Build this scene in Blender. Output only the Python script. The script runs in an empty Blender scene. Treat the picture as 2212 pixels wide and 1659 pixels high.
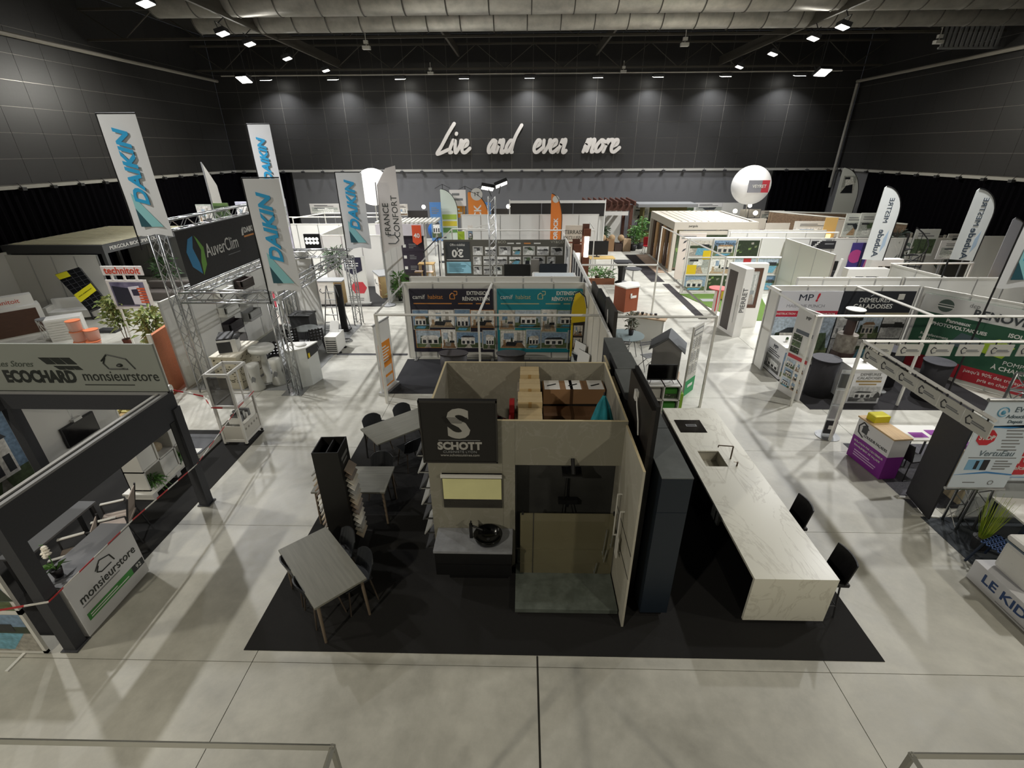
import bpy, math, random
from mathutils import Vector, Matrix
R = math.radians
S = bpy.context.scene
COL = S.collection
rnd = random.Random(7)

# ---------------------------------------------------------------- camera
def cam_axes(p, y, r):
    f = Vector((-math.sin(y)*math.cos(p), math.cos(y)*math.cos(p), -math.sin(p)))
    rt = Vector((math.cos(y), math.sin(y), 0)); up = rt.cross(f)
    c, s = math.cos(r), math.sin(r)
    return c*rt + s*up, -s*rt + c*up, f
CR, CU, CF = cam_axes(R(26.1745), R(1.4012), R(-0.2895))
FPX, EYE = 1026.2, 6.1
cd = bpy.data.cameras.new('camera'); cd.sensor_width = 36; cd.lens = 36*FPX/2212
cd.clip_end = 300; cd.clip_start = .05
co = bpy.data.objects.new('camera', cd); COL.objects.link(co)
co.matrix_world = Matrix(((CR.x, CU.x, -CF.x, 0), (CR.y, CU.y, -CF.y, 0), (CR.z, CU.z, -CF.z, EYE), (0, 0, 0, 1)))
S.camera = co
# real-world position of a photographed point at a known height, depth or side distance
def ray(u, v): return CR*((u-1106)/FPX) - CU*((v-829.5)/FPX) + CF
def gz(u, v, z=0.): d = ray(u, v); d = d*((z-EYE)/d.z); return Vector((d.x, d.y, z))
def gy(u, v, y): d = ray(u, v); d = d*(y/d.y); return Vector((d.x, y, d.z+EYE))
def gx(u, v, x): d = ray(u, v); d = d*(x/d.x); return Vector((x, d.y, d.z+EYE))

# ---------------------------------------------------------------- world, exposure
w = bpy.data.worlds.new('hall_air'); S.world = w; w.use_nodes = True
w.node_tree.nodes['Background'].inputs[0].default_value = (.8, .85, 1, 1)
w.node_tree.nodes['Background'].inputs[1].default_value = .05
vs = S.view_settings; S.display_settings.display_device = 'sRGB'
vs.view_transform = 'Standard'; vs.look = 'None'; vs.gamma = 1; vs.use_curve_mapping = False
vs.exposure = 0.0
S.cycles.max_bounces = 6; S.cycles.diffuse_bounces = 3; S.cycles.glossy_bounces = 3
S.cycles.sample_clamp_indirect = 4

def area(name, loc, target, power, size, col=(1, .97, .9), spread=160, sy=None):
    l = bpy.data.lights.new(name, 'AREA'); l.energy = power; l.color = col
    l.shape = 'RECTANGLE'; l.size = size; l.size_y = sy or size*.6; l.spread = R(spread)
    o = bpy.data.objects.new(name, l); COL.objects.link(o); o.location = loc
    o.rotation_euler = (Vector(target)-Vector(loc)).to_track_quat('-Z', 'Y').to_euler()
    return o
LAMPS = []    # (location, target, power, colour, spread) - the fixtures are built further down at the same places
for y in (2.5, 8.5, 14, 18.75, 23.1, 25.2, 28.9, 33):
    k = .25 if y < 5 else .4 if y < 12 else .8 if y < 18 else .95 if y < 24 else .7
    C_ = (1, .94, .8) if y < 5 else (1, .98, .94) if y < 12 else (.99, .99, 1)
    LAMPS.append(((-12.1 if y < 30 else -11.65, y, 10.3), (-9.0, y+.5, 0), 500*k, C_, 118))
    LAMPS.append(((12.4, y, 10.3), (9.0, y+.5, 0), 500*k, C_, 118))
LAMPS.append(((-7, -4.5, 9.5), (-2.5, 6, 0), 300, (1, .93, .78), 140))
LAMPS.append(((8, -4.5, 9.5), (3, 6, 0), 190, (1, .93, .78), 140))
LAMPS.append(((-14.98, 29.6, 9.5), (-17, 24, 0), 480, (1, .97, .88), 170))
LAMPS.append(((15.1, 28.8, 9.5), (17, 23, 0), 480, (1, .96, .85), 170))
for u, v in ((575, 174), (720, 174), (865, 174), (1003, 173), (1144, 171), (1291, 170), (1421, 168), (1567, 165), (1727, 163)):
    p = gy(u, v, 36.5)
    LAMPS.append(((p.x, 36.5, 10.27), (p.x, 37.6, 5), 125, (.95, .97, 1), 120))
for i, (lo, ta, pw, c, sp) in enumerate(LAMPS):
    area('flood_light_beam', lo, ta, pw, .42, c, sp)

# ---------------------------------------------------------------- materials
def lin(h):
    r = []
    for i in (0, 2, 4):
        c = int(h[i:i+2], 16)/255
        r.append(c/12.92 if c <= .04045 else ((c+.055)/1.055)**2.4)
    return tuple(r)+(1,)
MATS = {}
def mat(hexc, rough=.6, metal=0., kind=None, emit=0, name=None, scale=4., amt=.12, hex2=None, bump=0, alpha=1., trans=0):
    key = (hexc, rough, metal, kind, emit, scale, amt, hex2, bump, alpha, trans)
    if key in MATS: return MATS[key]
    m = bpy.data.materials.new(name or 'mat_'+hexc); m.use_nodes = True
    nt = m.node_tree; N = nt.nodes; L = nt.links; b = N['Principled BSDF']
    c = lin(hexc)
    b.inputs['Base Color'].default_value = c; b.inputs['Roughness'].default_value = rough
    b.inputs['Metallic'].default_value = metal
    if trans: b.inputs['Transmission Weight'].default_value = trans; b.inputs['IOR'].default_value = 1.45
    if alpha < 1: b.inputs['Alpha'].default_value = alpha
    if emit: b.inputs['Emission Color'].default_value = c; b.inputs['Emission Strength'].default_value = emit
    tc = N.new('ShaderNodeTexCoord')
    def noise(sc, det=4, rg=.6):
        n = N.new('ShaderNodeTexNoise'); n.inputs['Scale'].default_value = sc
        n.inputs['Detail'].default_value = det; n.inputs['Roughness'].default_value = rg
        return n
    if kind is None and not emit and not trans and alpha == 1:
        n = noise(scale*3, 3); L.new(tc.outputs['Object'], n.inputs['Vector'])
        mp = N.new('ShaderNodeMapRange'); mp.inputs[3].default_value = max(0, rough-.08); mp.inputs[4].default_value = min(1, rough+.08)
        L.new(n.outputs[0], mp.inputs[0]); L.new(mp.outputs[0], b.inputs['Roughness'])
    if kind in ('noise', 'wood', 'marble', 'carpet', 'stone'):
        mx = N.new('ShaderNodeMixRGB'); mx.inputs[1].default_value = c
        mx.inputs[2].default_value = lin(hex2) if hex2 else tuple(x*(1-amt*2.5) for x in c[:3])+(1,)
        n = noise(scale, 6); mapn = N.new('ShaderNodeMapping'); L.new(tc.outputs['Object'], mapn.inputs[0])
        L.new(mapn.outputs[0], n.inputs['Vector'])
        fac = n.outputs[0]
        if kind == 'wood': mapn.inputs['Scale'].default_value = (1, 14, 14)
        if kind in ('marble', 'stone'):
            n.inputs['Distortion'].default_value = 1.1
            rp = N.new('ShaderNodeValToRGB'); L.new(n.outputs[0], rp.inputs[0]); e = rp.color_ramp.elements
            wd = .012 if kind == 'marble' else .01
            e[0].position = .5-wd*2; e[0].color = (0, 0, 0, 1); e[1].position = .5; e[1].color = (1, 1, 1, 1)
            e2 = e.new(.5+wd*2); e2.color = (0, 0, 0, 1)
            n2 = noise(scale*.5, 2); L.new(mapn.outputs[0], n2.inputs['Vector'])
            mu = N.new('ShaderNodeMath'); mu.operation = 'MULTIPLY'; L.new(rp.outputs[0], mu.inputs[0]); L.new(n2.outputs[0], mu.inputs[1])
            mapn.inputs['Rotation'].default_value = (.3, .2, .9); mapn.inputs['Scale'].default_value = (1.6, .6, 1)
            fac = mu.outputs[0]
        elif kind != 'carpet':
            mp = N.new('ShaderNodeMapRange'); mp.inputs[1].default_value = .35; mp.inputs[2].default_value = .68
            L.new(n.outputs[0], mp.inputs[0]); fac = mp.outputs[0]
        L.new(fac, mx.inputs[0]); L.new(mx.outputs[0], b.inputs['Base Color'])
        if bump or kind == 'carpet':
            bp = N.new('ShaderNodeBump'); bp.inputs['Strength'].default_value = bump or .4; bp.inputs['Distance'].default_value = .01
            nb = noise(180 if kind == 'carpet' else scale*6, 2); L.new(tc.outputs['Object'], nb.inputs['Vector'])
            L.new(nb.outputs[0], bp.inputs['Height']); L.new(bp.outputs[0], b.inputs['Normal'])
    MATS[key] = m
    return m
def print_mat():
    m = bpy.data.materials.new('printed_picture'); m.use_nodes = True; N = m.node_tree.nodes; L = m.node_tree.links
    b = N['Principled BSDF']; b.inputs['Roughness'].default_value = .45
    a = N.new('ShaderNodeAttribute'); a.attribute_name = 'ink'
    tc = N.new('ShaderNodeTexCoord'); n = N.new('ShaderNodeTexNoise'); n.inputs['Scale'].default_value = 14; n.inputs['Detail'].default_value = 6
    L.new(tc.outputs['Object'], n.inputs['Vector'])
    mp = N.new('ShaderNodeMapRange'); mp.inputs[1].default_value = .3; mp.inputs[2].default_value = .7; mp.inputs[3].default_value = .65; mp.inputs[4].default_value = 1.25
    L.new(n.outputs[0], mp.inputs[0])
    mx = N.new('ShaderNodeMixRGB'); mx.blend_type = 'MULTIPLY'; mx.inputs[0].default_value = 1
    L.new(a.outputs['Color'], mx.inputs[1]); L.new(mp.outputs[0], mx.inputs[2]); L.new(mx.outputs[0], b.inputs['Base Color'])
    return m
PRINT = print_mat()
WHITE = mat('DDDCD6', .5, name='white_panel'); OFFW = mat('C9C7BF', .55, name='off_white')
ALU = mat('C9C9C7', .35, .75, name='aluminium'); STEEL = mat('B4B5B5', .3, .9, name='steel')
BLACK = mat('0D0D0E', .5, name='black'); CHAR = mat('2B2B2D', .6, name='charcoal')
DGREY = mat('3F4043', .6, name='dark_grey'); GREY = mat('7F8080', .6, name='grey')
RAILW = mat('DEDCD4', .4, .1, name='white_rail')
CARP_K = mat('1A1918', .95, kind='carpet', scale=30, amt=.2, name='black_carpet')
CARP_G = mat('3A3A3E', .95, kind='carpet', scale=30, amt=.2, name='grey_carpet')
GLASS = mat('EAF2F0', .03, alpha=.16, name='clear_glass')
CARD = mat('BCA67C', .8, kind='noise', amt=.06, name='cardboard')
SOIL = mat('2A1D14', .9); LEAF = mat('2F5A22', .5, kind='noise', hex2='5E8A3A', scale=6, name='leaf_green')
LEAFD = mat('1F3A1C', .5, kind='noise', hex2='3E6130', scale=6, name='dark_leaf')

# ---------------------------------------------------------------- geometry helpers
UNITBOX = [(0,3,2,1),(4,5,6,7),(0,1,5,4),(1,2,6,5),(2,3,7,6),(3,0,4,7)]
class B:
    def __init__(s): s.v = []; s.f = []
    def add(s, vs, fs):
        n = len(s.v); s.v += [tuple(x) for x in vs]; s.f += [tuple(i+n for i in f) for f in fs]; return s
    def b(s, x0, x1, y0, y1, z0, z1):
        if x0 > x1: x0, x1 = x1, x0
        if y0 > y1: y0, y1 = y1, y0
        if z0 > z1: z0, z1 = z1, z0
        return s.add([(x0,y0,z0),(x1,y0,z0),(x1,y1,z0),(x0,y1,z0),(x0,y0,z1),(x1,y0,z1),(x1,y1,z1),(x0,y1,z1)], UNITBOX)
    def t(s, p, q, r, n=8, r2=None):
        p = Vector(p); q = Vector(q); d = (q-p); r2 = r if r2 is None else r2
        if d.length < 1e-6: return s
        a = d.orthogonal().normalized(); c = d.normalized().cross(a)
        vs = []
        for e, rr in ((p, r), (q, r2)):
            for i in range(n):
                an = 2*math.pi*(i+.5)/n; vs.append(e+(a*math.cos(an)+c*math.sin(an))*rr)
        return s.add(vs, [(i, (i+1) % n, n+(i+1) % n, n+i) for i in range(n)]+[tuple(range(n-1, -1, -1)), tuple(range(n, 2*n))])
    def path(s, pts, r, n=8):
        for a, b_ in zip(pts, pts[1:]): s.t(a, b_, r, n)
        return s
    def c(s, x, y, z0, z1, r0, r1=None, n=24):
        return s.t((x, y, z0), (x, y, z1), r0, n, r1)
    def lathe(s, x, y, prof, n=24, sx=1, sy=1):
        vs = []
        for r, z in prof:
            for i in range(n):
                a = 2*math.pi*i/n; vs.append((x+r*sx*math.cos(a), y+r*sy*math.sin(a), z))
        fs = []
        for k in range(len(prof)-1):
            for i in range(n):
                j = (i+1) % n; fs.append((k*n+i, k*n+j, (k+1)*n+j, (k+1)*n+i))
        fs.append(tuple(range(n-1, -1, -1))); fs.append(tuple(range((len(prof)-1)*n, len(prof)*n)))
        return s.add(vs, fs)
    def sph(s, x, y, z, r, sz=1, n=16, m=10):
        return s.lathe(x, y, [(max(1e-4, r*math.sin(math.pi*k/m)), z-r*sz*math.cos(math.pi*k/m)) for k in range(m+1)], n)
    def p(s, pts, y0, y1):      # polygon in x,z (counter-clockwise seen from -y) extruded along y
        n = len(pts)
        return s.add([(x, y0, z) for x, z in pts]+[(x, y1, z) for x, z in pts],
                     [tuple(range(n)), tuple(range(2*n-1, n-1, -1))]+[(i, n+i, n+(i+1) % n, (i+1) % n) for i in range(n)])
    def e(s, pts, z0, z1):      # polygon in x,y extruded along z
        n = len(pts)
        return s.add([(x, y, z0) for x, y in pts]+[(x, y, z1) for x, y in pts],
                     [tuple(range(n-1, -1, -1)), tuple(range(n, 2*n))]+[(i, (i+1) % n, n+(i+1) % n, n+i) for i in range(n)])
    def px(s, pts, x0, x1):     # polygon in y,z extruded along x
        n = len(pts)
        return s.add([(x0, y, z) for y, z in pts]+[(x1, y, z) for y, z in pts],
                     [tuple(range(n-1, -1, -1)), tuple(range(n, 2*n))]+[(i, (i+1) % n, n+(i+1) % n, n+i) for i in range(n)])
    def mesh(s, name, m):
        me = bpy.data.meshes.new(name); me.from_pydata(s.v, [], s.f); me.materials.append(m); return me
    def go(s, name, m, par=None, loc=None, bev=0, smooth=0, rot=None):
        o = bpy.data.objects.new(name, s.mesh(name, m)); COL.objects.link(o); o.parent = par
        if loc is not None: o.location = loc
        if rot is not None: o.rotation_euler = rot
        if smooth:
            for q in o.data.polygons: q.use_smooth = len(q.vertices) == 4
        if bev:
            md = o.modifiers.new('bevel', 'BEVEL'); md.width = bev; md.segments = 2; md.limit_method = 'ANGLE'
        return o
def T(name, label, cat, loc=(0, 0, 0), rz=0, group=None):
    o = bpy.data.objects.new(name, None); COL.objects.link(o); o.empty_display_size = .1
    o.location = loc; o.rotation_euler = (0, 0, R(rz)); o['label'] = label; o['category'] = cat; o['kind'] = 'thing'
    if group: o['group'] = group
    return o
def tag(o, label, cat, group=None):
    o['label'] = label; o['category'] = cat
    if group: o['group'] = group
    return o
def st(o): o['kind'] = 'structure'; return o
KIDS = {}
def dup(root, loc, rz=0, label=None, group=None):
    def cp(o, par):
        c = o.copy(); COL.objects.link(c); c.parent = par
        for ch in o.children: cp(ch, c)
        return c
    r = cp(root, None); r.location = loc; r.rotation_euler = (0, 0, R(rz))
    if label: r['label'] = label
    if group: r['group'] = group
    return r
TXT = {}
def txt(par, s, x, z, size, m, y=-.004, ry=0, al='CENTER', ext=.003, shear=0, name='lettering', sx=1., bold=.0, rz=0, rx=90, world=None):
    if 'M' in s or 'm' in s or 'W' in s: bold = 0
    key = (s, size, al, ext, shear, bold)
    if key not in TXT:
        c = bpy.data.curves.new(name, 'FONT'); c.body = s; c.size = size; c.align_x = al; c.align_y = 'CENTER'
        c.extrude = ext; c.shear = shear; c.offset = bold; c.resolution_u = 3
        o = bpy.data.objects.new(name, c); COL.objects.link(o)
        bpy.context.view_layer.update()
        me = bpy.data.meshes.new_from_object(o.evaluated_get(bpy.context.evaluated_depsgraph_get()))
        bpy.data.objects.remove(o); TXT[key] = me
    me = TXT[key].copy(); me.materials.clear(); me.materials.append(m)
    o = bpy.data.objects.new(name, me); COL.objects.link(o); o.parent = par
    o.location = (x, y, z) if world is None else world
    o.rotation_euler = (Matrix.Rotation(R(rz), 3, 'Z') @ Matrix.Rotation(R(ry), 3, 'Y') @ Matrix.Rotation(R(rx), 3, 'X')).to_euler()
    o.scale = (sx, 1, 1)
    return o
def lines(par, x0, x1, z0, z1, n, m, y=-.003, name='small_print', seed=1):
    r = random.Random(seed); bb = B(); h = (z1-z0)/n
    for i in range(n):
        z = z1-h*(i+.5); bb.b(x0, x0+(x1-x0)*r.uniform(.6, 1), y, y+.002, z-h*.22, z+h*.22)
    return bb.go(name, m, par)
# a printed photograph: coloured flat shapes on one sheet
PAL = {'sky': ['93A9BF', 'B3C1CD', '7C98B4'], 'wall': ['E4E1DA', 'D2CCC0', 'EFEDE8'], 'grass': ['5E6C48', '707A56', '4E5C3E'],
       'dark': ['2F3338', '41444A', '23262A'], 'warm': ['A98C6C', 'B9A284', '86684C'], 'stone': ['A9A59B', '8D8A82', 'BDB8AC'], 'tree': ['3A4A32', '2E3A28', '55664A']}
def pic(par, x0, z0, w, h, style='house', y=-.004, seed=0, name='picture', bw=0):
    r = random.Random(seed*7+3); V = []; F = []; C = []
    lay = [0]
    def col(k):
        c = lin(r.choice(PAL[k]) if k in PAL else k)
        if bw:
            g = .3*c[0]+.55*c[1]+.15*c[2]; c = (g, g, g*.97, 1)
        return c
    def q(pts, k):
        lay[0] += 1; yy = y-lay[0]*.0006; n = len(V)
        for a, b_ in pts: V.append((x0+a*w, yy, z0+b_*h))
        F.append(tuple(range(n, n+len(pts)))); C.append(col(k))
    def rc(a, b_, c, d, k): q([(a, b_), (c, b_), (c, d), (a, d)], k)
    u = r.uniform
    if style == 'house':
        rc(0, 0, 1, 1, 'sky'); rc(0, 0, 1, u(.2, .34), 'grass')
        for i in range(4):
            a = u(0, .9); q([(a, .25), (a+u(.1, .25), .25), (a+.16, u(.5, .7)), (a+.05, u(.5, .72))], 'tree')
        a = u(.08, .25); b_ = u(.7, .92); t = u(.55, .68)
        rc(a, .22, b_, t, 'wall'); q([(a-.04, t), (b_+.04, t), (b_-.08, t+u(.06, .16)), (a+.1, t+.12)], r.choice(['dark', 'warm', 'wall']))
        for i in range(3):
            c = a+(b_-a)*(i+.2)/3; rc(c, .26, c+(b_-a)*.2, .46, 'dark')
        if r.random() < .5: q([(.1, .05), (.7, .04), (.85, .16), (.25, .17)], '5FA3C4')
        else: q([(.3, 0), (.6, 0), (.52, .22), (.44, .22)], 'stone')
    elif style == 'room':
        rc(0, 0, 1, 1, 'wall'); q([(0, 0), (1, 0), (.85, .3), (.15, .3)], 'warm')
        rc(u(.1, .3), .5, u(.35, .6), .85, 'sky'); rc(.66, .4, .8, .9, 'stone')
        q([(.2, .12), (.6, .1), (.68, .34), (.25, .36)], r.choice(['dark', 'stone'])); rc(.55, .3, .9, .42, 'dark')
        q([(.4, .36), (.5, .36), (.47, .6), (.43, .6)], 'tree'); rc(.1, .22, .2, .46, 'warm')
    elif style == 'pool':
        rc(0, 0, 1, 1, 'stone'); rc(0, .6, 1, 1, r.choice(['sky', 'wall'])); rc(0, .5, 1, .68, 'tree')
        q([(u(.1, .3), .08), (.8, .05), (.95, .5), (u(.3, .5), .52)], '6FA9BE'); q([(0, .2), (.2, .3), (.1, .5), (0, .5)], 'wall')
        rc(u(.5, .7), .55, .9, .75, 'dark')
    elif style == 'mono':
        rc(0, 0, 1, 1, 'C9CBC4'); q([(0, .3), (1, u(.4, .6)), (1, 1), (0, 1)], 'A5A9A2')
        q([(u(0, .3), 0), (u(.5, 1), 0), (u(.6, .9), u(.4, .8)), (u(.2, .5), u(.3, .6))], r.choice(['dark', 'E7E8E2', 'warm']))
        q([(u(.2, .6), u(.4, .6)), (u(.7, 1), u(.5, .6)), (u(.5, .9), .95), (u(.1, .4), .9)], r.choice(['dark', 'tree', 'E7E8E2']))
        rc(.1, .8, .5, .92, 'dark')
    elif style == 'bark':
        rc(0, 0, 1, 1, '7A6552')
        for i in range(14):
            a = u(0, .93); b_ = u(0, .6); q([(a, b_), (a+u(.03, .07), b_+.02), (a+u(.02, .06), b_+u(.2, .4)), (a, b_+.3)], r.choice(['5B4838', '94806B', '4A3A2D', 'A8957F']))
    elif style == 'green':
        rc(0, 0, 1, 1, 'tree')
        for i in range(9):
            a = u(0, .85); b_ = u(0, .8); q([(a, b_), (a+u(.05, .15), b_+.03), (a+u(.08, .14), b_+.16), (a-.02, b_+.12)], r.choice(['grass', 'tree', '7F9B58', 'stone']))
    me = bpy.data.meshes.new(name); me.from_pydata(V, [], F)
    ca = me.color_attributes.new('ink', 'FLOAT_COLOR', 'CORNER'); k = 0
    for f, c in zip(F, C):
        for _ in f: ca.data[k].color = c; k += 1
    me.materials.append(PRINT)
    o = bpy.data.objects.new(name, me); COL.objects.link(o); o.parent = par
    return o
# ---------------------------------------------------------------- recurring builds
def partition(p, q, label, h=2.5, n=None, m=None, name='partition_wall', rail=True, z0=0.0, group=None, cat='wall'):
    p = Vector((p[0], p[1], z0)); q = Vector((q[0], q[1], z0)); L = (q-p).length; n = n or max(1, round(L))
    t = T(name, label, cat, p, math.degrees(math.atan2(q.y-p.y, q.x-p.x)), group); st_ = L/n
    base = None
    for i in range(n):
        if base is None: base = B().b(.026, st_-.006, -.02, .02, .02, h-.045).go('panel', m or WHITE, t)
        else:
            o = base.copy(); COL.objects.link(o); o.parent = t; o.location = (i*st_, 0, 0)
    pb = B().b(-.02, .02, -.026, .026, 0, h).go('post', ALU, t)
    for i in range(1, n+1):
        o = pb.copy(); COL.objects.link(o); o.parent = t; o.location = (i*st_, 0, 0)
    if rail: B().b(0, L, -.028, .028, h-.045, h).go('rail', RAILW, t)
    return t
def frame(pts, label, h=2.5, feet=None, name='open_booth', m=None, z1=None, group=None, closed=False, r=.025):
    """open stand frame: rails between points (x, y), posts where feet says so"""
    c = Vector((pts[0][0], pts[0][1], 0)); t = T(name, label, 'booth', c, 0, group)
    P = [Vector((x, y, 0))-c for x, y in pts]
    if closed: P2 = P+[P[0]]
    else: P2 = P
    for a, b_ in zip(P2, P2[1:]):
        d = (b_-a).normalized()*r
        o = B().t(a-d+Vector((0, 0, h-r)), b_+d+Vector((0, 0, h-r)), r*1.35, 4).go('rail', m or RAILW, t)
    for i, a in enumerate(P):
        if feet is None or i in feet: B().b(a.x-r, a.x+r, a.y-r, a.y+r, 0, h).go('post', m or RAILW, t)
    return t
def truss(p, q, label, w=.26, name='truss_beam', seg=.3, group=None, cat='truss', tri=False):
    p = Vector(p); q = Vector(q); d = q-p; L = d.length
    t = T(name, label, cat, p, 0, group); t.rotation_euler = d.to_track_quat('Z', 'Y').to_euler()
    k = w/2; C4 = [(-k, -k), (k, -k), (k, k), (-k, k)]
    for x, y in C4: B().t((x, y, 0), (x, y, L), .022, 8).go('chord', STEEL, t, smooth=1)
    bb = B(); n = max(2, round(L/seg)); hh = L/n
    for f in range(4):
        a = C4[f]; c = C4[(f+1) % 4]
        for i in range(n):
            s, e = (a, c) if i % 2 else (c, a)
            bb.t((s[0], s[1], i*hh), (e[0], e[1], (i+1)*hh), .009, 5)
    bb.go('bracing', STEEL, t)
    return t
def leaves(bb, x, y, z, r, h, n, ln, wd, seed, droop=.3):
    rr = random.Random(seed)
    for i in range(n):
        a = rr.uniform(0, 6.283); el = rr.uniform(-.4, 1.2); d0 = rr.uniform(.1, 1)
        c = Vector((x+math.cos(a)*r*d0*rr.random(), y+math.sin(a)*r*d0*rr.random(), z+h*rr.random()))
        d = Vector((math.cos(a)*math.cos(el), math.sin(a)*math.cos(el), math.sin(el)))
        s = d.orthogonal().normalized()*wd*.5; l = ln*rr.uniform(.6, 1.2)
        e = c+d*l-Vector((0, 0, droop*l)); m = c+d*l*.5
        bb.add([c, m-s, e, m+s], [(0, 1, 2, 3)])
def plant(loc, label, h=1.6, r=.4, n=240, potr=.15, poth=.3, pot=None, leaf=None, ln=.22, wd=.07, stems=3, seed=1, base=.4, cat='plant', name='potted_plant', group=None):
    t = T(name, label, cat, loc, 0, group)
    if poth: 
        B().lathe(0, 0, [(potr*.75, 0), (potr, poth), (potr*.88, poth), (potr*.85, poth-.03)], 16).go('pot', pot or BLACK, t, smooth=1)
        B().c(0, 0, poth-.05, poth-.02, potr*.86, n=16).go('soil', SOIL, t)
    rr = random.Random(seed); bb = B()
    for i in range(stems):
        a = 6.283*i/stems; bb.path([(math.cos(a)*.04, math.sin(a)*.04, poth-.03), (math.cos(a)*r*.25, math.sin(a)*r*.25, h*.6), (math.cos(a)*r*.45, math.sin(a)*r*.45, h*.9)], .012, 6)
    bb.go('stem', mat('5B4630', .8), t)
    bb = B(); leaves(bb, 0, 0, h*base, r, h*(1-base), n, ln, wd, seed); o = bb.go('foliage', leaf or LEAF, t); o['kind'] = 'stuff'
    return t
def box_thing(name, label, cat, x0, x1, y0, y1, z0, z1, m, bev=.004, part='body'):
    t = T(name, label, cat, ((x0+x1)/2, (y0+y1)/2, z0)); a = (x1-x0)/2; b_ = (y1-y0)/2
    B().b(-a, a, -b_, b_, 0, z1-z0).go(part, m, t, bev=bev)
    return t
def table(label, loc, w, d, h, topm, legm, rz=0, th=.035, name='table', leg='round', inset=.06, group=None, lr=.025, cat='table'):
    t = T(name, label, cat, loc, rz, group)
    B().b(-w/2, w/2, -d/2, d/2, h-th, h).go('tabletop', topm, t, bev=.004)
    for sx in (-1, 1):
        for sy in (-1, 1):
            x = sx*(w/2-inset); y = sy*(d/2-inset)
            (B().t((x, y, h-th), (x+sx*.02, y+sy*.02, 0), lr, 10, lr*.75) if leg == 'round' else B().b(x-lr, x+lr, y-lr, y+lr, 0, h-th)).go('leg', legm, t)
    return t
# ================================================================ HALL SHELL
XL, XR, YB, YN, ZC = -21.3, 22.5, 38.0, -6.0, 13.0
def concrete():
    m = bpy.data.materials.new('polished_concrete'); m.use_nodes = True; N = m.node_tree.nodes; L = m.node_tree.links
    b = N['Principled BSDF']; g = N.new('ShaderNodeNewGeometry')
    def nz(sc, det=6, rg=.6, dist=0, vec=None):
        n = N.new('ShaderNodeTexNoise'); n.inputs['Scale'].default_value = sc; n.inputs['Detail'].default_value = det
        n.inputs['Roughness'].default_value = rg; n.inputs['Distortion'].default_value = dist
        L.new(vec or g.outputs['Position'], n.inputs['Vector']); return n
    r1 = N.new('ShaderNodeValToRGB'); n1 = nz(.55, 8, .62, .5); L.new(n1.outputs[0], r1.inputs[0])
    e = r1.color_ramp.elements; e[0].position = .3; e[0].color = lin('A09E94'); e[1].position = .7; e[1].color = lin('C4C2B7')
    n2 = nz(3.5, 8, .7); mx = N.new('ShaderNodeMixRGB'); mx.blend_type = 'OVERLAY'; mx.inputs[0].default_value = .28
    L.new(r1.outputs[0], mx.inputs[1]); L.new(n2.outputs[0], mx.inputs[2])
    n3 = nz(1.1, 3, .5, 1.5); r3 = N.new('ShaderNodeMapRange'); r3.inputs[1].default_value = .62; r3.inputs[2].default_value = .8
    L.new(n3.outputs[0], r3.inputs[0]); mu = N.new('ShaderNodeMath'); mu.operation = 'MULTIPLY'; mu.inputs[1].default_value = .35; L.new(r3.outputs[0], mu.inputs[0])
    mx2 = N.new('ShaderNodeMixRGB'); mx2.inputs[2].default_value = lin('85837A'); L.new(mu.outputs[0], mx2.inputs[0]); L.new(mx.outputs[0], mx2.inputs[1])
    L.new(mx2.outputs[0], b.inputs['Base Color'])
    rr = N.new('ShaderNodeMapRange'); L.new(n2.outputs[0], rr.inputs[0]); rr.inputs[3].default_value = .28; rr.inputs[4].default_value = .6
    L.new(rr.outputs[0], b.inputs['Roughness'])
    bp = N.new('ShaderNodeBump'); bp.inputs['Strength'].default_value = .06; n4 = nz(6, 3); L.new(n4.outputs[0], bp.inputs['Height']); L.new(bp.outputs[0], b.inputs['Normal'])
    return m
CONC = concrete()
fl = st(B().b(XL-.5, XR+.5, YN, YB+.5, -.2, -.012).go('floor', mat('35332E', .9)))
xs = [0.22+3.8*k for k in range(-6, 7)]; ys = [3.97+2.55*k for k in range(-4, 15)]
xs[0] = XL-.4; xs[-1] = XR+.4; ys[0] = YN
SLAB = {}
for i in range(len(xs)-1):
    for j in range(len(ys)-1):
        a, c = xs[i+1]-xs[i], ys[j+1]-ys[j]; k = (round(a, 3), round(c, 3))
        if k not in SLAB: SLAB[k] = B().b(.005, a-.005, .004, c-.004, -.03, 0).mesh('concrete_slab', CONC)
        o = bpy.data.objects.new('concrete_slab', SLAB[k]); COL.objects.link(o); o.parent = fl; o.location = (xs[i], ys[j], 0)
B().b(.208, .232, YN, 4.12, -.01, .0015).go('expansion_joint', mat('1E1C14', .9), fl)
WPAN = mat('2E2D2C', .42, kind='noise', scale=9, amt=.06, name='acoustic_panel_black')
WGAP = mat('928E85', .3, .3, name='panel_joint_trim')
GW = mat('666668', .8, name='grey_painted_wall'); CURT = mat('060509', .95, name='black_curtain')
CURT.node_tree.nodes['Principled BSDF'].inputs['Specular IOR Level'].default_value = .05
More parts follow.
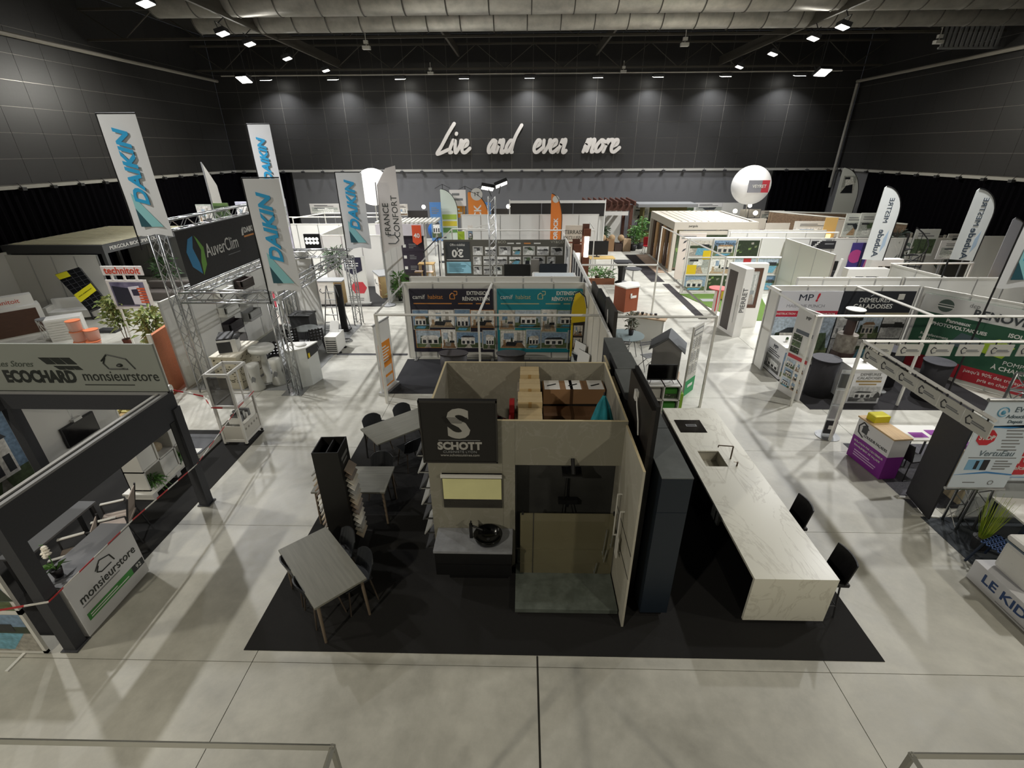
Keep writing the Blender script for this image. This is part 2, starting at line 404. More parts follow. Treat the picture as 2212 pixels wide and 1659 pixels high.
def wall_grid(name, org, rz, L, n, nz_=6, z0=4.9, ph=.98):
    W = T(name, '', ''); del W['label'], W['category'], W['kind']; st(W); W.location = org; W.rotation_euler = (0, 0, R(rz))
    pw = L/n
    B().b(0, L, .05, .3, 0, ZC).go('wall_core', mat('141414', .9), W)
    me = B().b(.008, pw-.008, 0, .045, .008, ph-.008).mesh('acoustic_panel', WPAN)
    top = B().b(.008, pw-.008, 0, .045, .008, ZC-z0-nz_*ph-.01).mesh('acoustic_panel', WPAN)
    for i in range(n):
        for j in range(nz_+1):
            o = bpy.data.objects.new('acoustic_panel', me if j < nz_ else top); COL.objects.link(o); o.parent = W; o.location = (i*pw, 0, z0+j*ph)
    bb = B()
    for i in range(1, n): bb.b(i*pw-.008, i*pw+.008, .01, .05, z0, ZC)
    for j in range(nz_+1): bb.b(0, L, .01, .05, z0+j*ph-.01, z0+j*ph+.01)
    bb.go('joint_trim', WGAP, W)
    # lighting track along the foot of the panelling
    B().b(0, L, -.14, .02, z0-.16, z0-.02).go('cable_tray', mat('A8A69F', .5, name='cable_tray'), W)
    k = int(L/1.45); me = B().b(-.1, .1, -.3, -.1, z0-.22, z0-.1).t((0, -.2, z0-.1), (0, -.05, z0+.06), .015, 5).mesh('bracket', CHAR)
    for i in range(k):
        o = bpy.data.objects.new('bracket', me); COL.objects.link(o); o.parent = W; o.location = ((i+.5)*L/k, 0, 0)
    return W
wb = wall_grid('wall_back', (XL, YB, 0), 0, XR-XL, 30)
wl = wall_grid('wall_left', (XL, YN, 0), 90, YB-YN, 30)
wr = wall_grid('wall_right', (XR, YB, 0), -90, YB-YN, 30)
def curtain(W, x0, x1, z1=4.75):
    n = int((x1-x0)/.12); vs = []
    for i in range(n+1):
        x = x0+(x1-x0)*i/n; y = -.02-.05*(1+math.sin(i*1.9)) ; vs += [(x, y, .02), (x, y, z1)]
    B().add(vs, [(2*i, 2*i+2, 2*i+3, 2*i+1) for i in range(n)]).go('curtain', CURT, W)
B().b(4.2, 39.3, -.02, .05, 0, 4.76).go('grey_wall_lining', GW, wb)
curtain(wb, 0, 4.1); curtain(wb, 39.4, 43.7)
curtain(wl, 0, 43.9); B().b(0, 3.6, -.02, .05, 0, 4.76).go('grey_wall_lining', GW, wr); curtain(wr, 3.7, 43.9)
st(B().b(XL, XR, YN-.3, YN, 0, ZC).go('wall_near', mat('232220', .9)))
st(B().b(XL, XR, YN, YB, ZC, ZC+.2).go('ceiling', mat('17150F', .95, name='dark_ceiling')))
# script lettering on the back wall
sg = T('wall_sign', 'large silver script letters reading Live and even more on back wall', 'sign', (0.45, 37.9, 6.0))
def script_sign(par):
    """brush-script strokes, one mesh per word; units: x-height 1"""
    G = {'L': ([[(1.45, 2.35), (.95, 1.5), (.45, .5), (.1, -.1), (.45, -.05), (1.1, .22)]], 1.15),
         'i': ([[(.35, 1.0), (.12, .3), (.1, .0), (.3, .02)], [(.58, 1.5), (.6, 1.56)]], .42),
         'v': ([[(.12, .95), (.2, .1), (.34, .02), (.62, .6), (.66, .98), (.85, .85)]], .75),
         'e': ([[(.1, .42), (.5, .62), (.52, .92), (.3, .95), (.08, .5), (.12, .08), (.4, -.02), (.8, .32)]], .75),
         'a': ([[(.72, .9), (.45, .98), (.14, .5), (.14, .05), (.34, .05), (.7, .8), (.6, .1), (.72, 0)]], .82),
         'n': ([[(.3, .98), (.05, 0)], [(.12, .35), (.5, .98), (.62, .85), (.5, .05), (.66, -.05), (.8, .1)]], .82),
         'd': ([[(.68, .9), (.4, .95), (.12, .45), (.16, .03), (.38, .1), (.66, .75)], [(1.25, 2.2), (.8, 1.2), (.62, .1), (.72, 0)]], .86),
         'm': ([[(.3, .98), (.05, 0)], [(.12, .4), (.46, .98), (.55, .85), (.38, .05)], [(.45, .4), (.8, .98), (.92, .85), (.8, .05), (.95, 0)]], 1.02),
         'o': ([[(.5, .95), (.16, .5), (.2, .05), (.5, .08), (.72, .55), (.56, .95), (.9, .8)]], .82),
         'r': ([[(.3, .98), (.05, 0)], [(.14, .4), (.42, .9), (.72, .98), (.74, .8)]], .68)}
    m = mat('D6D0C8', .35, .15, name='silver_letter'); x = 0; s = .77
    for word, off in (('Live', -6.75), ('and', -3.1), ('even', .2), ('more', 3.75)):
        x = off; bb = B()
        for ch in word:
            strokes, adv = G[ch]
            for pts in strokes:
                P = [Vector((x+px*s+(pz*s)*.16, 0, pz*s)) for px, pz in pts]
                Q = []
                for i in range(len(P)-1):
                    a = P[max(0, i-1)]; b_ = P[i]; c = P[i+1]; d = P[min(len(P)-1, i+2)]
                    for k in range(6):
                        t = k/6; Q.append(.5*((2*b_)+(c-a)*t+(2*a-5*b_+4*c-d)*t*t+(3*b_-a-3*c+d)*t**3))
                Q.append(P[-1])
                for k, q in enumerate(Q):
                    wd = .115; yy = -.03-k*.0012
                    bb.t((q.x, yy, q.z), (q.x, .06, q.z), wd, 12)
                    if k: 
                        dd = (q-Q[k-1]); nn = Vector((-dd.z, 0, dd.x)).normalized()*wd; a, b_, c, d = Q[k-1]+nn, q+nn, q-nn, Q[k-1]-nn
                        bb.add([(v.x, yy-.0006, v.z) for v in (d, c, b_, a)]+[(v.x, .06, v.z) for v in (d, c, b_, a)], UNITBOX)
            x += adv*s
        bb.go('word', m, par)
script_sign(sg)
# ducts, beams, pipes under the ceiling
DUCT = mat('C2BEB4', .38, .45, kind='noise', scale=2.2, amt=.12, name='galvanised_duct')
def duct(y, z, r, x0, x1, label, seg=1.0):
    t = T('ventilation_duct', label, 'duct', (x0, y, z)); L = x1-x0; n = int(L/seg)
    B().t((0, 0, 0), (L, 0, 0), r, 32).go('duct_tube', DUCT, t, smooth=1)
    me = B().t((-.02, 0, 0), (.02, 0, 0), r+.025, 32).mesh('flange', mat('4E4B46', .5, .4, name='duct_flange'))
    for i in range(n+1):
        o = bpy.data.objects.new('flange', me); COL.objects.link(o); o.parent = t; o.location = (i*L/n, 0, 0)
duct(26, 11.52, .62, -14.6, 22.2, 'silver spiral duct under ceiling, farther and lower of the two', 1.45)
duct(23.6, 11.75, .75, -14.9, 22.2, 'silver spiral duct under ceiling, nearer of the two at top edge', 1.62)
BEAM = mat('4E4A42', .6, .3, name='painted_steel_beam')
def lattice(y, z, h, x0, x1, label):
    t = T('roof_truss', label, 'truss', (x0, y, z)); L = x1-x0
    B().b(0, L, -.05, .05, 0, .1).go('lower_chord', BEAM, t); B().b(0, L, -.05, .05, h-.1, h).go('upper_chord', BEAM, t)
    bb = B(); n = int(L/1.8)
    for i in range(n): bb.t((i*L/n, 0, .05 if i % 2 else h-.05), ((i+1)*L/n, 0, h-.05 if i % 2 else .05), .025, 5)
    bb.go('bracing', BEAM, t)
lattice(27.6, 10.95, 1.3, XL+.1, XR-.1, 'steel roof truss just behind the silver ducts')
lattice(36, 10.75, 1.4, XL+.1, XR-.1, 'steel roof truss above the back wall floodlights')
lattice(19, 11.2, 1.4, XL+.1, XR-.1, 'steel roof truss in front of the silver ducts')
for k, (x, lb) in enumerate(((-11.9, 'long steel joist carrying the left floodlight row'), (12.4, 'long steel joist carrying the right floodlight row'), (-4.2, 'long steel joist left of hall centre'), (4.6, 'long steel joist right of hall centre'))):
    t = T('roof_joist', lb, 'beam', (x, YN, 10.9 if k < 2 else 11.5)); B().b(-.06, .06, 0, 42.5, 0, .16).go('flange_bar', BEAM, t); B().b(-.015, .015, 0, 42.5, .16, .5).go('web', BEAM, t)
t = T('hanging_pipe', 'thin white conduit pipe running along the back floodlights', 'pipe', (XL+1.5, 36.3, 10.55)); B().t((0, 0, 0), (40, 0, 0), .04).go('tube', mat('A9A49A', .5), t)
for i in range(10): B().t((2+4*i, 0, 0), (2+4*i, 0, 1.2), .015, 5).go('hanger', BEAM, t)
t = T('wall_pipe', 'pale pipe running along the top of the left wall', 'pipe', (XL+.5, YN, 10.4)); B().t((0, 0, 0), (0, 43.5, 0), .09).go('tube', mat('8C877D', .5), t)
t = T('wall_pipe', 'pale pipe running along the top of the right wall', 'pipe', (XR-.5, YN, 10.1)); B().t((0, 0, 0), (0, 43.5, 0), .09).go('tube', mat('8C877D', .5), t)
t = T('corner_downpipe', 'grey downpipe in the far right hall corner', 'pipe', (XR-.35, YB-.35, 3.6)); B().t((0, 0, 0), (0, 0, 6.4), .09).go('tube', mat('9A978F', .5), t)
t = T('ventilation_grille', 'slatted grey ventilation unit high on the right', 'grille', (19.5, 27.5, 10.3)); B().b(0, 2.8, 0, .08, 1.0, 1.1).b(0, 2.8, 0, .08, 0, .08).go('grille_frame', GREY, t)
for i in range(12): B().b(.05+i*.23, .17+i*.23, 0, .05, .08, 1.0).go('slat', GREY, t)
LENS = mat('FFFDF4', .3, emit=14, name='lamp_lens')
def fixture(loc, target, label, name='floodlight', s=1., group=None, hang=None):
    t = T(name, label, 'floodlight', loc, 0, group); t.rotation_euler = (Vector(target)-Vector(loc)).to_track_quat('-Z', 'Y').to_euler()
    B().b(-.3*s, .3*s, -.2*s, .2*s, .04, .2).go('housing', CHAR, t)
    B().b(-.27*s, .27*s, -.17*s, .17*s, .02, .04).go('lens', LENS, t)
    B().path([(-.33*s, 0, .1), (-.33*s, 0, .4), (.33*s, 0, .4), (.33*s, 0, .1)], .015, 5).go('bracket', CHAR, t)
    if hang:
        q = t.rotation_euler.to_matrix().transposed() @ (Vector(hang)-Vector(loc)); B().t((0, 0, .4), q, .02, 5).go('hanger', CHAR, t)
    return t
nm = {0: 'nearest the camera', 1: 'second', 2: 'third', 3: 'fourth', 4: 'fifth', 5: 'sixth', 6: 'seventh', 7: 'farthest'}
ci = 0
for i, (lo, ta, pw, c, sp) in enumerate(LAMPS):
    lo2 = Vector(lo)+(Vector(lo)-Vector(ta)).normalized()*.03
    if i < 16: lb = 'floodlight of the %s ceiling row, %s along the row' % ('left' if i % 2 == 0 else 'right', nm[i//2]); s = 1
    elif i < 18: lb = 'floodlight behind the camera, %s of the two' % ('left' if i == 16 else 'right'); s = 1
    elif i < 20: lb = 'big bright floodlight near the far %s hall corner' % ('left' if i == 18 else 'right'); s = 1.3
    else: lb = 'wall washing floodlight above the back wall, %s' % ['leftmost', 'second from the left', 'third from the left', 'fourth from the left', 'in the middle', 'fourth from the right', 'third from the right', 'second from the right', 'rightmost'][i-20]; s = 1.15
    fixture(lo2, ta, lb, s=s, hang=((-11.9 if lo[0] < 0 else 12.4), lo[1], 10.95) if i < 16 else (lo[0], lo[1], ZC-.01) if i < 20 else (lo[0], 36.0, 10.8))
for x, y, lb in ((-7.6, 27.5, 'left on the truss behind the ducts'), (7.6, 27.5, 'right of centre on the truss behind the ducts'), (19.4, 27.5, 'far right under the ducts beside the grille'), (-6, 36, 'left on the truss above the back wall'), (6.3, 36, 'right on the truss above the back wall')):
    t = T('ceiling_projector', 'small white unlit projector, '+lb, 'projector', (x, y, 10.7), 0, 'unlit projectors on the roof trusses')
    B().b(-.18, .18, -.12, .12, -.2, -.06).go('housing', OFFW, t); B().b(-.1, .1, -.08, .08, .02, .16).go('ballast', OFFW, t); B().t((0, 0, -.06), (0, 0, .45), .02, 6).t((0, 0, .43), (0, .12 if y > 30 else .1, .43), .02, 6).go('hanger', OFFW, t)
# ================================================================ KITCHEN AND BATHROOM STAND (foreground)
def carpet(x0, x1, y0, y1, label, m=None, z=.008, name='carpet'):
    t = B().b(x0, x1, y0, y1, 0, z).go(name, m or CARP_K); return tag(t, label, 'carpet')
carpet(-3.78, 4.82, 4.13, 10.3, 'large black carpet under the kitchen stand in the foreground')
STONE = mat('8F8B7E', .55, kind='stone', scale=1.1, hex2='A5A193', name='stone_look_panel')
STONEF = mat('838072', .55, kind='stone', scale=1.3, hex2='97948A', name='grey_stone_panel')
EDGE = mat('CDBE98', .6, name='raw_panel_edge')
cab = T('display_cabin', 'grey stone panelled cabin with open top storing boxes, centre foreground', 'cabin', (0, 5.62, 0))
H = 2.78; YW = 5.62
def slab(nm_, x0, x1, y0, y1, z0, z1, m, par, thin='y'):
    o = B().b(x0, x1, y0, y1, z0, z1-.006).go(nm_, m, par)
    e = B().b(x0, x1, y0, y1, z1-.006, z1).go('raw_edge', EDGE, o); return o
slab('front_panel', -1.36, -.28, 0, .03, .02, H, STONEF, cab)
slab('front_panel', -.278, -.1, 0, .03, .02, H, STONEF, cab)
slab('lintel_panel', -.098, 1.45, 0, .03, 2.04, H, STONEF, cab)
slab('back_panel', -1.33, .05, 1.99, 2.02, .02, H, STONE, cab); slab('back_panel', .055, 1.42, 1.99, 2.02, .02, H, STONE, cab)
slab('left_panel', -1.36, -1.33, .032, 2.02, .02, H, STONE, cab)
slab('right_panel', 1.42, 1.45, .032, 2.02, .02, H, STONE, cab)
w1 = slab('wing_panel', 1.42, 1.45, -1.05, -.002, .02, 2.72, mat('A8A496', .5, kind='stone', scale=1.2, hex2='BBB7A8', name='light_stone'), cab)
B().b(1.415, 1.42, -1.05, -.02, 1.36, 1.372).b(1.415, 1.42, -1.05, -.02, .95, .962).go('panel_joint', BLACK, w1)
# recessed shower wall behind the doorway
B().b(-.097, 1.415, .32, .34, .12, 2.6).b(-.097, -.08, .04, .32, .12, 2.04).go('recess_lining', mat('343432', .5, kind='noise', scale=3, amt=.15, name='slate'), cab)
sh = T('shower_tray', 'grey slate shower tray in front of the cabin doorway', 'shower tray', (-.09, 4.76, .009))
SLATE = mat('50564F', .45, kind='noise', scale=5, hex2='697069', name='grey_slate_tray')
B().b(0, 1.49, 0, .84, .03, .11).b(.02, 1.49, .88, 1.16, .03, .1).go('tray', SLATE, sh, bev=.004)
B().b(.06, 1.42, .05, 1.1, 0, .03).go('plinth', BLACK, sh)
sg_ = T('shower_screen', 'glass shower screen with painted brown floor reflection standing in the cabin doorway', 'shower screen', (-.02, 5.42, .12))
B().b(.0, 1.42, 0, .012, 0, 1.2).go('glass_pane', mat('7E785E', .04, alpha=.5, name='reflection_brown_glass'), sg_)  # brown colour stands in for the beige floor reflected in the glass
B().b(.19, .2, -.006, .018, 0, 1.2).go('panel_seam', CHAR, sg_); B().b(.02, .05, -.01, .02, 1.18, 1.24).b(1.36, 1.39, -.01, .02, 1.18, 1.24).go('clip', BLACK, sg_)
for x, z0, z1 in ((1.15, .05, .28), (1.28, .3, .55), (1.25, .45, .95), (1.36, .6, 1.15)):
    B().t((x, -.05, z0), (x+.03, -.05, z1), .008, 6).t((x, -.05, z0+.02), (x, 0, z0+.02), .006, 5).go('towel_bar', STEEL, sg_)
sc_ = T('shower_column', 'black shower column with square rain head and hose', 'shower', (.72, 5.93, .12))
B().t((0, 0, .9), (0, 0, 2.0), .016, 8).go('riser', BLACK, sc_)
B().t((0, 0, 1.86), (0, -.33, 1.86), .016, 8).b(-.14, .14, -.45, -.21, 1.8, 1.83).go('rain_head', BLACK, sc_)
B().b(-.15, .15, -.09, -.0, 1.02, 1.1).go('mixer', BLACK, sc_); B().t((.0, -.5, 1.9), (0, -.33, 2.05), .03, 8).go('hand_shower', BLACK, sc_)
B().path([(.05, -.06, 1.02), (.14, -.1, .6), (.1, -.1, .35), (-.02, -.09, .3), (-.1, -.07, .5), (-.04, -.06, 1.5)], .008, 6).go('hose', BLACK, sc_)
tr = T('towel_radiator', 'white towel rail fixed on the light stone wing wall', 'towel rail', (1.415, 5.1, .9))
B().path([(0, 0, 0), (-.06, 0, 0), (-.06, 0, .75), (0, 0, .75)], .012, 6).path([(0, .25, .1), (-.06, .25, .1), (-.06, .25, .85), (0, .25, .85)], .012, 6).go('bar', OFFW, tr)
B().b(-.07, -.05, -.06, .06, -.05, .3).go('towel', OFFW, tr)
# vanity, basin, tap, mirror
va = T('vanity_unit', 'wall hung black vanity unit with grey slate top', 'vanity', (-.715, 5.4, .3))
B().b(-.57, .57, -.24, .215, .05, .5).go('cabinet', mat('0A0A0B', .35, name='black_gloss'), va, bev=.004)
B().b(-.565, .565, -.256, -.242, .28, .495).b(-.565, .565, -.256, -.242, .055, .27).go('drawer_front', mat('101011', .4), va)
B().b(-.58, .58, -.27, .215, .5, .545).go('slate_top', mat('8E9094', .4, kind='noise', scale=3, hex2='6F7073'), va, bev=.003)
B().b(-.42, .5, 0, .2, -.29, .05).go('plinth', BLACK, va)
ba = T('basin', 'round black bowl basin on the slate vanity top', 'basin', (-.5, 5.36, .846))
B().lathe(0, 0, [(.12, 0), (.19, .04), (.215, .13), (.2, .13), (.17, .05), (.03, .02)], 32).go('bowl', mat('09090A', .18, name='gloss_black'), ba, smooth=1)
B().c(0, 0, .02, .028, .025, n=16).go('waste', CHAR, ba)
tp = T('basin_tap', 'tall matt black tap beside the round basin', 'tap', (-.76, 5.42, .846))
B().b(-.022, .022, -.022, .022, 0, .26).go('body', BLACK, tp); B().t((0, 0, .24), (.18, -.05, .19), .016, 8).go('spout', BLACK, tp); B().b(-.01, .01, -.08, .05, .26, .28).go('lever', BLACK, tp)
mi = T('mirror_cabinet', 'mirror with painted pale yellow reflection above the vanity with white light bar', 'mirror', (-.73, 5.615, 1.27))
B().b(-.44, .44, -.03, .0, 0, .62).go('frame', mat('3A3833', .5), mi)
B().b(-.43, .43, -.036, -.03, .17, .54).go('painted_reflection', mat('DAD79E', .3, kind='noise', scale=1.5, amt=.05, name='painted_reflection'), mi); B().b(-.43, .43, -.036, -.03, .02, .15).go('reflection_dark_band', mat('2A2823', .3), mi)  # yellow face and dark band paint in what the mirror reflects
B().b(-.45, .44, -.07, -.0, .58, .62).go('light_bar', mat('C9C7C0', .4), mi)
# logo board
lb = T('logo_board', 'black square board with large silver letter S on the cabin corner', 'sign', (-.87, 5.55, 2.12))
B().b(-.53, .53, 0, .06, 0, 1.0).go('board', mat('171513', .5), lb); B().b(-.53, .53, -.012, 0, .97, 1.0).b(-.53, .53, -.012, 0, 0, .02).b(-.53, -.51, -.012, 0, 0, 1.0).b(.51, .53, -.012, 0, 0, 1.0).go('frame', mat('2C2A27', .5), lb)
SV = mat('A3A19B', .4, .2, name='silver_letters')
txt(lb, 'S', 0, .62, .62, SV, bold=.022, sx=1.1); txt(lb, 'SCHOTT', 0, .28, .165, SV, bold=.008, sx=.95)
B().b(-.29, .29, -.01, 0, .375, .382).go('rule', GREY, lb); txt(lb, 'CUISINISTE LYON', 0, .185, .055, GREY, sx=1.1); txt(lb, 'www.schottcuisines.com', 0, .13, .055, SV, bold=.001)
for k in range(5): B().b(-.18-.01*k, .05+.02*k, -.016, -.01, .66+.02*k, .663+.02*k).go('cut_line', mat('171513', .5), lb)
# tilted sample doors down the left side of the cabin
for k in range(7):
    z = 2.2-k*.3; t = T('tilted_sample_board', 'tilted dark sample board on cabin left side, %s' % ['topmost', 'second down', 'third down', 'fourth down', 'fifth down', 'sixth down', 'lowest'][k], 'sample board', (-1.4, 6.5, z), 0, 'tilted sample boards on the cabin side')
    B().add([(0, -.75, .12), (0, .6, .12), (-.16, .6, -.12), (-.16, -.75, -.12), (.015, -.75, .11), (.015, .6, .11), (-.145, .6, -.13), (-.145, -.75, -.13)], UNITBOX).go('board', [DGREY, mat('9A9A96', .5)][k % 2], t)
    B().b(-.16, .03, -.72, -.7, -.14, -.12).go('ledge', STEEL, t)
# boxes stored inside
xb = .12
for k, (y0, y1, z, h_, lb_) in enumerate(((6.0, 6.42, 2.53, .35, 'nearest carton of the tall row inside the cabin'), (6.45, 6.8, 2.62, .4, 'second carton of the row inside the cabin'), (6.83, 7.2, 2.66, .42, 'third carton of the row inside the cabin'), (7.23, 7.57, 2.72, .3, 'farthest carton of the row inside the cabin'))):
    y = (y0+y1)/2; d_ = y1-y0; w_ = [.36, .38, .34, .32][k]
    t = T('cardboard_box', lb_, 'box', (xb, y, 0), 0, 'cartons stacked inside the cabin')
    B().b(-w_/2, w_/2, -d_/2, d_/2, z-h_, z-.012).go('carton', CARD, t, bev=.004)
    B().b(-w_/2, w_/2, -d_/2, -.003, z-.012, z-.002).b(-w_/2, w_/2, .003, d_/2, z-.012, z).go('flap', CARD, t)
    B().b(-.025, .025, -d_/2-.003, -d_/2, z-.12, z).go('tape', mat('A38453', .4), t)
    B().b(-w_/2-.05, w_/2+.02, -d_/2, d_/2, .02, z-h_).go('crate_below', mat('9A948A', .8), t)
for k, (y, z, m_, lb_) in enumerate(((7.3, 2.5, 'E4E1DB', 'long white printed carton on top of the cabin stack'), (6.93, 2.2, '6E4E33', 'long brown carton below the white one in the cabin'), (6.55, 1.9, '5A4030', 'long dark brown carton low in the cabin'))):
    t = T('long_box', lb_, 'box', (.85, y, 0), 1-1*k, 'long cartons inside the cabin')
    B().b(-.5, .54, -.17, .17, z-.28, z).go('carton', mat('8A6848', .7) if k == 0 else mat(m_, .7, kind='noise', amt=.1), t, bev=.004)
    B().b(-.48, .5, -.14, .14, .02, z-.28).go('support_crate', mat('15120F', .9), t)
    if k == 0:
        for a in (-.48, -.12, .26): B().b(a, a+.26, -.17, .17, z, z+.004).go('printed_label', mat('E4E1DB', .6), t); B().t((a+.05, -.05, z+.006), (a+.2, .02, z+.006), .012, 6).go('printed_tool', BLACK, t)
    if k == 2: B().b(-.3, .3, -.173, -.17, z-.2, z-.05).b(-.3, .3, -.17, -.02, z, z+.003).go('printed_label', mat('D8D5CF', .6), t)
    B().b(-.05, .0, -.175, .175, z-.28, z+.004).go('tape', mat('4A3524', .4), t)
t = T('folded_parasol', 'teal fabric cover standing folded in the cabin corner', 'parasol', (1.19, 6.15, .02)); TEAL = mat('1F8C98', .7, kind='noise', scale=5, amt=.15, name='teal_cloth')
pr = [(.15, 1.9), (.18, 2.1), (.15, 2.4), (.08, 2.7), (.015, 2.88)]; bb = B(); vs = []
for r_, z in pr:
    for i in range(20): a = 6.283*i/20; q = r_*(1+.28*math.cos(5*a)); vs.append((q*math.cos(a), q*math.sin(a), z))
bb.add(vs, [(k*20+i, k*20+(i+1) % 20, (k+1)*20+(i+1) % 20, (k+1)*20+i) for k in range(4) for i in range(20)]); bb.go('cover', TEAL, t, smooth=1)
B().c(0, 0, 0, 1.9, .1, .16).go('dark_base_cloth', mat('0C2530', .8), t); B().c(0, 0, 2.85, 2.93, .012, n=8).go('pole_tip', CHAR, t)
t = T('rubbish_bag', 'crumpled black plastic bag inside the cabin', 'bag', (-.43, 6.7, .02)); rr = random.Random(4); bb = B().sph(0, 0, 2.0, .2, .85, 14, 9)
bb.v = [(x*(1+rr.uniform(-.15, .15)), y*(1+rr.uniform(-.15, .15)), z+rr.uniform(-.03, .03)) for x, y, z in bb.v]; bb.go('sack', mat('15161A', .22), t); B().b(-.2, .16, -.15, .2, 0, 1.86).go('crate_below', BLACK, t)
t = T('red_jacket', 'bright red coat hung over cartons inside cabin', 'coat', (-.17, 6.75, .02)); B().px([(-.2, 1.9), (.25, 2.0), (.3, 2.35), (.05, 2.45), (-.1, 2.3)], -.04, .04).go('body', mat('B3141E', .7, kind='noise', amt=.1), t); B().t((0, -.1, 2.25), (-.04, -.3, 1.9), .045, 8, .04).go('sleeve', mat('A2121B', .7), t); B().c(0, 0, 0, 1.95, .04, n=12).go('stand', BLACK, t)
# dark partition and tall cabinets right of the cabin
dp = T('dark_partition', 'tall dark brown partition right of the cabin with white plug', 'wall', (1.58, 5.08, 0)); DB = mat('2A2623', .45, kind='noise', scale=5, amt=.1, name='dark_brown_board')
B().b(0, .05, 0, 1.25, .02, 3.25).go('board', DB, dp); B().b(.051, .1, 0, 1.25, .02, 3.3).go('back_board', BLACK, dp)
B().path([(-.02, .7, 3.1), (-.03, .6, 3.0), (-.03, .45, 2.85), (-.02, .4, 2.65)], .01, 6).b(-.04, 0, .68, .78, 3.02, 3.16).go('white_cable', WHITE, dp)
NAVY = mat('1B2530', .45, kind='noise', scale=60, amt=.08, name='navy_wood'); CTOP = mat('6F7474', .4, kind='noise', scale=3, amt=.1, name='cabinet_top')
def tall_cab(x0, x1, y0, y1, label, m=NAVY, top=CTOP, h=2.5, split=1.95):
    t = T('tall_cabinet', label, 'cabinet', (x0, y0, .008), 0, 'tall cabinets right of the cabin')
    B().b(0, x1-x0, .02, y1-y0, .1, h-.02).go('carcass', m, t); B().b(0, x1-x0, 0, y1-y0, h-.02, h-.005).go('top', top, t)
    B().b(.003, x1-x0-.003, 0, .02, .1, split-.003).go('lower_door', m, t, bev=.002); B().b(.003, x1-x0-.003, 0, .02, split+.003, h-.025).go('upper_door', m, t, bev=.002)
    B().b(.03, x1-x0-.06, .06, y1-y0-.03, 0, .1).go('plinth', BLACK, t); return t
tall_cab(1.71, 2.1, 4.74, 5.9, 'navy blue tall cabinet, nearest one beside the stone wing wall')
tall_cab(1.71, 2.1, 5.92, 6.9, 'navy tall cabinet with pale glassy top behind the nearest one')
GT = mat('6A6D6B', .35, kind='noise', scale=2.5, amt=.12, name='slate_cabinet_top')
tall_cab(1.55, 1.97, 6.45, 7.3, 'dark tall cabinet with slate top, just behind the brown partition', CHAR, GT, 2.8)
tall_cab(1.6, 1.96, 7.32, 8.05, 'dark tall cabinet with slate top, middle of the back row', CHAR, GT, 2.8)
tall_cab(1.6, 1.95, 8.07, 8.85, 'dark tall cabinet with slate top, farthest of the back row', CHAR, GT, 2.78)
for k, (y, lb_) in enumerate(((6.6, 'narrow grey sample board leaning on dark cabinets, nearest'), (7.5, 'narrow grey sample board leaning on dark cabinets, farther'))):
    t = T('leaning_sample_board', lb_, 'board', (1.49, y, .01)); B().b(0, .03, 0, .6, 0, 2.7).go('board', mat('8A867B', .5), t); B().b(-.004, .034, 0, .6, 2.7, 2.708).go('raw_edge', EDGE, t)
# marble island
MARB = mat('DCDACC', .3, kind='marble', scale=1.1, hex2='B5B0A0', name='white_marble')
isl = T('kitchen_island', 'long white marble kitchen island with waterfall end', 'kitchen island', (3.15, 4.66, .008)); W_, D_ = 1.13, 4.74; ZT = .892
B().b(0, W_, 0, 2.55, ZT-.04, ZT).b(0, W_, 3.05, D_, ZT-.04, ZT).b(0, .22, 2.55, 3.05, ZT-.04, ZT).b(.62, W_, 2.55, 3.05, ZT-.04, ZT).go('worktop', MARB, isl)
B().b(.0, W_, 0, .04, .08, ZT-.04).go('waterfall_end', MARB, isl); B().b(.32, .36, 1.9, 2.2, .08, ZT-.04).b(.32, .8, 2.0, 2.04, .08, ZT-.04).go('marble_support', MARB, isl)
B().b(.08, 1.0, .1, D_-.1, 0, .08).go('plinth', BLACK, isl)
B().b(.22, .62, 2.55, 3.05, ZT-.26, ZT-.22).b(.2, .22, 2.55, 3.05, ZT-.26, ZT-.03).b(.62, .64, 2.55, 3.05, ZT-.26, ZT-.03).b(.2, .64, 3.05, 3.07, ZT-.26, ZT-.03).b(.2, .64, 2.53, 2.55, ZT-.26, ZT-.03).go('sink_bowl', mat('B8B4A6', .3, kind='marble', hex2='8A8678'), isl)
DKC = mat('131212', .4, name='black_cabinet_front')
for k in range(4):
    y = 2.35+k*.6; o = B().b(.03, 1.0, y+.01, y+.58, .1, ZT-.25).go('cabinet_block', DKC, isl); B().b(.0, .03, y+.01, y+.585, .1, ZT-.06).go('door', mat('1B1919', .35), o); B().b(-.012, 0, y+.05, y+.54, ZT-.09, ZT-.08).go('grip', DGREY, o)
for k in range(3):
    y = .1+k*.6; o = B().b(.45, 1.0, y, y+.58, .1, ZT-.06).go('drawer_block', DKC, isl); B().b(.42, .45, y+.01, y+.57, .12, ZT-.5).b(.42, .45, y+.01, y+.57, ZT-.48, ZT-.08).go('drawer_front', DKC, o); B().t((.4, y+.15, .5), (.4, y+.42, .5), .008, 6).go('handle', DGREY, o)
B().b(.98, 1.0, 2.3, D_-.02, .08, ZT-.04).b(0.04, W_-.02, D_-.03, D_-.01, .08, ZT-.04).go('back_panel', MARB, isl)
hb = T('cooktop', 'black glass hob with central extractor on the island end', 'hob', (3.45, 8.65, .9)); B().b(-.2, .34, -.28, .22, 0, .006).go('glass', mat('14100E', .12), hb); B().b(-.02, .2, -.06, .03, .006, .014).go('extractor_frame', GREY, hb); B().b(-.0, .18, -.045, .015, .013, .016).go('extractor_grille', BLACK, hb)
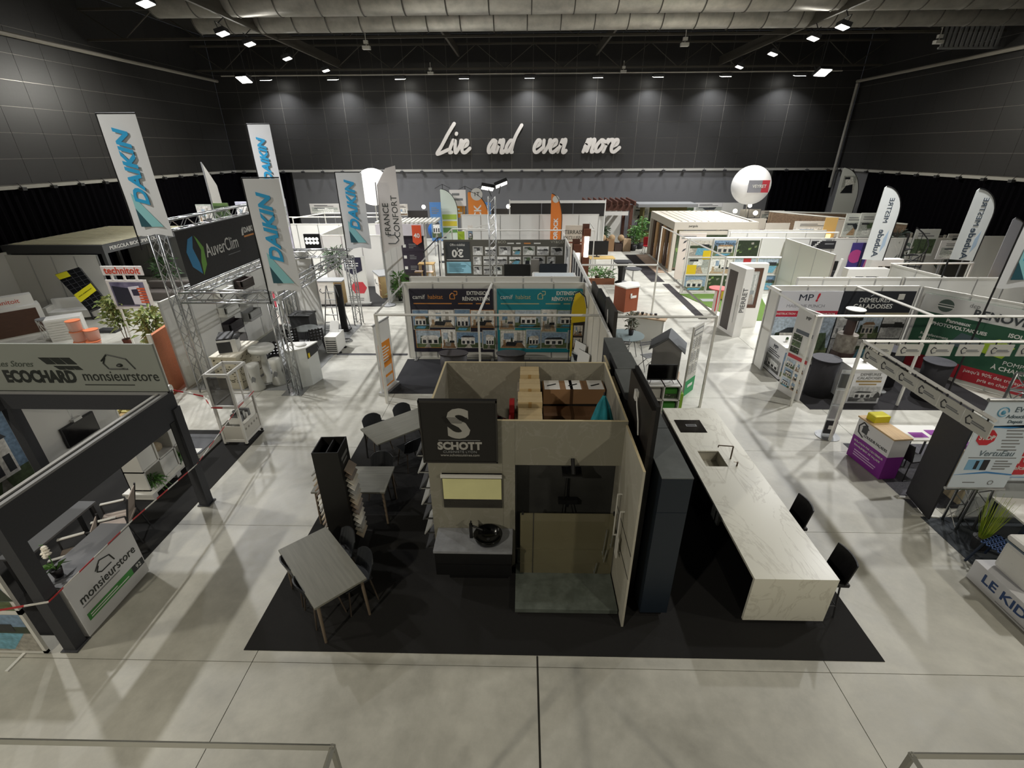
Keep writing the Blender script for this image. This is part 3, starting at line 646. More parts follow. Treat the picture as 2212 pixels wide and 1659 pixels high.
ft = T('kitchen_tap', 'brushed steel L shaped tap beside the island sink', 'tap', (3.9, 7.45, .9)); BR = mat('5A4E40', .3, .8, name='brushed_bronze'); B().t((0, 0, 0), (0, 0, .28), .013, 8).go('riser', BR, ft); B().t((0, 0, .28), (-.26, .03, .28), .011, 8).t((-.26, .03, .28), (-.26, .03, .24), .011, 8).go('spout', BR, ft); B().c(.03, -.22, 0, .09, .014, n=10).t((.03, -.22, .08), (-.04, -.22, .09), .007, 6).go('lever', BR, ft)
def bar_stool(x, y, rz, label, m=mat('141316', .55, name='black_leather')):
    t = T('bar_stool', label, 'stool', (x, y, .008), rz, 'bar stools at the marble island')
    B().e([(-.2, -.2), (.2, -.2), (.22, .27), (-.22, .27)], .6, .66).go('seat', m, t, bev=.015)
    bb = B()   # curved backrest
    for i in range(6):
        a0, a1 = -.22+.0733*i, -.22+.0733*(i+1); f = lambda a: .24-(a*a)*1.1
        bb.add([(a0, f(a0), .64), (a1, f(a1), .64), (a1, f(a1)+.02, .64), (a0, f(a0)+.02, .64), (a0, f(a0)+.06, 1.02), (a1, f(a1)+.06, 1.02), (a1, f(a1)+.08, 1.02), (a0, f(a0)+.08, 1.02)], UNITBOX)
    bb.go('backrest', m, t, smooth=0)
    for sx in (-1, 1):
        for sy in (-1, 1): B().t((sx*.17, sy*.17, .6), (sx*.21, sy*.22, 0), .012, 8).go('leg', CHAR, t)
    B().path([(-.2, -.2, .22), (.2, -.2, .22), (.2, .2, .22), (-.2, .2, .22), (-.2, -.2, .22)], .008, 6).go('footrest', CHAR, t); return t
bar_stool(4.3, 5.0, -90, 'black leather bar stool at the near end of the marble island'); bar_stool(4.3, 6.1, -90, 'black leather bar stool second along the marble island')
# tables and chairs
TT = mat('77766C', .5, kind='wood', scale=2, amt=.08, name='grey_oak_top'); LG = mat('6E6152', .5, name='wooden_leg')
def shell_chair(loc, rz, label, m=mat('26282B', .45, name='dark_shell'), lm=mat('4A4138', .5), group='dark shell chairs on the black carpet', h=.83):
    t = T('dining_chair', label, 'chair', (loc[0], loc[1], .0085), rz, group)
    B().e([(-.21, -.22), (.21, -.22), (.2, .2), (-.2, .2)], .44, .465).go('seat', m, t, bev=.01)
    bb = B(); f = lambda a: .24-a*a*1.6
    for i in range(8):
        a0, a1 = -.22+.055*i, -.22+.055*(i+1)
        def top_(a): return h-.03-(abs(a)/.22)**3*.08
        bb.add([(a0, f(a0)-.04, .46), (a1, f(a1)-.04, .46), (a1, f(a1)-.022, .46), (a0, f(a0)-.022, .46), (a0, f(a0)+.05, top_(a0)), (a1, f(a1)+.05, top_(a1)), (a1, f(a1)+.068, top_(a1)), (a0, f(a0)+.068, top_(a0))], UNITBOX)
    bb.go('backrest', m, t)
    for sx in (-1, 1):
        for sy in (-1, 1): B().t((sx*.16, sy*.16, .44), (sx*.22, sy*.22, 0), .015, 8, .01).go('leg', lm, t)
    return t
t1 = gz(600, 1188, .75); t2 = gz(706, 1140, .75); t3 = gz(792, 1246, .75); t4 = gz(678, 1315, .75); c1 = (t1+t2+t3+t4)/4
ang = math.degrees(math.atan2((t4-t1).y, (t4-t1).x))
table('rectangular grey oak table with round legs, nearest on the carpet', (c1.x, c1.y, .008), (t4-t1).length, (t1-t2).length, .745, TT, LG, ang, name='dining_table')
def around(c, a, dx, dy, off, label): 
    ca, sa = math.cos(R(a)), math.sin(R(a)); shell_chair((c.x+dx*ca-dy*sa, c.y+dx*sa+dy*ca, .008), a+off, label)
around(c1, ang, -.3, .33, 0, 'grey shell chair behind the nearest table, upper one'); around(c1, ang, .28, .33, 0, 'grey shell chair behind the nearest table, lower one')
around(c1, ang, -.36, -.13, 180, 'dark shell chair pushed under nearest table, farther on left side'); around(c1, ang, .16, -.13, 180, 'dark shell chair pushed under nearest table, nearer on left side')
table('grey oak table behind the black sample tower', (-3.05, 6.93, .008), 1.3, .76, .745, TT, LG, 1, name='dining_table')
shell_chair((-2.75, 7.45, .008), 0, 'dark shell chair behind the middle table'); 
t1 = gz(783, 925, .75); t2 = gz(895, 884, .75); t4 = gz(820, 960, .75); u_ = (t2-t1); a3 = math.degrees(math.atan2(u_.y, u_.x)); v_ = Vector((-math.sin(R(a3)), math.cos(R(a3)), 0)); c3 = t1+u_.normalized()*.75-v_*.4
table('long grey oak table farthest back on the carpet', (c3.x, c3.y, .008), 1.6, .8, .745, TT, CHAR, a3, name='dining_table')
around(c3, a3, -.4, .5, 0, 'dark shell chair behind the far table, left one'); around(c3, a3, .35, .5, 0, 'dark shell chair behind the far table, right one')
around(c3, a3, -.15, -.52, 180, 'dark shell chair in front of the far table, left one'); around(c3, a3, .45, -.52, 180, 'dark shell chair in front of the far table, right one')
t = T('booklet', 'small white printed card on the middle table', 'card', (-2.98, 6.75, .753)); B().b(-.07, .07, -.05, .05, 0, .004).go('sheet', WHITE, t); B().b(-.05, .05, -.03, .02, .004, .006).go('print', DGREY, t)
# black sample tower
tw = T('sample_tower', 'tall black sample tower with tilted tile samples on its sides', 'display', (-3.0, 6.15, .008), 3)
B().b(-.2, .2, -.23, -.215, .04, 2.0).b(-.2, .2, .215, .23, .04, 2.0).b(-.2, -.185, -.215, .215, .04, 2.0).b(.185, .2, -.215, .215, .04, 2.0).b(-.008, .008, -.21, .21, .04, 1.97).go('casing', mat('100F0E', .5), tw)
B().b(-.32, .36, -.3, .3, 0, .04).go('base_plate', CHAR, tw)
B().b(.2, .203, -.14, .14, 1.78, 1.84).b(.2, .203, -.1, .1, 1.7, 1.74).go('header_print', GREY, tw)
SC = ['C9C4B6', '8C7B6A', 'A9A498', 'D8D5CC', '6E6258', 'B3A58F', '9B9B97']
for k in range(14):
    z = 1.5-k*.1
    for sx in (1, -1):
        B().add([(sx*.2, -.14, z+.1), (sx*.2, .14, z+.1), (sx*.31, .14, z), (sx*.31, -.14, z), (sx*.21, -.14, z+.12), (sx*.21, .14, z+.12), (sx*.32, .14, z+.02), (sx*.32, -.14, z+.02)], UNITBOX).go('tile_sample', mat(SC[(k*3+sx) % 7], .4), tw)
# ================================================================ LEFT SIDE STANDS
def ext(u0, v0, u1, v1, y):
    a = gy(u0, v0, y); b_ = gy(u1, v1, y); return a.x, max(b_.z, 0), b_.x, a.z
PERG = mat('3B3C40', .75, kind='noise', scale=40, amt=.06, name='anthracite_powder_coat')
carpet(-9.6, -6.28, 4.3, 9.75, 'black carpet under the blinds stand on the left')
pg = T('pergola', 'anthracite grey pergola frame with pale gutters, left foreground', 'pergola', (-6.05, 7.02, .0085))
def pbeam(x0, x1, y0, y1, z0=1.82, z1=2.42):
    o = B().b(x0, x1, y0, y1, z0, z1-.03).go('beam', PERG, pg)
    if x1-x0 > y1-y0: d = (y1-y0)/3; [B().b(x0, x1, y0+k*d, y0+(k+1)*d, z1-.03, z1-(0 if k != 1 else .02)).go('gutter_strip', [mat('8E8E8E', .5), BLACK, mat('8E8E8E', .5)][k], o) for k in range(3)]
    else: d = (x1-x0)/3; [B().b(x0+k*d, x0+(k+1)*d, y0, y1, z1-.03, z1-(0 if k != 1 else .02)).go('gutter_strip', [mat('A6A5A2', .5), BLACK, mat('8E8E8E', .5)][k], o) for k in range(3)]
pbeam(-.17, .0, -2.95, -.0); pbeam(-3.0, .0, .0, .17, 2.1); pbeam(-3.1, -2.93, -2.95, 0, 2.1)
for x, y, zt in ((-.13, .001, 2.1), (-.169, -2.949, 1.82), (-3.05, .02, 2.1), (-3.05, -2.93, 2.1)): B().b(x, x+.168, y-.0, y+.168, 0, zt).b(x-.03, x+.2, y-.03, y+.2, 0, .012).go('post', PERG, pg)
B().b(.001, .012, -.14, -.02, 1.0, 1.9).go('lamp_slot', BLACK, pg)
sb = T('fascia_sign', 'grey fascia board with dark lettering and house logo above the pergola', 'sign', (-6.05, 7.1, 2.43))
FB = mat('8F938B', .5, name='fascia_grey'); DK = mat('2E312E', .5, name='sign_ink'); DK2 = mat('555C54', .5)
B().b(-3.4, 0, 0, .04, 0, .86).go('board', FB, sb)
txt(sb, 'monsieurstore', -.07, .28, .27, DK, al='RIGHT', bold=.003, sx=.82)
lines(sb, -1.4, -.08, .1, .14, 1, DK); txt(sb, 'ECOCHARD', -1.5, .26, .3, DK, al='RIGHT', bold=.014, sx=.75); txt(sb, 'Les Stores', -2.15, .5, .15, DK2, al='RIGHT', shear=.4)
hs = B(); hs.path([(-.95, -.004, .56), (-.82, -.004, .68), (-.52, -.004, .6), (-.42, -.004, .42)], .013, 4).path([(-.87, -.004, .62), (-.93, -.004, .52), (-.87, -.004, .42), (-.55, -.004, .42)], .013, 4).sph(-.66, -.003, .49, .05, .6, 8, 6); hs.go('house_logo', DK, sb)
for k in range(3): B().p([(-2.0+k*.18, .62), (-1.9+k*.18, .5), (-1.74+k*.18, .5), (-1.83+k*.18, .62)], -.006, 0).p([(-1.8+k*.14, .47), (-1.72+k*.14, .4), (-1.6+k*.14, .4), (-1.66+k*.14, .47)], -.006, 0).go('awning_logo', DK, sb)
partition((-9.62, 4.4), (-9.62, 9.6), 'white panel wall behind the anthracite pergola', h=2.1, n=5)
t = T('television', 'black television on the wall under the pergola', 'television', (-9.58, 8.58, .5), 90); B().b(-.4, .4, -.05, 0, 0, .46).go('casing', CHAR, t); B().b(-.38, .38, -.053, -.05, .02, .44).go('screen', mat('0A0808', .12), t); B().b(-.1, .1, -.08, .0, .46, .52).go('camera_bar', ALU, t)
t = T('poster', 'blue sky poster on the wall behind the pergola', 'poster', (-9.58, 6.9, .3), 90); B().b(-.5, .5, -.01, 0, 0, 1.7).go('sheet', WHITE, t); pic(t, -.5, 0, 1, 1.7, 'house', -.011, 5)
ct = T('counter', 'white counter with dark lettering and green stripe by the pergola post', 'counter', (-6.0, 4.27, .0085), 90)
B().b(0, 1.17, .02, .42, .02, .97).go('body', mat('CFCFCF', .5), ct, bev=.004); B().b(-.01, 1.18, 0, .44, .97, .995).go('top', mat('66676A', .4), ct)
txt(ct, 'monsieurstore', .6, .58, .2, DK, y=.014, bold=.003, sx=.84)
B().path([(.45, .016, .78), (.56, .016, .88), (.72, .016, .83), (.76, .016, .7)], .01, 4).path([(.52, .016, .82), (.47, .016, .75), (.53, .016, .7), (.7, .016, .7)], .01, 4).go('house_logo', DK, ct)
B().b(.1, .92, .014, .02, .22, .34).go('green_stripe', mat('3E8A3E', .5), ct); B().b(.92, 1.15, .014, .02, .22, .34).go('dark_badge', mat('252A2C', .5), ct); lines(ct, .14, .88, .24, .32, 2, WHITE, y=.011); txt(ct, '92', 1.04, .28, .1, WHITE, y=.012); lines(ct, .1, 1.1, .46, .49, 1, GREY, y=.013)
for k in range(6): B().b(-.014, -.01, .1+.04*k, .14+.04*k, .85-.1*k, .88-.1*k).go('side_print', GREY, ct)
oc = T('orchid', 'white orchid in a black pot on the green striped counter', 'plant', (-6.2, 4.45, 1.004)); B().lathe(0, 0, [(.05, 0), (.07, .13), (.06, .13), (.05, .1)], 14).go('pot', BLACK, oc, smooth=1)
B().path([(0, 0, .12), (-.05, .05, .35), (-.12, .1, .45), (-.2, .12, .42)], .006, 5).go('stem', LEAF, oc); bb = B(); rr = random.Random(3)
for k in range(14):
    c = (-.02-.016*k, .04+.007*k, .36+.1*math.sin(k*.45)-.004*k); a = rr.uniform(0, 6); bb.sph(c[0], c[1], c[2], .035, .5, 6, 4)
bb.go('blossom', mat('E6DFD0', .6), oc); bb = B(); leaves(bb, 0, 0, .1, .04, .05, 7, .2, .05, 5); bb.go('leaf', LEAF, oc)
def sling_chair(loc, rz, label):
    t = T('sling_chair', label, 'chair', (loc[0], loc[1], .0085), rz, 'sling chairs behind the counter'); F = mat('A5988E', .7, name='sling_fabric')
    B().b(-.23, .23, -.24, .22, .42, .44).go('seat', F, t); B().px([(.2, .46), (.215, .46), (.335, .9), (.32, .9)], -.22, .22).go('backrest', F, t)
    for s in (-1, 1): B().path([(s*.25, -.25, 0), (s*.25, -.24, .62), (s*.25, .22, .62), (s*.25, .22, .43), (s*.25, -.24, .43)], .014, 6).t((s*.25, .3, 0), (s*.25, .22, .44), .014, 6).t((s*.24, .2, .44), (s*.24, .34, .93), .016, 6).go('side_frame', CHAR, t)
    B().b(-.27, -.22, -.24, .1, .634, .65).go('armrest', OFFW, t); B().b(.22, .27, -.24, .1, .634, .65).go('armrest', OFFW, t); return t
sling_chair((-6.95, 5.35), -60, 'sling garden chair behind the counter, nearer the orchid'); sling_chair((-6.95, 6.15), -65, 'sling garden chair behind the counter, farther one')
table('dark garden table under the pergola beam', (-7.5, 5.6, .0085), .42, 1.3, .74, mat('5B5C5E', .4), CHAR, 0, leg='square')
cs = T('cube_shelf', 'white cube shelf with boxes and grass on a white pallet', 'shelf', (-7.25, 7.25, .0085), 90)
B().b(-.1, 1.5, -.1, .5, .1, .14).go('pallet_deck', WHITE, cs); [B().b(x, x+.12, -.08, .48, 0, .1).go('pallet_foot', WHITE, cs) for x in (-.08, .62, 1.36)]
B().b(0, 1.35, 0, .02, .14, .14).b(0, 1.35, .38, .4, .14, 1.02).b(0, 1.35, 0, .4, .14, .17).b(0, 1.35, 0, .4, .99, 1.02).b(0, 1.35, 0, .4, .565, .595).b(0, .03, 0, .4, .14, 1.02).b(1.32, 1.35, 0, .4, .14, 1.02).b(.44, .47, 0, .4, .14, 1.02).b(.88, .91, 0, .4, .14, 1.02).go('frame', WHITE, cs)
for x, z in ((.05, .6), (.49, .17), (.93, .6)): B().b(x, x+.37, .02, .36, z, z+.36).go('storage_box', mat('E4E4DE', .6), cs)
for x, z in ((.04, .17), (.92, .17)): bb = B(); leaves(bb, x+.2, .1, z, .1, .1, 80, .26, .03, int(x*10), .5); bb.go('grass', LEAF, cs)
B().sph(.67, .2, .72, .13, .8, 10, 7).go('woven_ball', mat('A89A80', .8), cs)
t = T('low_plinth', 'low dark plinth with white edge behind the pergola post', 'plinth', (-7.6, 8.95, .0085)); B().b(-.5, .5, -.4, .4, 0, .12).go('body', WHITE, t); B().b(-.5, .5, -.4, .4, .12, .135).go('top', DGREY, t)
pb = T('photo_board', 'white framed board of garden photographs by the pergola post', 'display board', (-7.3, 4.02, 0))
B().b(-1.0, 0.9, 0, .04, .02, .07).b(-1.0, .9, 0, .04, .78, .86).b(-1.0, .9, 0, .04, 1.55, 1.62).b(.85, .9, 0, .04, .02, 1.62).b(-1.0, -.95, 0, .04, .02, 1.62).go('frame', WHITE, pb)
pic(pb, -.95, .07, 1.8, .71, 'pool', -.001, 8); pic(pb, -.95, .86, 1.8, .69, 'house', -.001, 9); B().b(-.95, .85, .005, .03, .07, 1.55).go('backing', OFFW, pb); [B().b(x, x+.04, -.25, .2, 0, .02).go('foot', WHITE, pb) for x in (-.1, .55)]
# display cart
dc = T('display_cart', 'white framed display cart with grey panels wrapped in barrier tape', 'cart', (-6.36, 9.12, 0), 90+0)
WF = mat('D6D4CE', .45)
for x in (0, .68): [B().b(x-.025, x+.025, y-.025, y+.025, .05, 1.8).go('upright', WF, dc) for y in (0, .5)]
for z in (1.78, .12, 1.0): B().b(0, .68, -.02, .02, z-.03, z+.03).b(0, .68, .48, .52, z-.03, z+.03).b(-.02, .02, 0, .5, z-.03, z+.03).b(.66, .7, 0, .5, z-.03, z+.03).go('crossbar', WF, dc)
B().b(.32, .36, -.01, .01, 1.0, 1.78).go('crossbar', WF, dc); B().b(.03, .65, 0, .5, .99, 1.0).go('shelf', OFFW, dc)
B().b(.03, .65, -.008, .008, .15, .5).b(.03, .65, .492, .508, .15, .5).b(-.008, .008, .03, .47, .15, .5).go('perforated_panel', mat('C4C1B8', .5), dc); B().b(-.008, .008, .03, .47, 1.05, 1.72).go('mesh_panel', mat('5A5855', .5, alpha=.7), dc)
for k in range(5): B().t((.1+.12*k, -.01, .38), (.1+.12*k, -.0, .38), .03, 12).go('round_hole', mat('8C8980', .6), dc)
for k in range(5): B().b(.1+.1*k, .17+.1*k, .1, .35, .5, .62+.05*(k % 3)).go('hanging_item', [WHITE, GREY, STEEL][k % 3], dc)
for x in (0, .68): [B().c(x, y, 0, .05, .03, n=10).go('castor', BLACK, dc) for y in (0, .5)]
# barrier tape
def tape(pts, label, seg=.26):
    t = T('barrier_tape', label, 'tape', pts[0]); k = 0; o = Vector(pts[0]); RD = mat('B8252B', .5, name='red_tape'); WT = mat('DAD8D2', .5, name='white_tape')
    for a, b_ in zip(pts, pts[1:]):
        a = Vector(a)-o; b_ = Vector(b_)-o; n = max(1, round((b_-a).length/seg)); d = (b_-a)/n; sd = Vector((-d.y, d.x, 0)).normalized()*.003
        for i in range(n):
            p = a+d*i; q = a+d*(i+1); u_ = Vector((0, 0, .032)); tw = Vector((.014, 0, 0))
            B().add([p-sd, q-sd, q+sd, p+sd, p-sd+u_+tw, q-sd+u_+tw, q+sd+u_+tw, p+sd+u_+tw], UNITBOX).go('tape_stripe', (RD, WT)[k % 2], t); k += 1
tape([(-6.3, 9.78, 1.05), (-6.32, 9.1, .98), (-6.02, 7.1, .9), (-5.99, 5.5, 1.01), (-5.97, 4.25, 1.0), (-5.99, 4.05, .98), (-6.6, 3.98, .9), (-8.2, 3.96, .95)], 'red and white barrier tape strung from the display cart round the counter')
tape([(-8.6, 9.72, 1.2), (-7.4, 9.6, 1.0), (-6.92, 9.1, .98), (-6.4, 9.07, .98)], 'red and white barrier tape behind the display cart')
# ---------------------------------------------------------------- truss stand with the air-conditioning banners
carpet(-9.5, -6.3, 11.9, 17.6, 'pale grey carpet inside the truss stand', mat('8F908E', .9, kind='carpet', scale=30), .006)
XT0, XT1, YT0, YT1 = -8.95, -6.42, 11.85, 17.65
truss((XT0, YT0, .02), (XT0, YT0, 4.3), 'tall truss tower at the front left of the truss stand', name='truss_tower')
truss((XT1, YT0, .02), (XT1, YT0, 2.6), 'truss tower with white kiosk, front right of the truss stand', name='truss_tower')
truss((XT1, YT1, .02), (XT1, YT1, 2.6), 'truss tower at back right of the truss stand', name='truss_tower')
truss((XT0, YT1, .02), (XT0, YT1, 4.3), 'tall truss tower at the back left of the truss stand', name='truss_tower')
for a, b_, lb in (((XT0+.15, YT0, 2.74), (XT1-.0, YT0, 2.74), 'horizontal front truss beam of the truss stand'), ((XT1, YT0+.15, 2.74), (XT1, YT1-.15, 2.74), 'horizontal right truss beam of the truss stand'), ((XT0+.15, YT1, 2.74), (XT1+.13, YT1, 2.74), 'horizontal rear truss beam of the truss stand'), ((XT0, YT0+.15, 2.74), (XT0, YT1-.15, 2.74), 'left truss beam just below the dark banner'), ((XT0, YT0+.15, 4.44), (XT0, YT1-.15, 4.44), 'upper left truss beam above the dark banner')): truss(a, b_, lb)
t = T('base_plate', 'square steel base plate under the kiosk truss tower', 'plate', (XT1, YT0, .0)); B().b(-.28, .28, -.28, .28, 0, .015).go('plate', STEEL, t)
av = T('fabric_banner', 'dark banner with white lettering and blue and green drop logo', 'banner', (XT0+.14, YT0+.4, 2.9), 90); LB = 5.0
B().b(0, LB, -.01, .0, 0, 1.4).go('cloth', mat('2B2A2A', .7), av); txt(av, 'AuverClim', 1.0, .72, .52, WHITE, y=-.014, al='LEFT', bold=.01, sx=.72); txt(av, 'DAIKIN', 3.1, .98, .22, WHITE, y=-.014, al='LEFT', bold=.008)
B().b(3.05, 3.95, -.014, -.01, .78, .83).go('orange_rule', mat('D98A3A', .5), av); lines(av, 2.0, 3.0, .42, .46, 1, GREY, y=-.013); B().p([(2.95, .85), (3.05, .85), (3.08, 1.1), (2.98, 1.02)], -.014, -.01).go('triangle_logo', WHITE, av)
BL = mat('2F86B8', .5); GN = mat('6FA83A', .5)
B().p([(.62, .2), (.3, .45), (.22, .85), (.4, 1.15), (.62, 1.2), (.5, .9), (.62, .5)], -.014, -.01).go('blue_drop', BL, av); B().p([(.66, .15), (.9, .4), (.95, .85), (.78, 1.1), (.68, 1.2), (.82, .8), (.7, .5)], -.014, -.01).go('green_drop', GN, av)
B().b(4.2, 4.9, -.016, -.01, .45, 1.15).go('printed_unit', mat('8C8B88', .5), av)
def daikin(x, y, z, w, h, label, flip=False, wind=0):
    t = T('banner_flag', label, 'flag', (x, y, z), wind, 'white air conditioning flags on the truss towers'); bb = B(); n = 8
    vs = []
    for i in range(n+1):
        for j in range(13):
            xx = w*i/n; zz = h*j/12; vs.append((xx, .02*math.sin(i*.9+j*.5)*(1-j/14), zz-.03*math.sin(i)*(j == 0)))
    bb.add(vs, [(i*13+j, (i+1)*13+j, (i+1)*13+j+1, i*13+j+1) for i in range(n) for j in range(12)])
    FL = mat('D9DADA', .6, name='flag_cloth'); bb.go('cloth', FL, t, smooth=1)
    B().t((-.02, .01, -.35), (-.02, .01, h+.02), .018, 8).t((-.02, .01, h+.02), (w, .01, h+.02), .015, 8).go('pole', BLACK, t)
    AZ = mat('2FA3D6', .5, name='azure_print'); TQ = mat('8FC9CC', .5); 
    txt(t, 'DAIKIN', w*.5, h*.57, w*.5, AZ, y=-.03, ry=-90, bold=.016, sx=1.12*h/2.65, shear=.25)
    B().p([(w*.22, .2), (w*.52, .2), (w*.22, .62)], -.03, -.026).go('dark_triangle', mat('2E5660', .5), t); B().p([(w*.52, .2), (w*.85, .2), (w*.22, .95), (w*.22, .62)], -.03, -.026).go('pale_triangle', TQ, t); return t
daikin(-9.33, 11.7, 4.3, .86, 2.55, 'tall white flag with azure letters at the left front truss tower'); daikin(-6.42, 11.66, 2.95, .84, 2.6, 'white flag with azure letters above the kiosk truss tower')
daikin(-6.4, 17.5, 2.95, .9, 2.5, 'white flag with azure letters at the back right truss tower'); daikin(-9.06, 17.5, 4.4, .74, 2.5, 'white flag with azure letters highest at the back left truss tower')
partition((-9.62, 12.0), (-9.62, 17.6), 'white wall carrying the letterboxes in truss stand', h=2.55, n=5); partition((-9.6, 17.85), (-7.9, 17.85), 'white wall closing the truss stand at the back', h=2.5, n=2)
MBX = T('mailbox', 'white letterbox', 'letterbox', (-9.56, 14.4, 2.0), 90, 'letterboxes on the white wall')
def mbox(y, z, c, label, w=.75):
    t = T('letterbox', label, 'letterbox', (-9.598, y, z), 90, 'letterbox units on the white wall'); m = mat(c, .35)
    B().b(0, w, -.28, 0, 0, .1).b(0, w, -.28, -.22, .1, .3).b(0, .05, -.28, 0, .1, .3).b(w-.05, w, -.28, 0, .1, .3).b(0, w, -.03, 0, .1, .36).go('body', m, t, bev=.01); B().b(.06, w-.06, -.22, -.03, .08, .12).go('inner', mat('8C8B86', .5), t)
bpy.data.objects.remove(MBX)
for y, z, c, lb in ((14.2, 1.95, 'E2E2DC', 'white open letterbox, top of the left column'), (14.2, 1.4, 'D8D8D2', 'pale letterbox, second in the left column'), (14.2, .85, '2A2529', 'black letterbox on the white wall'), (14.2, .35, '7C7876', 'grey letterbox lowest in the left column'), (15.4, 1.95, '3A302C', 'dark brown letterbox, top of the right column'), (15.4, 1.4, 'DADAD5', 'white letterbox, second in the right column'), (15.4, .85, '9A9A97', 'light grey letterbox in the right column')): mbox(y, z, c, lb)
# white perforated counter with copier
pc = T('perforated_counter', 'cream counter with leaf shaped perforated panels', 'counter', (-8.3, 12.55, .0065)); CR_ = mat('BFB8A3', .6, name='cream_panel')
B().b(-.35, .35, -.6, .6, 0, .98).go('body', CR_, pc); B().b(-.38, .38, -.63, .63, .98, 1.01).go('top', mat('CFC9B8', .5), pc); rr = random.Random(9); bb = B()
for k in range(60):
    y, z = rr.uniform(-.55, .55), rr.uniform(.15, .9); bb.px([(y-.03, z), (y, z-.014), (y+.035, z+.005), (y, z+.018)], .351, .354)
    x, z = rr.uniform(-.3, .3), rr.uniform(.15, .9); bb.p([(x-.03, z), (x, z-.014), (x+.035, z+.005), (x, z+.018)], -.604, -.601)
bb.go('cutouts', mat('4A4538', .7), pc)['kind'] = 'stuff'
cp_ = T('photocopier', 'grey and white photocopier standing on the cream counter', 'printer', (-8.35, 12.45, 1.017), 20)
B().b(-.24, .24, -.26, .26, 0, .38).go('body', mat('D2D1CC', .4), cp_, bev=.01); B().b(-.245, .1, -.265, -.26, .02, .33).b(-.246, -.24, -.25, .25, .02, .33).go('front_cover', CHAR, cp_); B().add([(-.24, -.24, .38), (.14, -.24, .38), (.14, .24, .38), (-.24, .24, .38), (-.24, -.24, .42), (.14, -.24, .42), (.14, .24, .48), (-.24, .24, .48)], UNITBOX).go('lid', CHAR, cp_); B().b(.15, .3, -.2, .2, .36, .4).go('output_tray', DGREY, cp_)
def tulip(x, y, label, h=.78, r=.2, kind='stool'):
    t = T('moulded_stool', label, 'stool', (x, y, .0065), 0, 'white moulded stools'); W = mat('CFCFC8', .4)
    B().lathe(0, 0, [(r, 0), (r*.98, .06), (r*.62, h*.5), (r*.8, h*.85), (r*.85, h), (r*.5, h+.01)], 24).go('shell', W, t, smooth=1); B().p([(-.06, .25), (.03, .2), (.07, .4), (0, .45), (-.05, .38)], -.145, -.12).go('side_opening', GREY, t); return t
tulip(-7.1, 12.35, 'white hourglass stool nearest the kiosk'); tulip(-7.55, 11.98, 'white hourglass stool beside the display cart'); 
t = T('high_table', 'round white moulded high table between two white stools', 'table', (-7.55, 12.6, .0065)); B().lathe(0, 0, [(.3, 0), (.27, .04), (.1, .15), (.09, .8), (.3, .9), (.36, .98), (.34, 1.06), (.02, 1.04)], 28).go('shell', mat('CFCFC8', .4), t, smooth=1)
ks = T('info_kiosk', 'tall white curved kiosk with dark panel and yellow sticker', 'kiosk', (-6.28, 12.35, .0065)); B().e([(-.42, .25), (-.42, -.1), (-.3, -.3), (-.1, -.36), (.2, -.1), (.32, .35)], 0, 1.15).go('body', mat('CBCECB', .4), ks); B().e([(-.45, .28), (-.45, -.12), (-.31, -.33), (-.1, -.39), (.22, -.12), (.35, .38)], 1.15, 1.18).go('top', WHITE, ks)
B().add([(.205, -.1, .82), (.325, .35, .9), (.325, .35, 1.15), (.205, -.1, 1.15), (.215, -.1, .82), (.335, .35, .9), (.335, .35, 1.15), (.215, -.1, 1.15)], UNITBOX).go('dark_panel', CHAR, ks); B().b(.2, .245, -.08, -.01, .85, .98).go('yellow_sticker', mat('E3C81E', .5), ks)
B().lathe(-.0, 0.05, [(.14, 1.18), (.15, 1.22), (.1, 1.24), (.02, 1.24)], 16).b(-.3, -.2, .0, .1, 1.18, 1.22).go('product_stack', WHITE, ks)
def woven_chair(x, y, rz, label, c='232122'):
    t = T('woven_chair', label, 'chair', (x, y, .0065), rz, 'black woven chairs'); m = mat(c, .5)
    B().b(-.22, .22, -.22, .2, .43, .46).go('seat', m, t); bb = B()
    for i in range(5): bb.b(-.22+.1*i, -.17+.1*i, .2, .23, .46, .85)
    for i in range(4): bb.b(-.22, .23, .2, .23, .48+.1*i, .53+.1*i)
    bb.go('woven_back', m, t)
    for sx in (-1, 1):
        for sy in (-1, 1): B().t((sx*.18, sy*.18, .43), (sx*.22, sy*.22, 0), .016, 6).go('leg', m, t)
woven_chair(-6.95, 14.9, -150, 'black woven chair right of round grey table'); woven_chair(-7.6, 14.5, 30, 'black woven chair in front of the round grey table'); woven_chair(-7.7, 13.3, 20, 'black woven chair beside the white kiosk')
t = T('round_table', 'round grey garden table in the truss stand', 'table', (-7.35, 15.15, .0065)); B().c(0, 0, .7, .72, .38, n=28).go('tabletop', mat('6A706C', .4), t); [B().t((0, 0, .7), (math.cos(a)*.3, math.sin(a)*.3, 0), .014, 6).go('leg', CHAR, t) for a in (0, 2.1, 4.2)]
t = T('grill_cabinet', 'black box shaped cabinet behind the round grey table', 'cabinet', (-7.9, 16.2, .0065)); B().b(-.35, .35, -.3, .3, 0, .85).go('body', CHAR, t, bev=.02); B().b(-.38, .38, -.32, .32, .85, .9).go('lid', BLACK, t)
ac = T('air_conditioner', 'white air conditioning unit standing on the aisle edge', 'air conditioner', (-6.35, 14.95, .0)); B().b(-.2, .2, -.38, .38, .04, .62).go('casing', WHITE, ac, bev=.01); [B().b(-.17, .17, -.385, -.38, .1+.07*k, .13+.07*k).go('grille_slot', CHAR, ac) for k in range(6)]; B().b(-.25, .25, -.3, -.2, 0, .04).b(-.25, .25, .2, .3, 0, .04).go('foot', BLACK, ac); B().px([(.1, .63), (.12, .63), (.32, .95), (.3, .95)], -.18, .12).go('flyer', WHITE, ac)
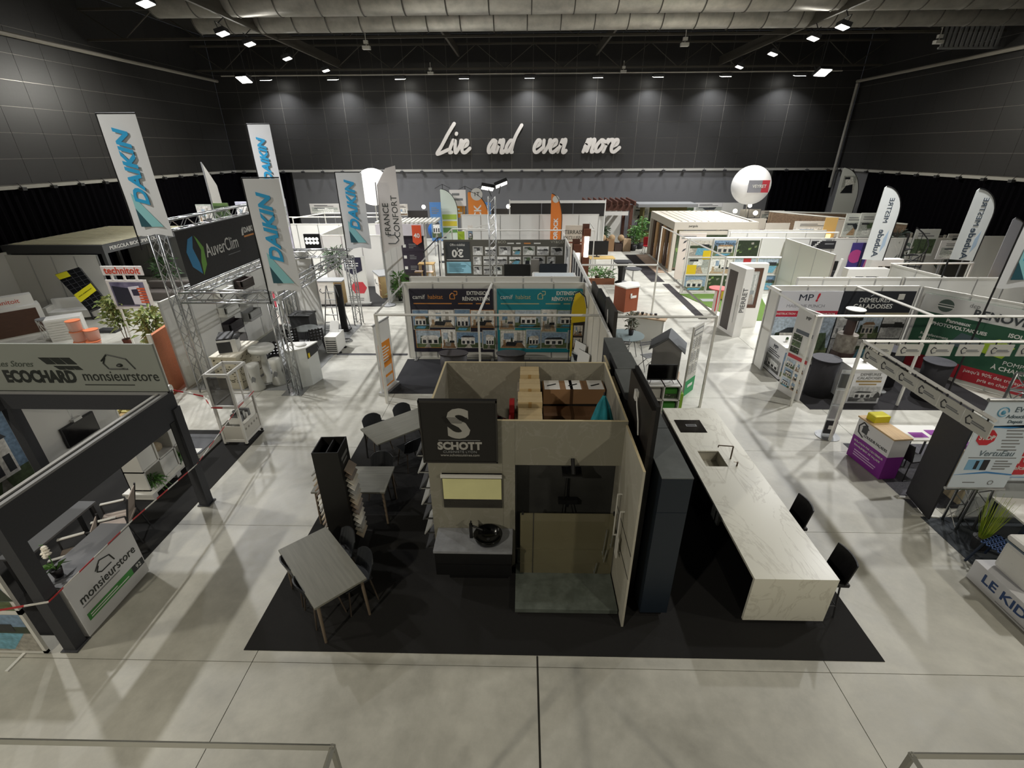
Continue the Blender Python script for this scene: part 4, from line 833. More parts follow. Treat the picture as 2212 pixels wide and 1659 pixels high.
sl = T('step_ladder', 'grey aluminium step ladder standing open', 'ladder', (-6.95, 16.75, .0065))
for s in (-1, 1): B().t((s*.28, -.55, 0), (s*.15, 0, 1.75), .02, 6).t((s*.28, .6, 0), (s*.15, .05, 1.75), .016, 6).go('rail', GREY, sl)
for k in range(6): z = .25+.26*k; f = z/1.75; B().b(-.28+.13*f, .28-.13*f, -.55+.55*f-.04, -.55+.55*f+.04, z-.01, z+.01).go('step', ALU, sl)
t = T('cable_ramp', 'long black cable cover lying across the aisle', 'cable cover', (-6.2, 14.58, 0)); B().px([(-.07, 0), (.07, 0), (.03, .03), (-.03, .03)], 0, 2.35).go('cover', CHAR, t)
t = T('cable_coil', 'coil of grey cable on the floor beside the ladder', 'cable', (-6.3, 15.8, .01)); bb = B()
for k in range(3): bb.path([(.2*math.cos(a*.5)*(1-k*.1), .16*math.sin(a*.5), .012+k*.02) for a in range(14)], .01, 5)
bb.go('coil', GREY, t)
t = T('black_totem', 'slim black display totem beside rear truss tower', 'display', (-6.75, 16.95, .0065)); B().b(-.12, .12, -.02, .06, .05, 1.75).go('panel', mat('242322', .4), t); B().b(-.2, .2, -.2, .2, 0, .05).go('base', BLACK, t); [B().t((-.08+.05*k, -.03, .15), (-.08+.05*k, -.03, 1.6), .01, 5).go('rod', CHAR, t) for k in range(4)]
lp = T('led_floodlight', 'black panel light with eight white round lamps on rear truss', 'floodlight', (-7.6, 17.5, 2.95)); B().b(-.28, .28, -.05, .05, 0, .5).go('housing', BLACK, lp); [B().t((-.19+.125*i, -.06, .2+.13*j), (-.19+.125*i, -.05, .2+.13*j), .058, 12).go('lamp', mat('FFFFF5', .3, emit=1.1), lp) for i in range(4) for j in range(2)]
for k in range(3):
    t = T('spotlight', 'round black spotlight under the rear truss, %s' % ['left', 'middle', 'right'][k], 'spotlight', (-7.7+.32*k, 17.3, 2.35), 0, 'spotlights under the rear truss beam'); B().t((0, 0, 0), (0, -.12, -.1), .09, 14, .1).go('can', BLACK, t); B().t((0, -.121, -.101), (0, -.13, -.108), .085, 14).go('lens', WHITE, t); B().t((0, 0, 0), (0, .1, .3), .012, 5).go('yoke', BLACK, t)
t = T('air_conditioner', 'white box projector standing on top of the rear wall', 'projector', (-8.25, 17.85, 2.5)); B().b(-.22, .22, -.12, .12, .06, .28).go('casing', WHITE, t, bev=.02); B().b(-.1, .1, -.04, .04, 0, .06).go('bracket', GREY, t)
for k, (x, c, lb) in enumerate(((-12.6, 'C9CFC4', 'pale tall display panel behind the dark banner'), (-11.9, '5F7A45', 'leafy green tall display panel behind the dark banner'), (-11.0, 'CFCFE0', 'white glowing display panel behind the dark banner'), (-10.35, 'D04A5C', 'pink red display panel behind the dark banner'), (-9.6, 'D6D2E0', 'wide white display panel behind the dark banner'))):
    t = T('tall_display', lb, 'display', (x, 19.6, 0)); B().b(-.3, .3, -.03, .03, .1, 4.25+.05*k).go('panel', mat(c, .5, kind='noise', amt=.15), t); B().b(-.35, .35, -.2, .2, 0, .1).go('base', GREY, t); pic(t, -.28, 3.4, .56, .8, ['room', 'green', 'room', 'mono', 'mono'][k], -.032, 90+k)
# ---------------------------------------------------------------- renovation stand, far left
carpet(-13.5, -9.75, 10.0, 14.2, 'terracotta coloured carpet on the far left stand', mat('A86A4E', .95, kind='carpet', scale=30), .006)
t = T('orange_partition', 'terracotta coloured chipboard screen beside the left truss tower', 'wall', (-9.85, 11.6, .0065), 100); B().b(0, 1.4, -.05, .05, 0, 1.75).go('board', mat('B06C48', .8, kind='noise', scale=50, amt=.1), t); B().b(-.05, .0, -.05, .05, 0, 1.8).go('edge', OFFW, t)
for (u, v, sd, lb) in ((355, 785, 1, 'bushy potted plant right, beside the terracotta screen'), (278, 745, 2, 'bushy potted plant left, in front of the white framed promotion board')):
    p = gz(u, v, .0); plant((p.x, p.y, .0065), lb, 1.75, .5, 380, .14, .22, mat('5E2E1E', .7), mat('4C6A2E', .55, kind='noise', hex2='A8A86A', scale=9), .26, .09, 4, sd, .38)
t = T('white_plinth', 'low white plinth carrying the pink bucket pile', 'plinth', (gy(172, 700, 12.1).x, 12.3, .0065)); B().b(-.75, .75, -.5, .5, 0, .78).go('body', WHITE, t); B().b(-.77, .77, -.52, .52, .78, .798).go('top', OFFW, t)
for k, (x, y, z, lb) in enumerate(((-13.3, 13.2, 0, 'front left bottom bucket'), (-12.9, 13.15, 0, 'front middle bottom bucket'), (-12.5, 13.2, 0, 'front right bottom bucket'), (-13.1, 13.45, 0, 'rear left bottom bucket'), (-12.7, 13.45, 0, 'rear right bottom bucket'), (-13.15, 13.25, .33, 'second layer left bucket'), (-12.75, 13.25, .33, 'second layer right bucket'), (-13.15, 13.25, .66, 'third layer left bucket'), (-12.8, 13.35, .66, 'third layer right bucket'), (-13.15, 13.25, .99, 'topmost bucket'))):
    x = gy(172, 700, 12.1).x+(x+12.9)*.88; y = 12.1+(y-13.2)*1.05; z = z*.9+.8
    t = T('bucket', lb+' of the pink paint bucket pile', 'bucket', (x, y, z+.0065), 0, 'pink paint buckets'); B().lathe(0, 0, [(.145, 0), (.168, .27), (.17, .27)], 18).go('pail', mat('E2CCC4', .4), t, smooth=1); B().c(0, 0, .27, .29, .172, n=18).go('lid', mat('C9744E', .4), t)
pl = T('pallet_box', 'wooden tray filled with mineral wool slabs behind the blinds sign', 'box', (-9.85, 10.3, .0065)); WD = mat('A5895A', .7, kind='wood', scale=3, name='plywood'); B().b(-.7, .5, -.4, .4, 0, .28).go('tray', WD, pl); bb = B(); rr = random.Random(2)
for k in range(24): x, y = rr.uniform(-.65, .3), rr.uniform(-.38, .25); bb.b(x, x+.2, y, y+.14, .28, .28+rr.uniform(.03, .14))
bb.go('wool', mat('B5AB6E', .95), pl)['kind'] = 'stuff'; B().b(-.1, .1, -.41, -.4, .05, .2).go('label_card', WHITE, pl)
for k in range(2): t = T('insulation_roll', 'white insulation roll lying behind the tray, %s' % ['upper', 'lower'][k], 'roll', (-9.9+.2*k, 11.0-.35*k, .0065)); B().t((-.5, -.15, .35-.2*k), (.5, .15, .4-.2*k), .13-.03*k, 16).go('roll', WHITE if k == 0 else GREY, t); B().b(-.1, .1, -.08, .08, 0, .3-.2*k if k == 0 else .06).go('chock', GREY, t)
tb = T('promotion_board', 'white framed board with red lettered header and window picture', 'display board', (gz(320, 700, 0).x, 15.2, 0)); tb.location = (-14.3, 15.2, 0)
x0, z0, x1, z1 = ext(215, 575, 335, 668, 15.2); w_ = x1-x0; tb.location.x = x0
B().b(0, w_, 0, .05, z0, z1-.45).b(0, w_, 0, .05, z1-.3, z1).go('frame', mat('DEDAD6', .5), tb); zb_ = z0+.1; zt_ = z1-.52; hh_ = zt_-zb_; B().b(.1, w_-.1, -.004, 0, zb_, zt_).go('violet_print', mat('55506A', .5, kind='noise', hex2='8C88A0', scale=2), tb); B().p([(.15, zb_+.05), (.7, zb_+.05), (.7, zb_+hh_*.75), (.15, zb_+hh_*.85)], -.008, -.003).go('house_print', mat('2A2A38', .5), tb); B().p([(.72, zb_+.08), (1.1, zb_+.04), (1.05, zb_+hh_*.85), (.68, zb_+hh_*.8)], -.009, -.003).go('window_print', mat('DAD8E0', .5), tb); B().p([(.78, zb_+hh_*.45), (1.0, zb_+hh_*.45), (.98, zb_+hh_*.72), (.77, zb_+hh_*.7)], -.012, -.008).go('pane_print', mat('3A3448', .4), tb); txt(tb, 'technitoit', w_/2, z1-.15, .3, mat('C4452E', .5), bold=.006)
[B().b(w_*f-.03, w_*f+.03, 0, .04, z1-.45, z1-.3).go('strut', WHITE, tb) for f in (.2, .5, .8)]; [B().b(w_*f-.03, w_*f+.03, 0, .05, 0, z0).go('leg', WHITE, tb) for f in (.1, .9)]; [B().b(w_*.72, w_*.92, -.01, -.003, zb_+.12+.09*k, zb_+.18+.09*k).go('orange_label', mat('D2603A', .5), tb) for k in range(6)]
so = T('solar_roof_display', 'black tilted solar roof display with yellow lettered strips', 'display', (-16.6, 17.2, 0)); PVM = mat('17181A', .3, name='solar_panel'); O_ = Vector((-16.6, 17.2, 0))
P0 = [gy(192, 672, 16.6)-O_, gy(232, 655, 16.7)-O_, gy(170, 577, 17.9)-O_, gy(118, 593, 17.8)-O_]; P0 = [Vector((p.x, p.y, max(p.z, .1))) for p in P0]; nn = (P0[1]-P0[0]).cross(P0[3]-P0[0]).normalized()
B().add([p-nn*.1 for p in P0]+P0, UNITBOX).go('panel', PVM, so)
def bl(u_, v_): return P0[0].lerp(P0[1], u_).lerp(P0[3].lerp(P0[2], u_), v_)
for k in range(1, 9): B().t(bl(0, k/9)+nn*.01, bl(1, k/9)+nn*.01, .012, 4).go('panel_joint', DGREY, so)
for k in range(1, 4): B().t(bl(k/4, 0)+nn*.01, bl(k/4, 1)+nn*.01, .008, 4).go('panel_joint', DGREY, so)
for (g0, f0, g1, f1) in ((.02, .22, .98, .42), (.02, .84, .5, .98)):
    q = [bl(g0, f0), bl(g1, f0+.12 if g1 > .6 else f0), bl(g1, f1+.12 if g1 > .6 else f1), bl(g0, f1)]; B().add([v+nn*.02 for v in q]+[v+nn*.03 for v in q], UNITBOX).go('yellow_strip', mat('D9D02A', .5), so)
tx2 = txt(so, 'TESTEZ INDÉPENDANCE', 0, 0, .16, BLACK, bold=.003, sx=.8); v0, v1 = bl(.0, .32), bl(1, .44); dx = (v1-v0).normalized(); tx2.location = (v0+v1)/2+nn*.04; tx2.rotation_euler = Matrix((dx, nn.cross(dx), nn)).transposed().to_euler(); tx2.scale = (.8*(v1-v0).length/1.9,)*3
m_ = (P0[2]+P0[3])/2; B().t(m_-nn*.1, (m_.x, m_.y+.3, 0), .04, 6).b(P0[0].x, P0[1].x, P0[0].y-.05, P0[1].y+.2, 0, .1).go('stand', CHAR, so)
bc = T('bar_counter', 'white counter with dark wood front at far left edge', 'counter', (-18.7, 16.2, 0), 50); B().b(-.9, .9, -.35, .35, 0, 1.1).go('body', WHITE, bc); B().b(-.5, .75, -.38, -.35, .1, 1.0).go('wood_front', mat('4E3222', .5, kind='wood', scale=3), bc); B().b(-.8, .8, -.1, .3, 1.1, 1.45).go('upper_box', WHITE, bc); txt(bc, 'technitoit', 0, 1.27, .22, mat('C4452E', .5), y=-.105)
st2 = T('wire_stool', 'white wire bar stool beside the wood fronted counter', 'stool', (-17.2, 15.9, 0)); B().c(0, 0, .74, .78, .2, n=16).go('seat', GREY, st2); bb = B(); rr = random.Random(8)
for k in range(22): a, b_ = rr.uniform(0, 6.28), rr.uniform(0, 6.28); bb.t((.2*math.cos(a), .2*math.sin(a), 0), (.2*math.cos(b_), .2*math.sin(b_), .75), .007, 4)
bb.go('wire_base', ALU, st2)
t = T('slatted_box', 'white louvred planter box in front of the solar display', 'planter', (-16.6, 16.1, 0), 35); B().b(-.5, .5, -.3, .3, 0, .8).go('body', WHITE, t); [B().b(-.48, .48, -.32, -.3, .06+.09*k, .12+.09*k).go('slat', OFFW, t) for k in range(8)]
t = T('garden_sofa', 'white garden sofa by the left white wall', 'sofa', (-18.2, 18.3, 0), 20); B().b(-.8, .8, -.35, .35, .1, .4).go('seat', WHITE, t); B().b(-.8, .8, .25, .4, .4, .8).go('backrest', WHITE, t); B().b(-.9, -.78, -.35, .4, 0, .6).b(.78, .9, -.35, .4, 0, .6).go('armrest', OFFW, t)
# white walls, bioclimatic pergola
partition((-21.0, 14.2), (-21.0, 19.2), 'white wall left of the bioclimatic pergola', h=2.5, n=4)
pbw = partition((-21.0, 19.1), (-17.2, 19.1), 'long white wall under the bioclimatic pergola roof', h=2.4, n=4)
bp_ = T('bioclimatic_pergola', 'grey pergola with cream louvred roof at the left hall wall', 'pergola', (-21.12, 19.2, 0)); PG2 = mat('4A4B4C', .6)
[B().b(*q, 2.42, 2.75).go('ring_beam', PG2, bp_) for q in ((0, 4.2, 0, .15), (4.05, 4.2, .151, 5.449), (0, .15, .151, 5.449), (0, 4.2, 5.45, 5.6))]
for x in (.0, 4.05):
    for y in (.0, 5.45): B().b(x, x+.15, y, y+.15, 0, 2.42).go('post', PG2, bp_)
for k in range(27): B().b(.15, 4.05, .2+k*.195, .38+k*.195, 2.68, 2.76+.01*(k % 2)).go('louvre', mat('E0DABC', .5), bp_)
txt(bp_, 'PERGOLA BIOCLIMATIQUE', 0, 0, .2, WHITE, world=(4.215, 1.75, 2.58), rz=90, sx=1.2)
partition((-21.0, 25.4), (-16.8, 25.4), 'grey back wall under the bioclimatic pergola', n=4, m=GREY)
t = T('dark_sofa', 'dark low garden sofa under the bioclimatic pergola', 'sofa', (-16.2, 21.2, 0)); B().b(-1.2, 1.2, -.4, .4, 0, .4).go('seat', mat('5A5450', .7), t, bev=.05); B().b(-1.2, 1.2, .25, .5, .4, .75).go('backrest', mat('5A5450', .7), t, bev=.05)
plant((-17.2, 22.5, 0), 'dark leafy plant at the pergola doorway', 1.6, .6, 160, .2, .4, BLACK, LEAFD, .4, .1, 3, 12)
t = T('lime_screen', 'lime green and blue pop up screen at left frame edge', 'display', (-15.9, 11.6, 0), 70); B().b(-.9, .9, -.03, .03, 0, 1.9).go('panel', mat('6DB52A', .5), t); B().b(.4, .9, -.035, -.03, 0, 1.9).go('blue_band', mat('1F3E6E', .5), t)
# ================================================================ CENTRE STANDS
carpet(-3.75, 1.8, 11.75, 14.2, 'dark grey carpet of the home extension stand', mat('26262A', .95, kind='carpet', scale=30))
partition((-3.7, 14.35), (1.86, 14.35), 'white wall behind the two extension banners', n=6)
partition((-3.6, 15.0), (1.8, 15.0), 'second white wall just behind the extension stand', n=6, h=2.52)
partition((1.9, 8.9), (1.9, 14.3), 'cream side wall with grey edge right of the extension stand', n=5, m=mat('C4BEAE', .6))
fr = frame([(-3.65, 11.3), (-3.65, 14.3)], 'white frame on the left of the extension stand', feet=[0], h=2.5)
frame([(-3.65, 11.2), (1.85, 11.2)], 'white frame rail across the extension stand front', feet=[0], h=2.5)
frame([(-1.1, 11.26), (-.95, 14.25)], 'slanting middle rail and post of the extension stand', feet=[0], h=2.5)
def extbanner(x0, x1, c, acc, label, sd, off):
    t = T('photo_banner', label, 'banner', (x0, 14.22, .25)); w = x1-x0; C_ = mat(c, .55, name='banner_'+c)
    B().b(0, w, 0, .04, 0, 2.08).go('cloth', C_, t, bev=.02); B().t((.02, .06, -.24), (.02, .06, 2.05), .02, 6).t((w-.02, .06, -.24), (w-.02, .06, 2.05), .02, 6).b(0, .1, -.2, .2, -.24, -.22).b(w-.1, w, -.2, .2, -.24, -.22).go('banner_stand', STEEL, t)
    OG = mat(acc, .5); txt(t, 'camif', .1, 1.82, .19, WHITE, al='LEFT', bold=.004, sx=.95); txt(t, 'habitat', .1+.47, 1.82, .19, OG, al='LEFT', sx=.9); B().path([(1.26, -.003, 1.76), (1.4, -.003, 1.76), (1.4, -.003, 1.9), (1.33, -.003, 1.95), (1.26, -.003, 1.88), (1.26, -.003, 1.76)], .013, 4).path([(1.36, -.003, 1.86), (1.48, -.003, 1.9), (1.48, -.003, 2.0), (1.38, -.003, 2.0)], .011, 4).go('house_logo', OG, t)
    txt(t, 'EXTENSION', w-.1, 1.94, .16, WHITE, al='RIGHT', bold=.004, sx=.82); txt(t, 'RÉNOVATION', w-.1, 1.76, .16, WHITE, al='RIGHT', bold=.004, sx=.82)
    for a, b_ in ((.12, 1.3), (1.5, 1.95), (2.05, 2.25), (2.35, w-.1)): B().b(a, b_, -.006, 0, 1.6, 1.63).go('gold_rule', OG, t)
    rr = random.Random(sd); L_ = [(.06, .78, .48, .62), (.56, .85, .78, .55), (1.38, .72, .46, .7), (1.88, .85, .72, .55), (.1, .16, .78, .58), (.92, .14, .44, .62), (1.4, .16, .8, .52), (2.24, .12, .38, .62)]
    for k, (a, z, ww, hh) in enumerate(L_):
        B().b(a-.015, a+ww+.015, -.005, 0, z-.015, z+hh+.015).go('picture_border', [OFFW, OG][k in (3, 4)], t); pic(t, a, z, ww, hh, ['house', 'room', 'house', 'room', 'house', 'room', 'house', 'house'][(k+off) % 8], -.006, sd+k)
extbanner(-3.5, -.92, '221F2E', 'D08A42', 'dark navy photo banner lettered EXTENSION RÉNOVATION, left of the teal one', 40, 0)
extbanner(-.8, 1.82, '1B8390', 'B9B58A', 'teal photo banner lettered EXTENSION RÉNOVATION, right of the navy one', 60, 1)
for x, lb in ((-1.95, 'left oval black reception counter before the navy banner'), (-.33, 'right oval black reception counter before the teal banner')):
    t = T('reception_counter', lb, 'counter', (x, 12.35, .0085)); B().lathe(0, 0, [(.38, 0), (.38, .97)], 32, 1, .55).go('body', mat('2B2829', .6), t, smooth=1); B().lathe(0, 0, [(.42, .97), (.42, 1.0)], 32, 1, .55).go('top', mat('3A3738', .4), t, smooth=1)
    B().b(-.22, -.02, -.235, -.215, .78, .81).b(.02, .22, -.235, -.215, .78, .81).go('front_print', WHITE, t)
yf = T('wing_flag', 'yellow topped wing flag before the teal banner', 'flag', (1.45, 13.3, .0085)); P_ = [(0, .3), (.3, .35), (.36, 1.2), (.38, 1.9), (.3, 2.3), (.16, 2.46), (.04, 2.4), (-.04, 2.0)]
B().p([(0, .25), (.33, .3), (.37, 1.6), (.0, 1.55)], 0, .012).go('photo_field', mat('302A27', .6), yf); B().p([(0, 1.55), (.37, 1.6), (.38, 2.0), (.3, 2.32), (.16, 2.46), (.04, 2.4), (-.04, 2.0)], 0, .012).go('yellow_field', mat('D9BD1C', .6), yf); B().path([(-.06, 0, 0), (-.07, 0, 1.2), (-.06, 0, 2.1), (.03, 0, 2.44), (.17, 0, 2.5), (.33, 0, 2.34), (.4, 0, 2.0)], .013, 6).b(-.25, .15, -.02, .02, 0, .02).go('pole', BLACK, yf); B().p([(-.03, .5), (.03, .5), (.02, 1.9), (-.04, 1.9)], -.004, 0).go('yellow_stripe', mat('D9BD1C', .6), yf)
for k in range(3): pic(yf, .05, .4+.38*k, .26, .32, 'room', -.002, 70+k)
ru = T('roll_up_banner', 'narrow white and orange roll up banner left of the extension stand', 'banner', (-3.78, 12.0, .0085), 75); B().b(-.4, .4, 0, .02, .08, 2.0).go('sheet', WHITE, ru); B().b(-.42, .42, -.1, .1, 0, .08).b(-.41, .41, -.01, .03, 2.0, 2.04).go('cassette', ALU, ru); B().b(-.3, .3, -.006, 0, .15, 1.45).go('orange_field', mat('DE8A2E', .5), ru); [B().b(-.25, .25, -.01, -.006, z, z+.22).go('printed_box', OFFW, ru) for z in (.2, .5)]; lines(ru, -.25, .25, .85, 1.35, 6, WHITE, y=-.01)
for k, (x, y, lb) in enumerate(((1.7, 12.2, 'grey A-frame leaflet stand by the cream side wall, nearer'), (1.68, 12.9, 'grey A-frame leaflet stand by the cream side wall, farther'))): t = T('leaflet_stand', lb, 'display', (x, y, .0085), -60); B().px([(-.15, 0), (-.12, 0), (.02, 1.1), (0, 1.1)], -.25, .25).go('front_leaf', OFFW, t); B().px([(.15, 0), (.12, 0), (-.0, 1.1), (.02, 1.1)], -.25, .25).go('back_leaf', GREY, t); pic(t, -.2, .3, .4, .5, 'mono', -.16, k)
t = T('black_partition', 'tall black panels with white cable on the right of the extension stand', 'wall', (2.02, 10.1, 0)); [B().b(0, .08, .05+1.25*k, 1.25+1.25*k, .02, 2.9-.12*k).go('panel', [mat('35322F', .5), BLACK, mat('35322F', .5)][k], t) for k in range(3)]; B().path([(-.03, .7, 2.75), (-.04, .6, 2.6), (-.04, .55, 2.1)], .014, 6).go('cable', WHITE, t)
t = T('slatted_partition', 'white wall with black slats leading to the back stands', 'wall', (2.0, 14.0, 0)); B().b(0, .05, 0, 6.0, .02, 2.5).go('board', WHITE, t); [B().b(-.01, -.0, .2+.85*k, .75+.85*k, .3, 2.35).b(.05, .06, .2+.85*k, .75+.85*k, .3, 2.35).go('black_slat', CHAR, t) for k in range(7)]
# garden furniture stand right of the centre
frame([(2.12, 11.1), (4.68, 11.1), (4.72, 16.9), (2.1, 16.9)], 'white open frame around the garden furniture stand', feet=[1, 2])
t = T('round_garden_table', 'round grey green garden table with potted plant', 'table', (3.35, 14.6, 0)); B().c(0, 0, .7, .72, .58, n=32).go('tabletop', mat('7F8C8C', .4), t)
for a in (.4, 2, 3.5, 5.1): B().t((math.cos(a)*.45, math.sin(a)*.45, .7), (math.cos(a+.9)*.4, math.sin(a+.9)*.4, 0), .014, 6).go('leg', GREY, t)
plant((3.5, 14.6, .725), 'small grey leaved plant in dark pot on the garden table', .75, .22, 160, .09, .18, CHAR, mat('5B6150', .6, kind='noise', hex2='8C8E7C', scale=9), .14, .05, 3, 21, .3)
def bistro(x, y, rz, label):
    t = T('folding_chair', label, 'chair', (x, y, 0), rz, 'grey folding bistro chairs'); [B().b(-.2, .2, -.2+.09*k, -.14+.09*k, .44, .455).go('seat_slat', GREY, t) for k in range(4)]; [B().b(-.2, .2, .2, .215, .7+.07*k, .75+.07*k).go('back_slat', GREY, t) for k in range(2)]
    for s in (-1, 1): B().t((s*.2, -.22, 0), (s*.2, .22, .88), .012, 6).t((s*.18, .24, 0), (s*.18, -.2, .45), .012, 6).go('side_frame', GREY, t)
bistro(3.85, 13.55, 20, 'grey folding chair right of the garden table'); bistro(3.05, 13.6, -10, 'grey folding chair in front of the garden table'); bistro(2.4, 14.1, -60, 'grey folding chair left of the garden table')
t = T('wooden_counter', 'pale wood counter with tableware behind the garden table', 'counter', (4.35, 16.0, 0), -25); B().b(-.65, .65, -.25, .25, .86, .9).go('top', mat('BDA284', .5, kind='wood'), t); B().b(-.6, .6, -.2, -.17, 0, .86).go('front', WHITE, t); B().b(.55, .6, -.2, .2, 0, .86).go('side', WHITE, t); B().b(-.6, -.55, -.2, .2, 0, .86).go('side', WHITE, t); rr = random.Random(5); [B().lathe(-.5+.15*k, rr.uniform(-.1, .1), [(.03, .9), (.05, .96), (.05, 1.0)], 10).go('dish', [WHITE, GREY, CHAR][k % 3], t) for k in range(7)]
def rustplinth():
    p = gz(1340, 655, 0); t = T('promo_counter', 'rust coloured counter with white top and logo', 'counter', (4.4, 19.6, 0), 30); RU = mat('8A4526', .6, name='rust'); B().e([(-.45, -.35), (.2, -.4), (.55, .1), (.35, .4), (-.45, .35)], .05, 1.05).go('body', RU, t); B().e([(-.48, -.38), (.22, -.43), (.6, .1), (.38, .43), (-.48, .38)], 1.05, 1.1).go('top', WHITE, t); B().e([(-.46, -.36), (.2, -.41), (.56, .1), (.36, .41), (-.46, .36)], 0, .05).go('foot', OFFW, t); B().b(-.2, .1, -.4, -.385, .62, .72).b(-.22, -.14, -.4, -.385, .68, .82).go('logo', WHITE, t)
rustplinth()
def childhouse():
    t = T('model_shed', 'grey garden shed model with grey felt roof', 'shed', (4.0, 12.35, 0), -20); G_ = mat('83817F', .6); B().b(-.35, .4, -.35, .35, .35, 1.25).go('wall', G_, t, bev=.01); B().p([(-.35, 1.25), (.4, 1.25), (.02, 1.55)], -.35, .35).go('gable', G_, t)
    B().add([(-.45, -.42, 1.2), (-.45, .42, 1.2), (.02, .42, 1.58), (.02, -.42, 1.58), (-.45, -.42, 1.23), (-.45, .42, 1.23), (.02, .42, 1.62), (.02, -.42, 1.62)], UNITBOX).add([(.02, -.42, 1.58), (.02, .42, 1.58), (.5, .42, 1.2), (.5, -.42, 1.2), (.02, -.42, 1.62), (.02, .42, 1.62), (.5, .42, 1.23), (.5, -.42, 1.23)], UNITBOX).go('roof', mat('5F6264', .7), t)
    B().b(-.38, .43, -.38, .38, .3, .35).go('floor_board', WD2, t); [B().b(x, x+.05, y, y+.05, 0, .3).go('leg', WD2, t) for x in (-.34, .36) for y in (-.34, .28)]; B().b(-.36, -.35, -.2, .05, .4, 1.1).go('yellow_door', mat('C9A93A', .6), t)
WD2 = mat('B49A7C', .6, kind='wood', name='pine'); childhouse()
cb = T('cube_shelf', 'white cube shelf with green boxes under a small television', 'shelf', (3.55, 10.85, 0)); B().b(-.42, .42, -.18, .2, .0, .03).b(-.42, .42, -.18, .2, .4, .43).b(-.42, .42, -.18, .2, .79, .82).b(-.42, -.39, -.18, .2, 0, .82).b(.39, .42, -.18, .2, 0, .82).b(-.015, .015, -.18, .2, 0, .82).b(-.42, .42, .19, .2, 0, .82).go('frame', WHITE, cb)
GRN = mat('3F8A2E', .5); [B().b(x, x+.3, -.1, .15, z, z+.24).go(n_, m_, cb) for x, z, m_, n_ in ((.05, .45, GRN, 'green_box'), (.05, .05, GRN, 'green_box'), (-.36, .45, OFFW, 'storage_box'), (-.36, .05, mat('7E6A4C', .6), 'brown_box'))]; pic(cb, .05, .45, .3, .12, 'warm' if 0 else 'green', -.11, 4)
tv = T('television', 'small black flat television on the white cube shelf', 'television', (3.5, 10.9, .825)); B().b(-.36, .36, -.02, .02, .06, .48).go('casing', BLACK, tv); B().b(-.35, .35, -.024, -.02, .08, .47).go('screen', mat('0B0A0A', .1), tv); [B().t((x, 0, .08), (x*1.2, -.1, .005), .008, 5).t((x, 0, .08), (x*1.2, .1, .005), .008, 5).go('foot', BLACK, tv) for x in (-.25, .25)]
le = T('info_totem', 'white info board with green foot and printed sheets', 'display board', (4.62, 11.9, 0), 48); B().b(-.3, .3, 0, .05, 0, 2.0).go('board', OFFW, le); B().b(-.3, .3, -.005, 0, 0, .45).go('green_field', mat('1F9152', .5), le); B().b(-.26, .26, -.008, 0, 1.75, 1.92).go('header_frame', GREY, le); B().b(-.24, .24, -.01, -.008, 1.78, 1.89).b(-.15, .15, -.01, -.005, .22, .3).go('header_print', WHITE, le)
for k in range(3):
    for j in range(3): B().b(-.27+.19*k, -.12+.19*k, -.008, 0, .6+.38*j, .93+.38*j).go('printed_sheet', [OFFW, mat('C4C2BC', .5), WHITE][(k+j) % 3], le); lines(le, -.26+.19*k, -.13+.19*k, .64+.38*j, .9+.38*j, 5, GREY, y=-.011)
t = T('green_bag', 'bright green bag hanging beside the cube shelf', 'bag', (4.06, 10.95, .02)); B().b(-.05, .05, -.12, .12, 0, .5).go('body', mat('7FA82E', .6), t, bev=.01); B().path([(0, -.08, .5), (0, 0, .62), (0, .08, .5)], .008, 5).go('handle', GRN, t)
t = T('low_platform', 'low grey platform under the garden furniture', 'platform', (2.2, 11.6, 0)); 
bpy.data.objects.remove(t)
# black framed white counters, pedestal and small round table in the right aisle
t = T('black_pedestal', 'black flared pedestal stand in the far aisle', 'pedestal', (5.0, 24.2, 0)); B().lathe(0, 0, [(.32, 0), (.3, .08), (.16, .14), (.2, .7), (.32, 1.05)], 4).go('column', BLACK, t); B().b(-.42, .42, -.35, .35, 1.05, 1.1).go('top', CHAR, t)
t = T('high_round_table', 'thin high round bar table beside the black pedestal', 'table', (5.2, 22.6, 0)); B().c(0, 0, 1.06, 1.09, .38, n=24).go('tabletop', DGREY, t); B().t((0, 0, 1.06), (0, 0, 0), .03, 8).c(0, 0, 0, .02, .25, n=20).go('leg', STEEL, t)
# terrace stand
partition((1.95, 20.3), (1.95, 24.0), 'white wall with black and white photos beside the terrace stand', n=4)
x0, z0, x1, z1 = ext(1222, 487, 1262, 520, 22.5); t = T('terrace_sign', 'cream board with dark lettering above the terrace stand', 'sign', (x0, 22.5, 0)); B().b(0, x1-x0, 0, .08, 0, z1).go('board', mat('D8CCBC', .5), t); txt(t, 'TERRASSE', (x1-x0)/2, z1-.3, .24, DK, sx=.9); txt(t, 'EXCLUSIVES', (x1-x0)/2, z1-.55, .22, DK, sx=.9); B().b(.05, x1-x0-.05, -.01, 0, z1-.78, z1-.72).go('rule', mat('7A3A22', .5), t)
for k, (u, v0, v1, y, lb) in enumerate(((1247, 545, 585, 19.5, 'short glowing column of the terrace stand'), (1268, 510, 555, 21.6, 'tall glowing column of the terrace stand'))):
    p = gy(u, v0, y); q = gy(u, v1, y); t = T('light_column', lb, 'lamp', (p.x, y, 0)); z0_ = max(q.z, .25); B().b(-.14, .14, -.1, .1, 0, z0_).b(-.15, .15, -.1, .1, p.z, p.z+.3).go('wood_block', mat('6A3A22', .6, kind='wood'), t); B().c(0, 0, z0_, p.z, .1, n=16).go('lamp_tube', mat('FFF2E0', .3, emit=4), t)
    B().b(-.2, .1, .1, .14, 0, p.z+.5).go('back_board', mat('5A3626', .6), t)
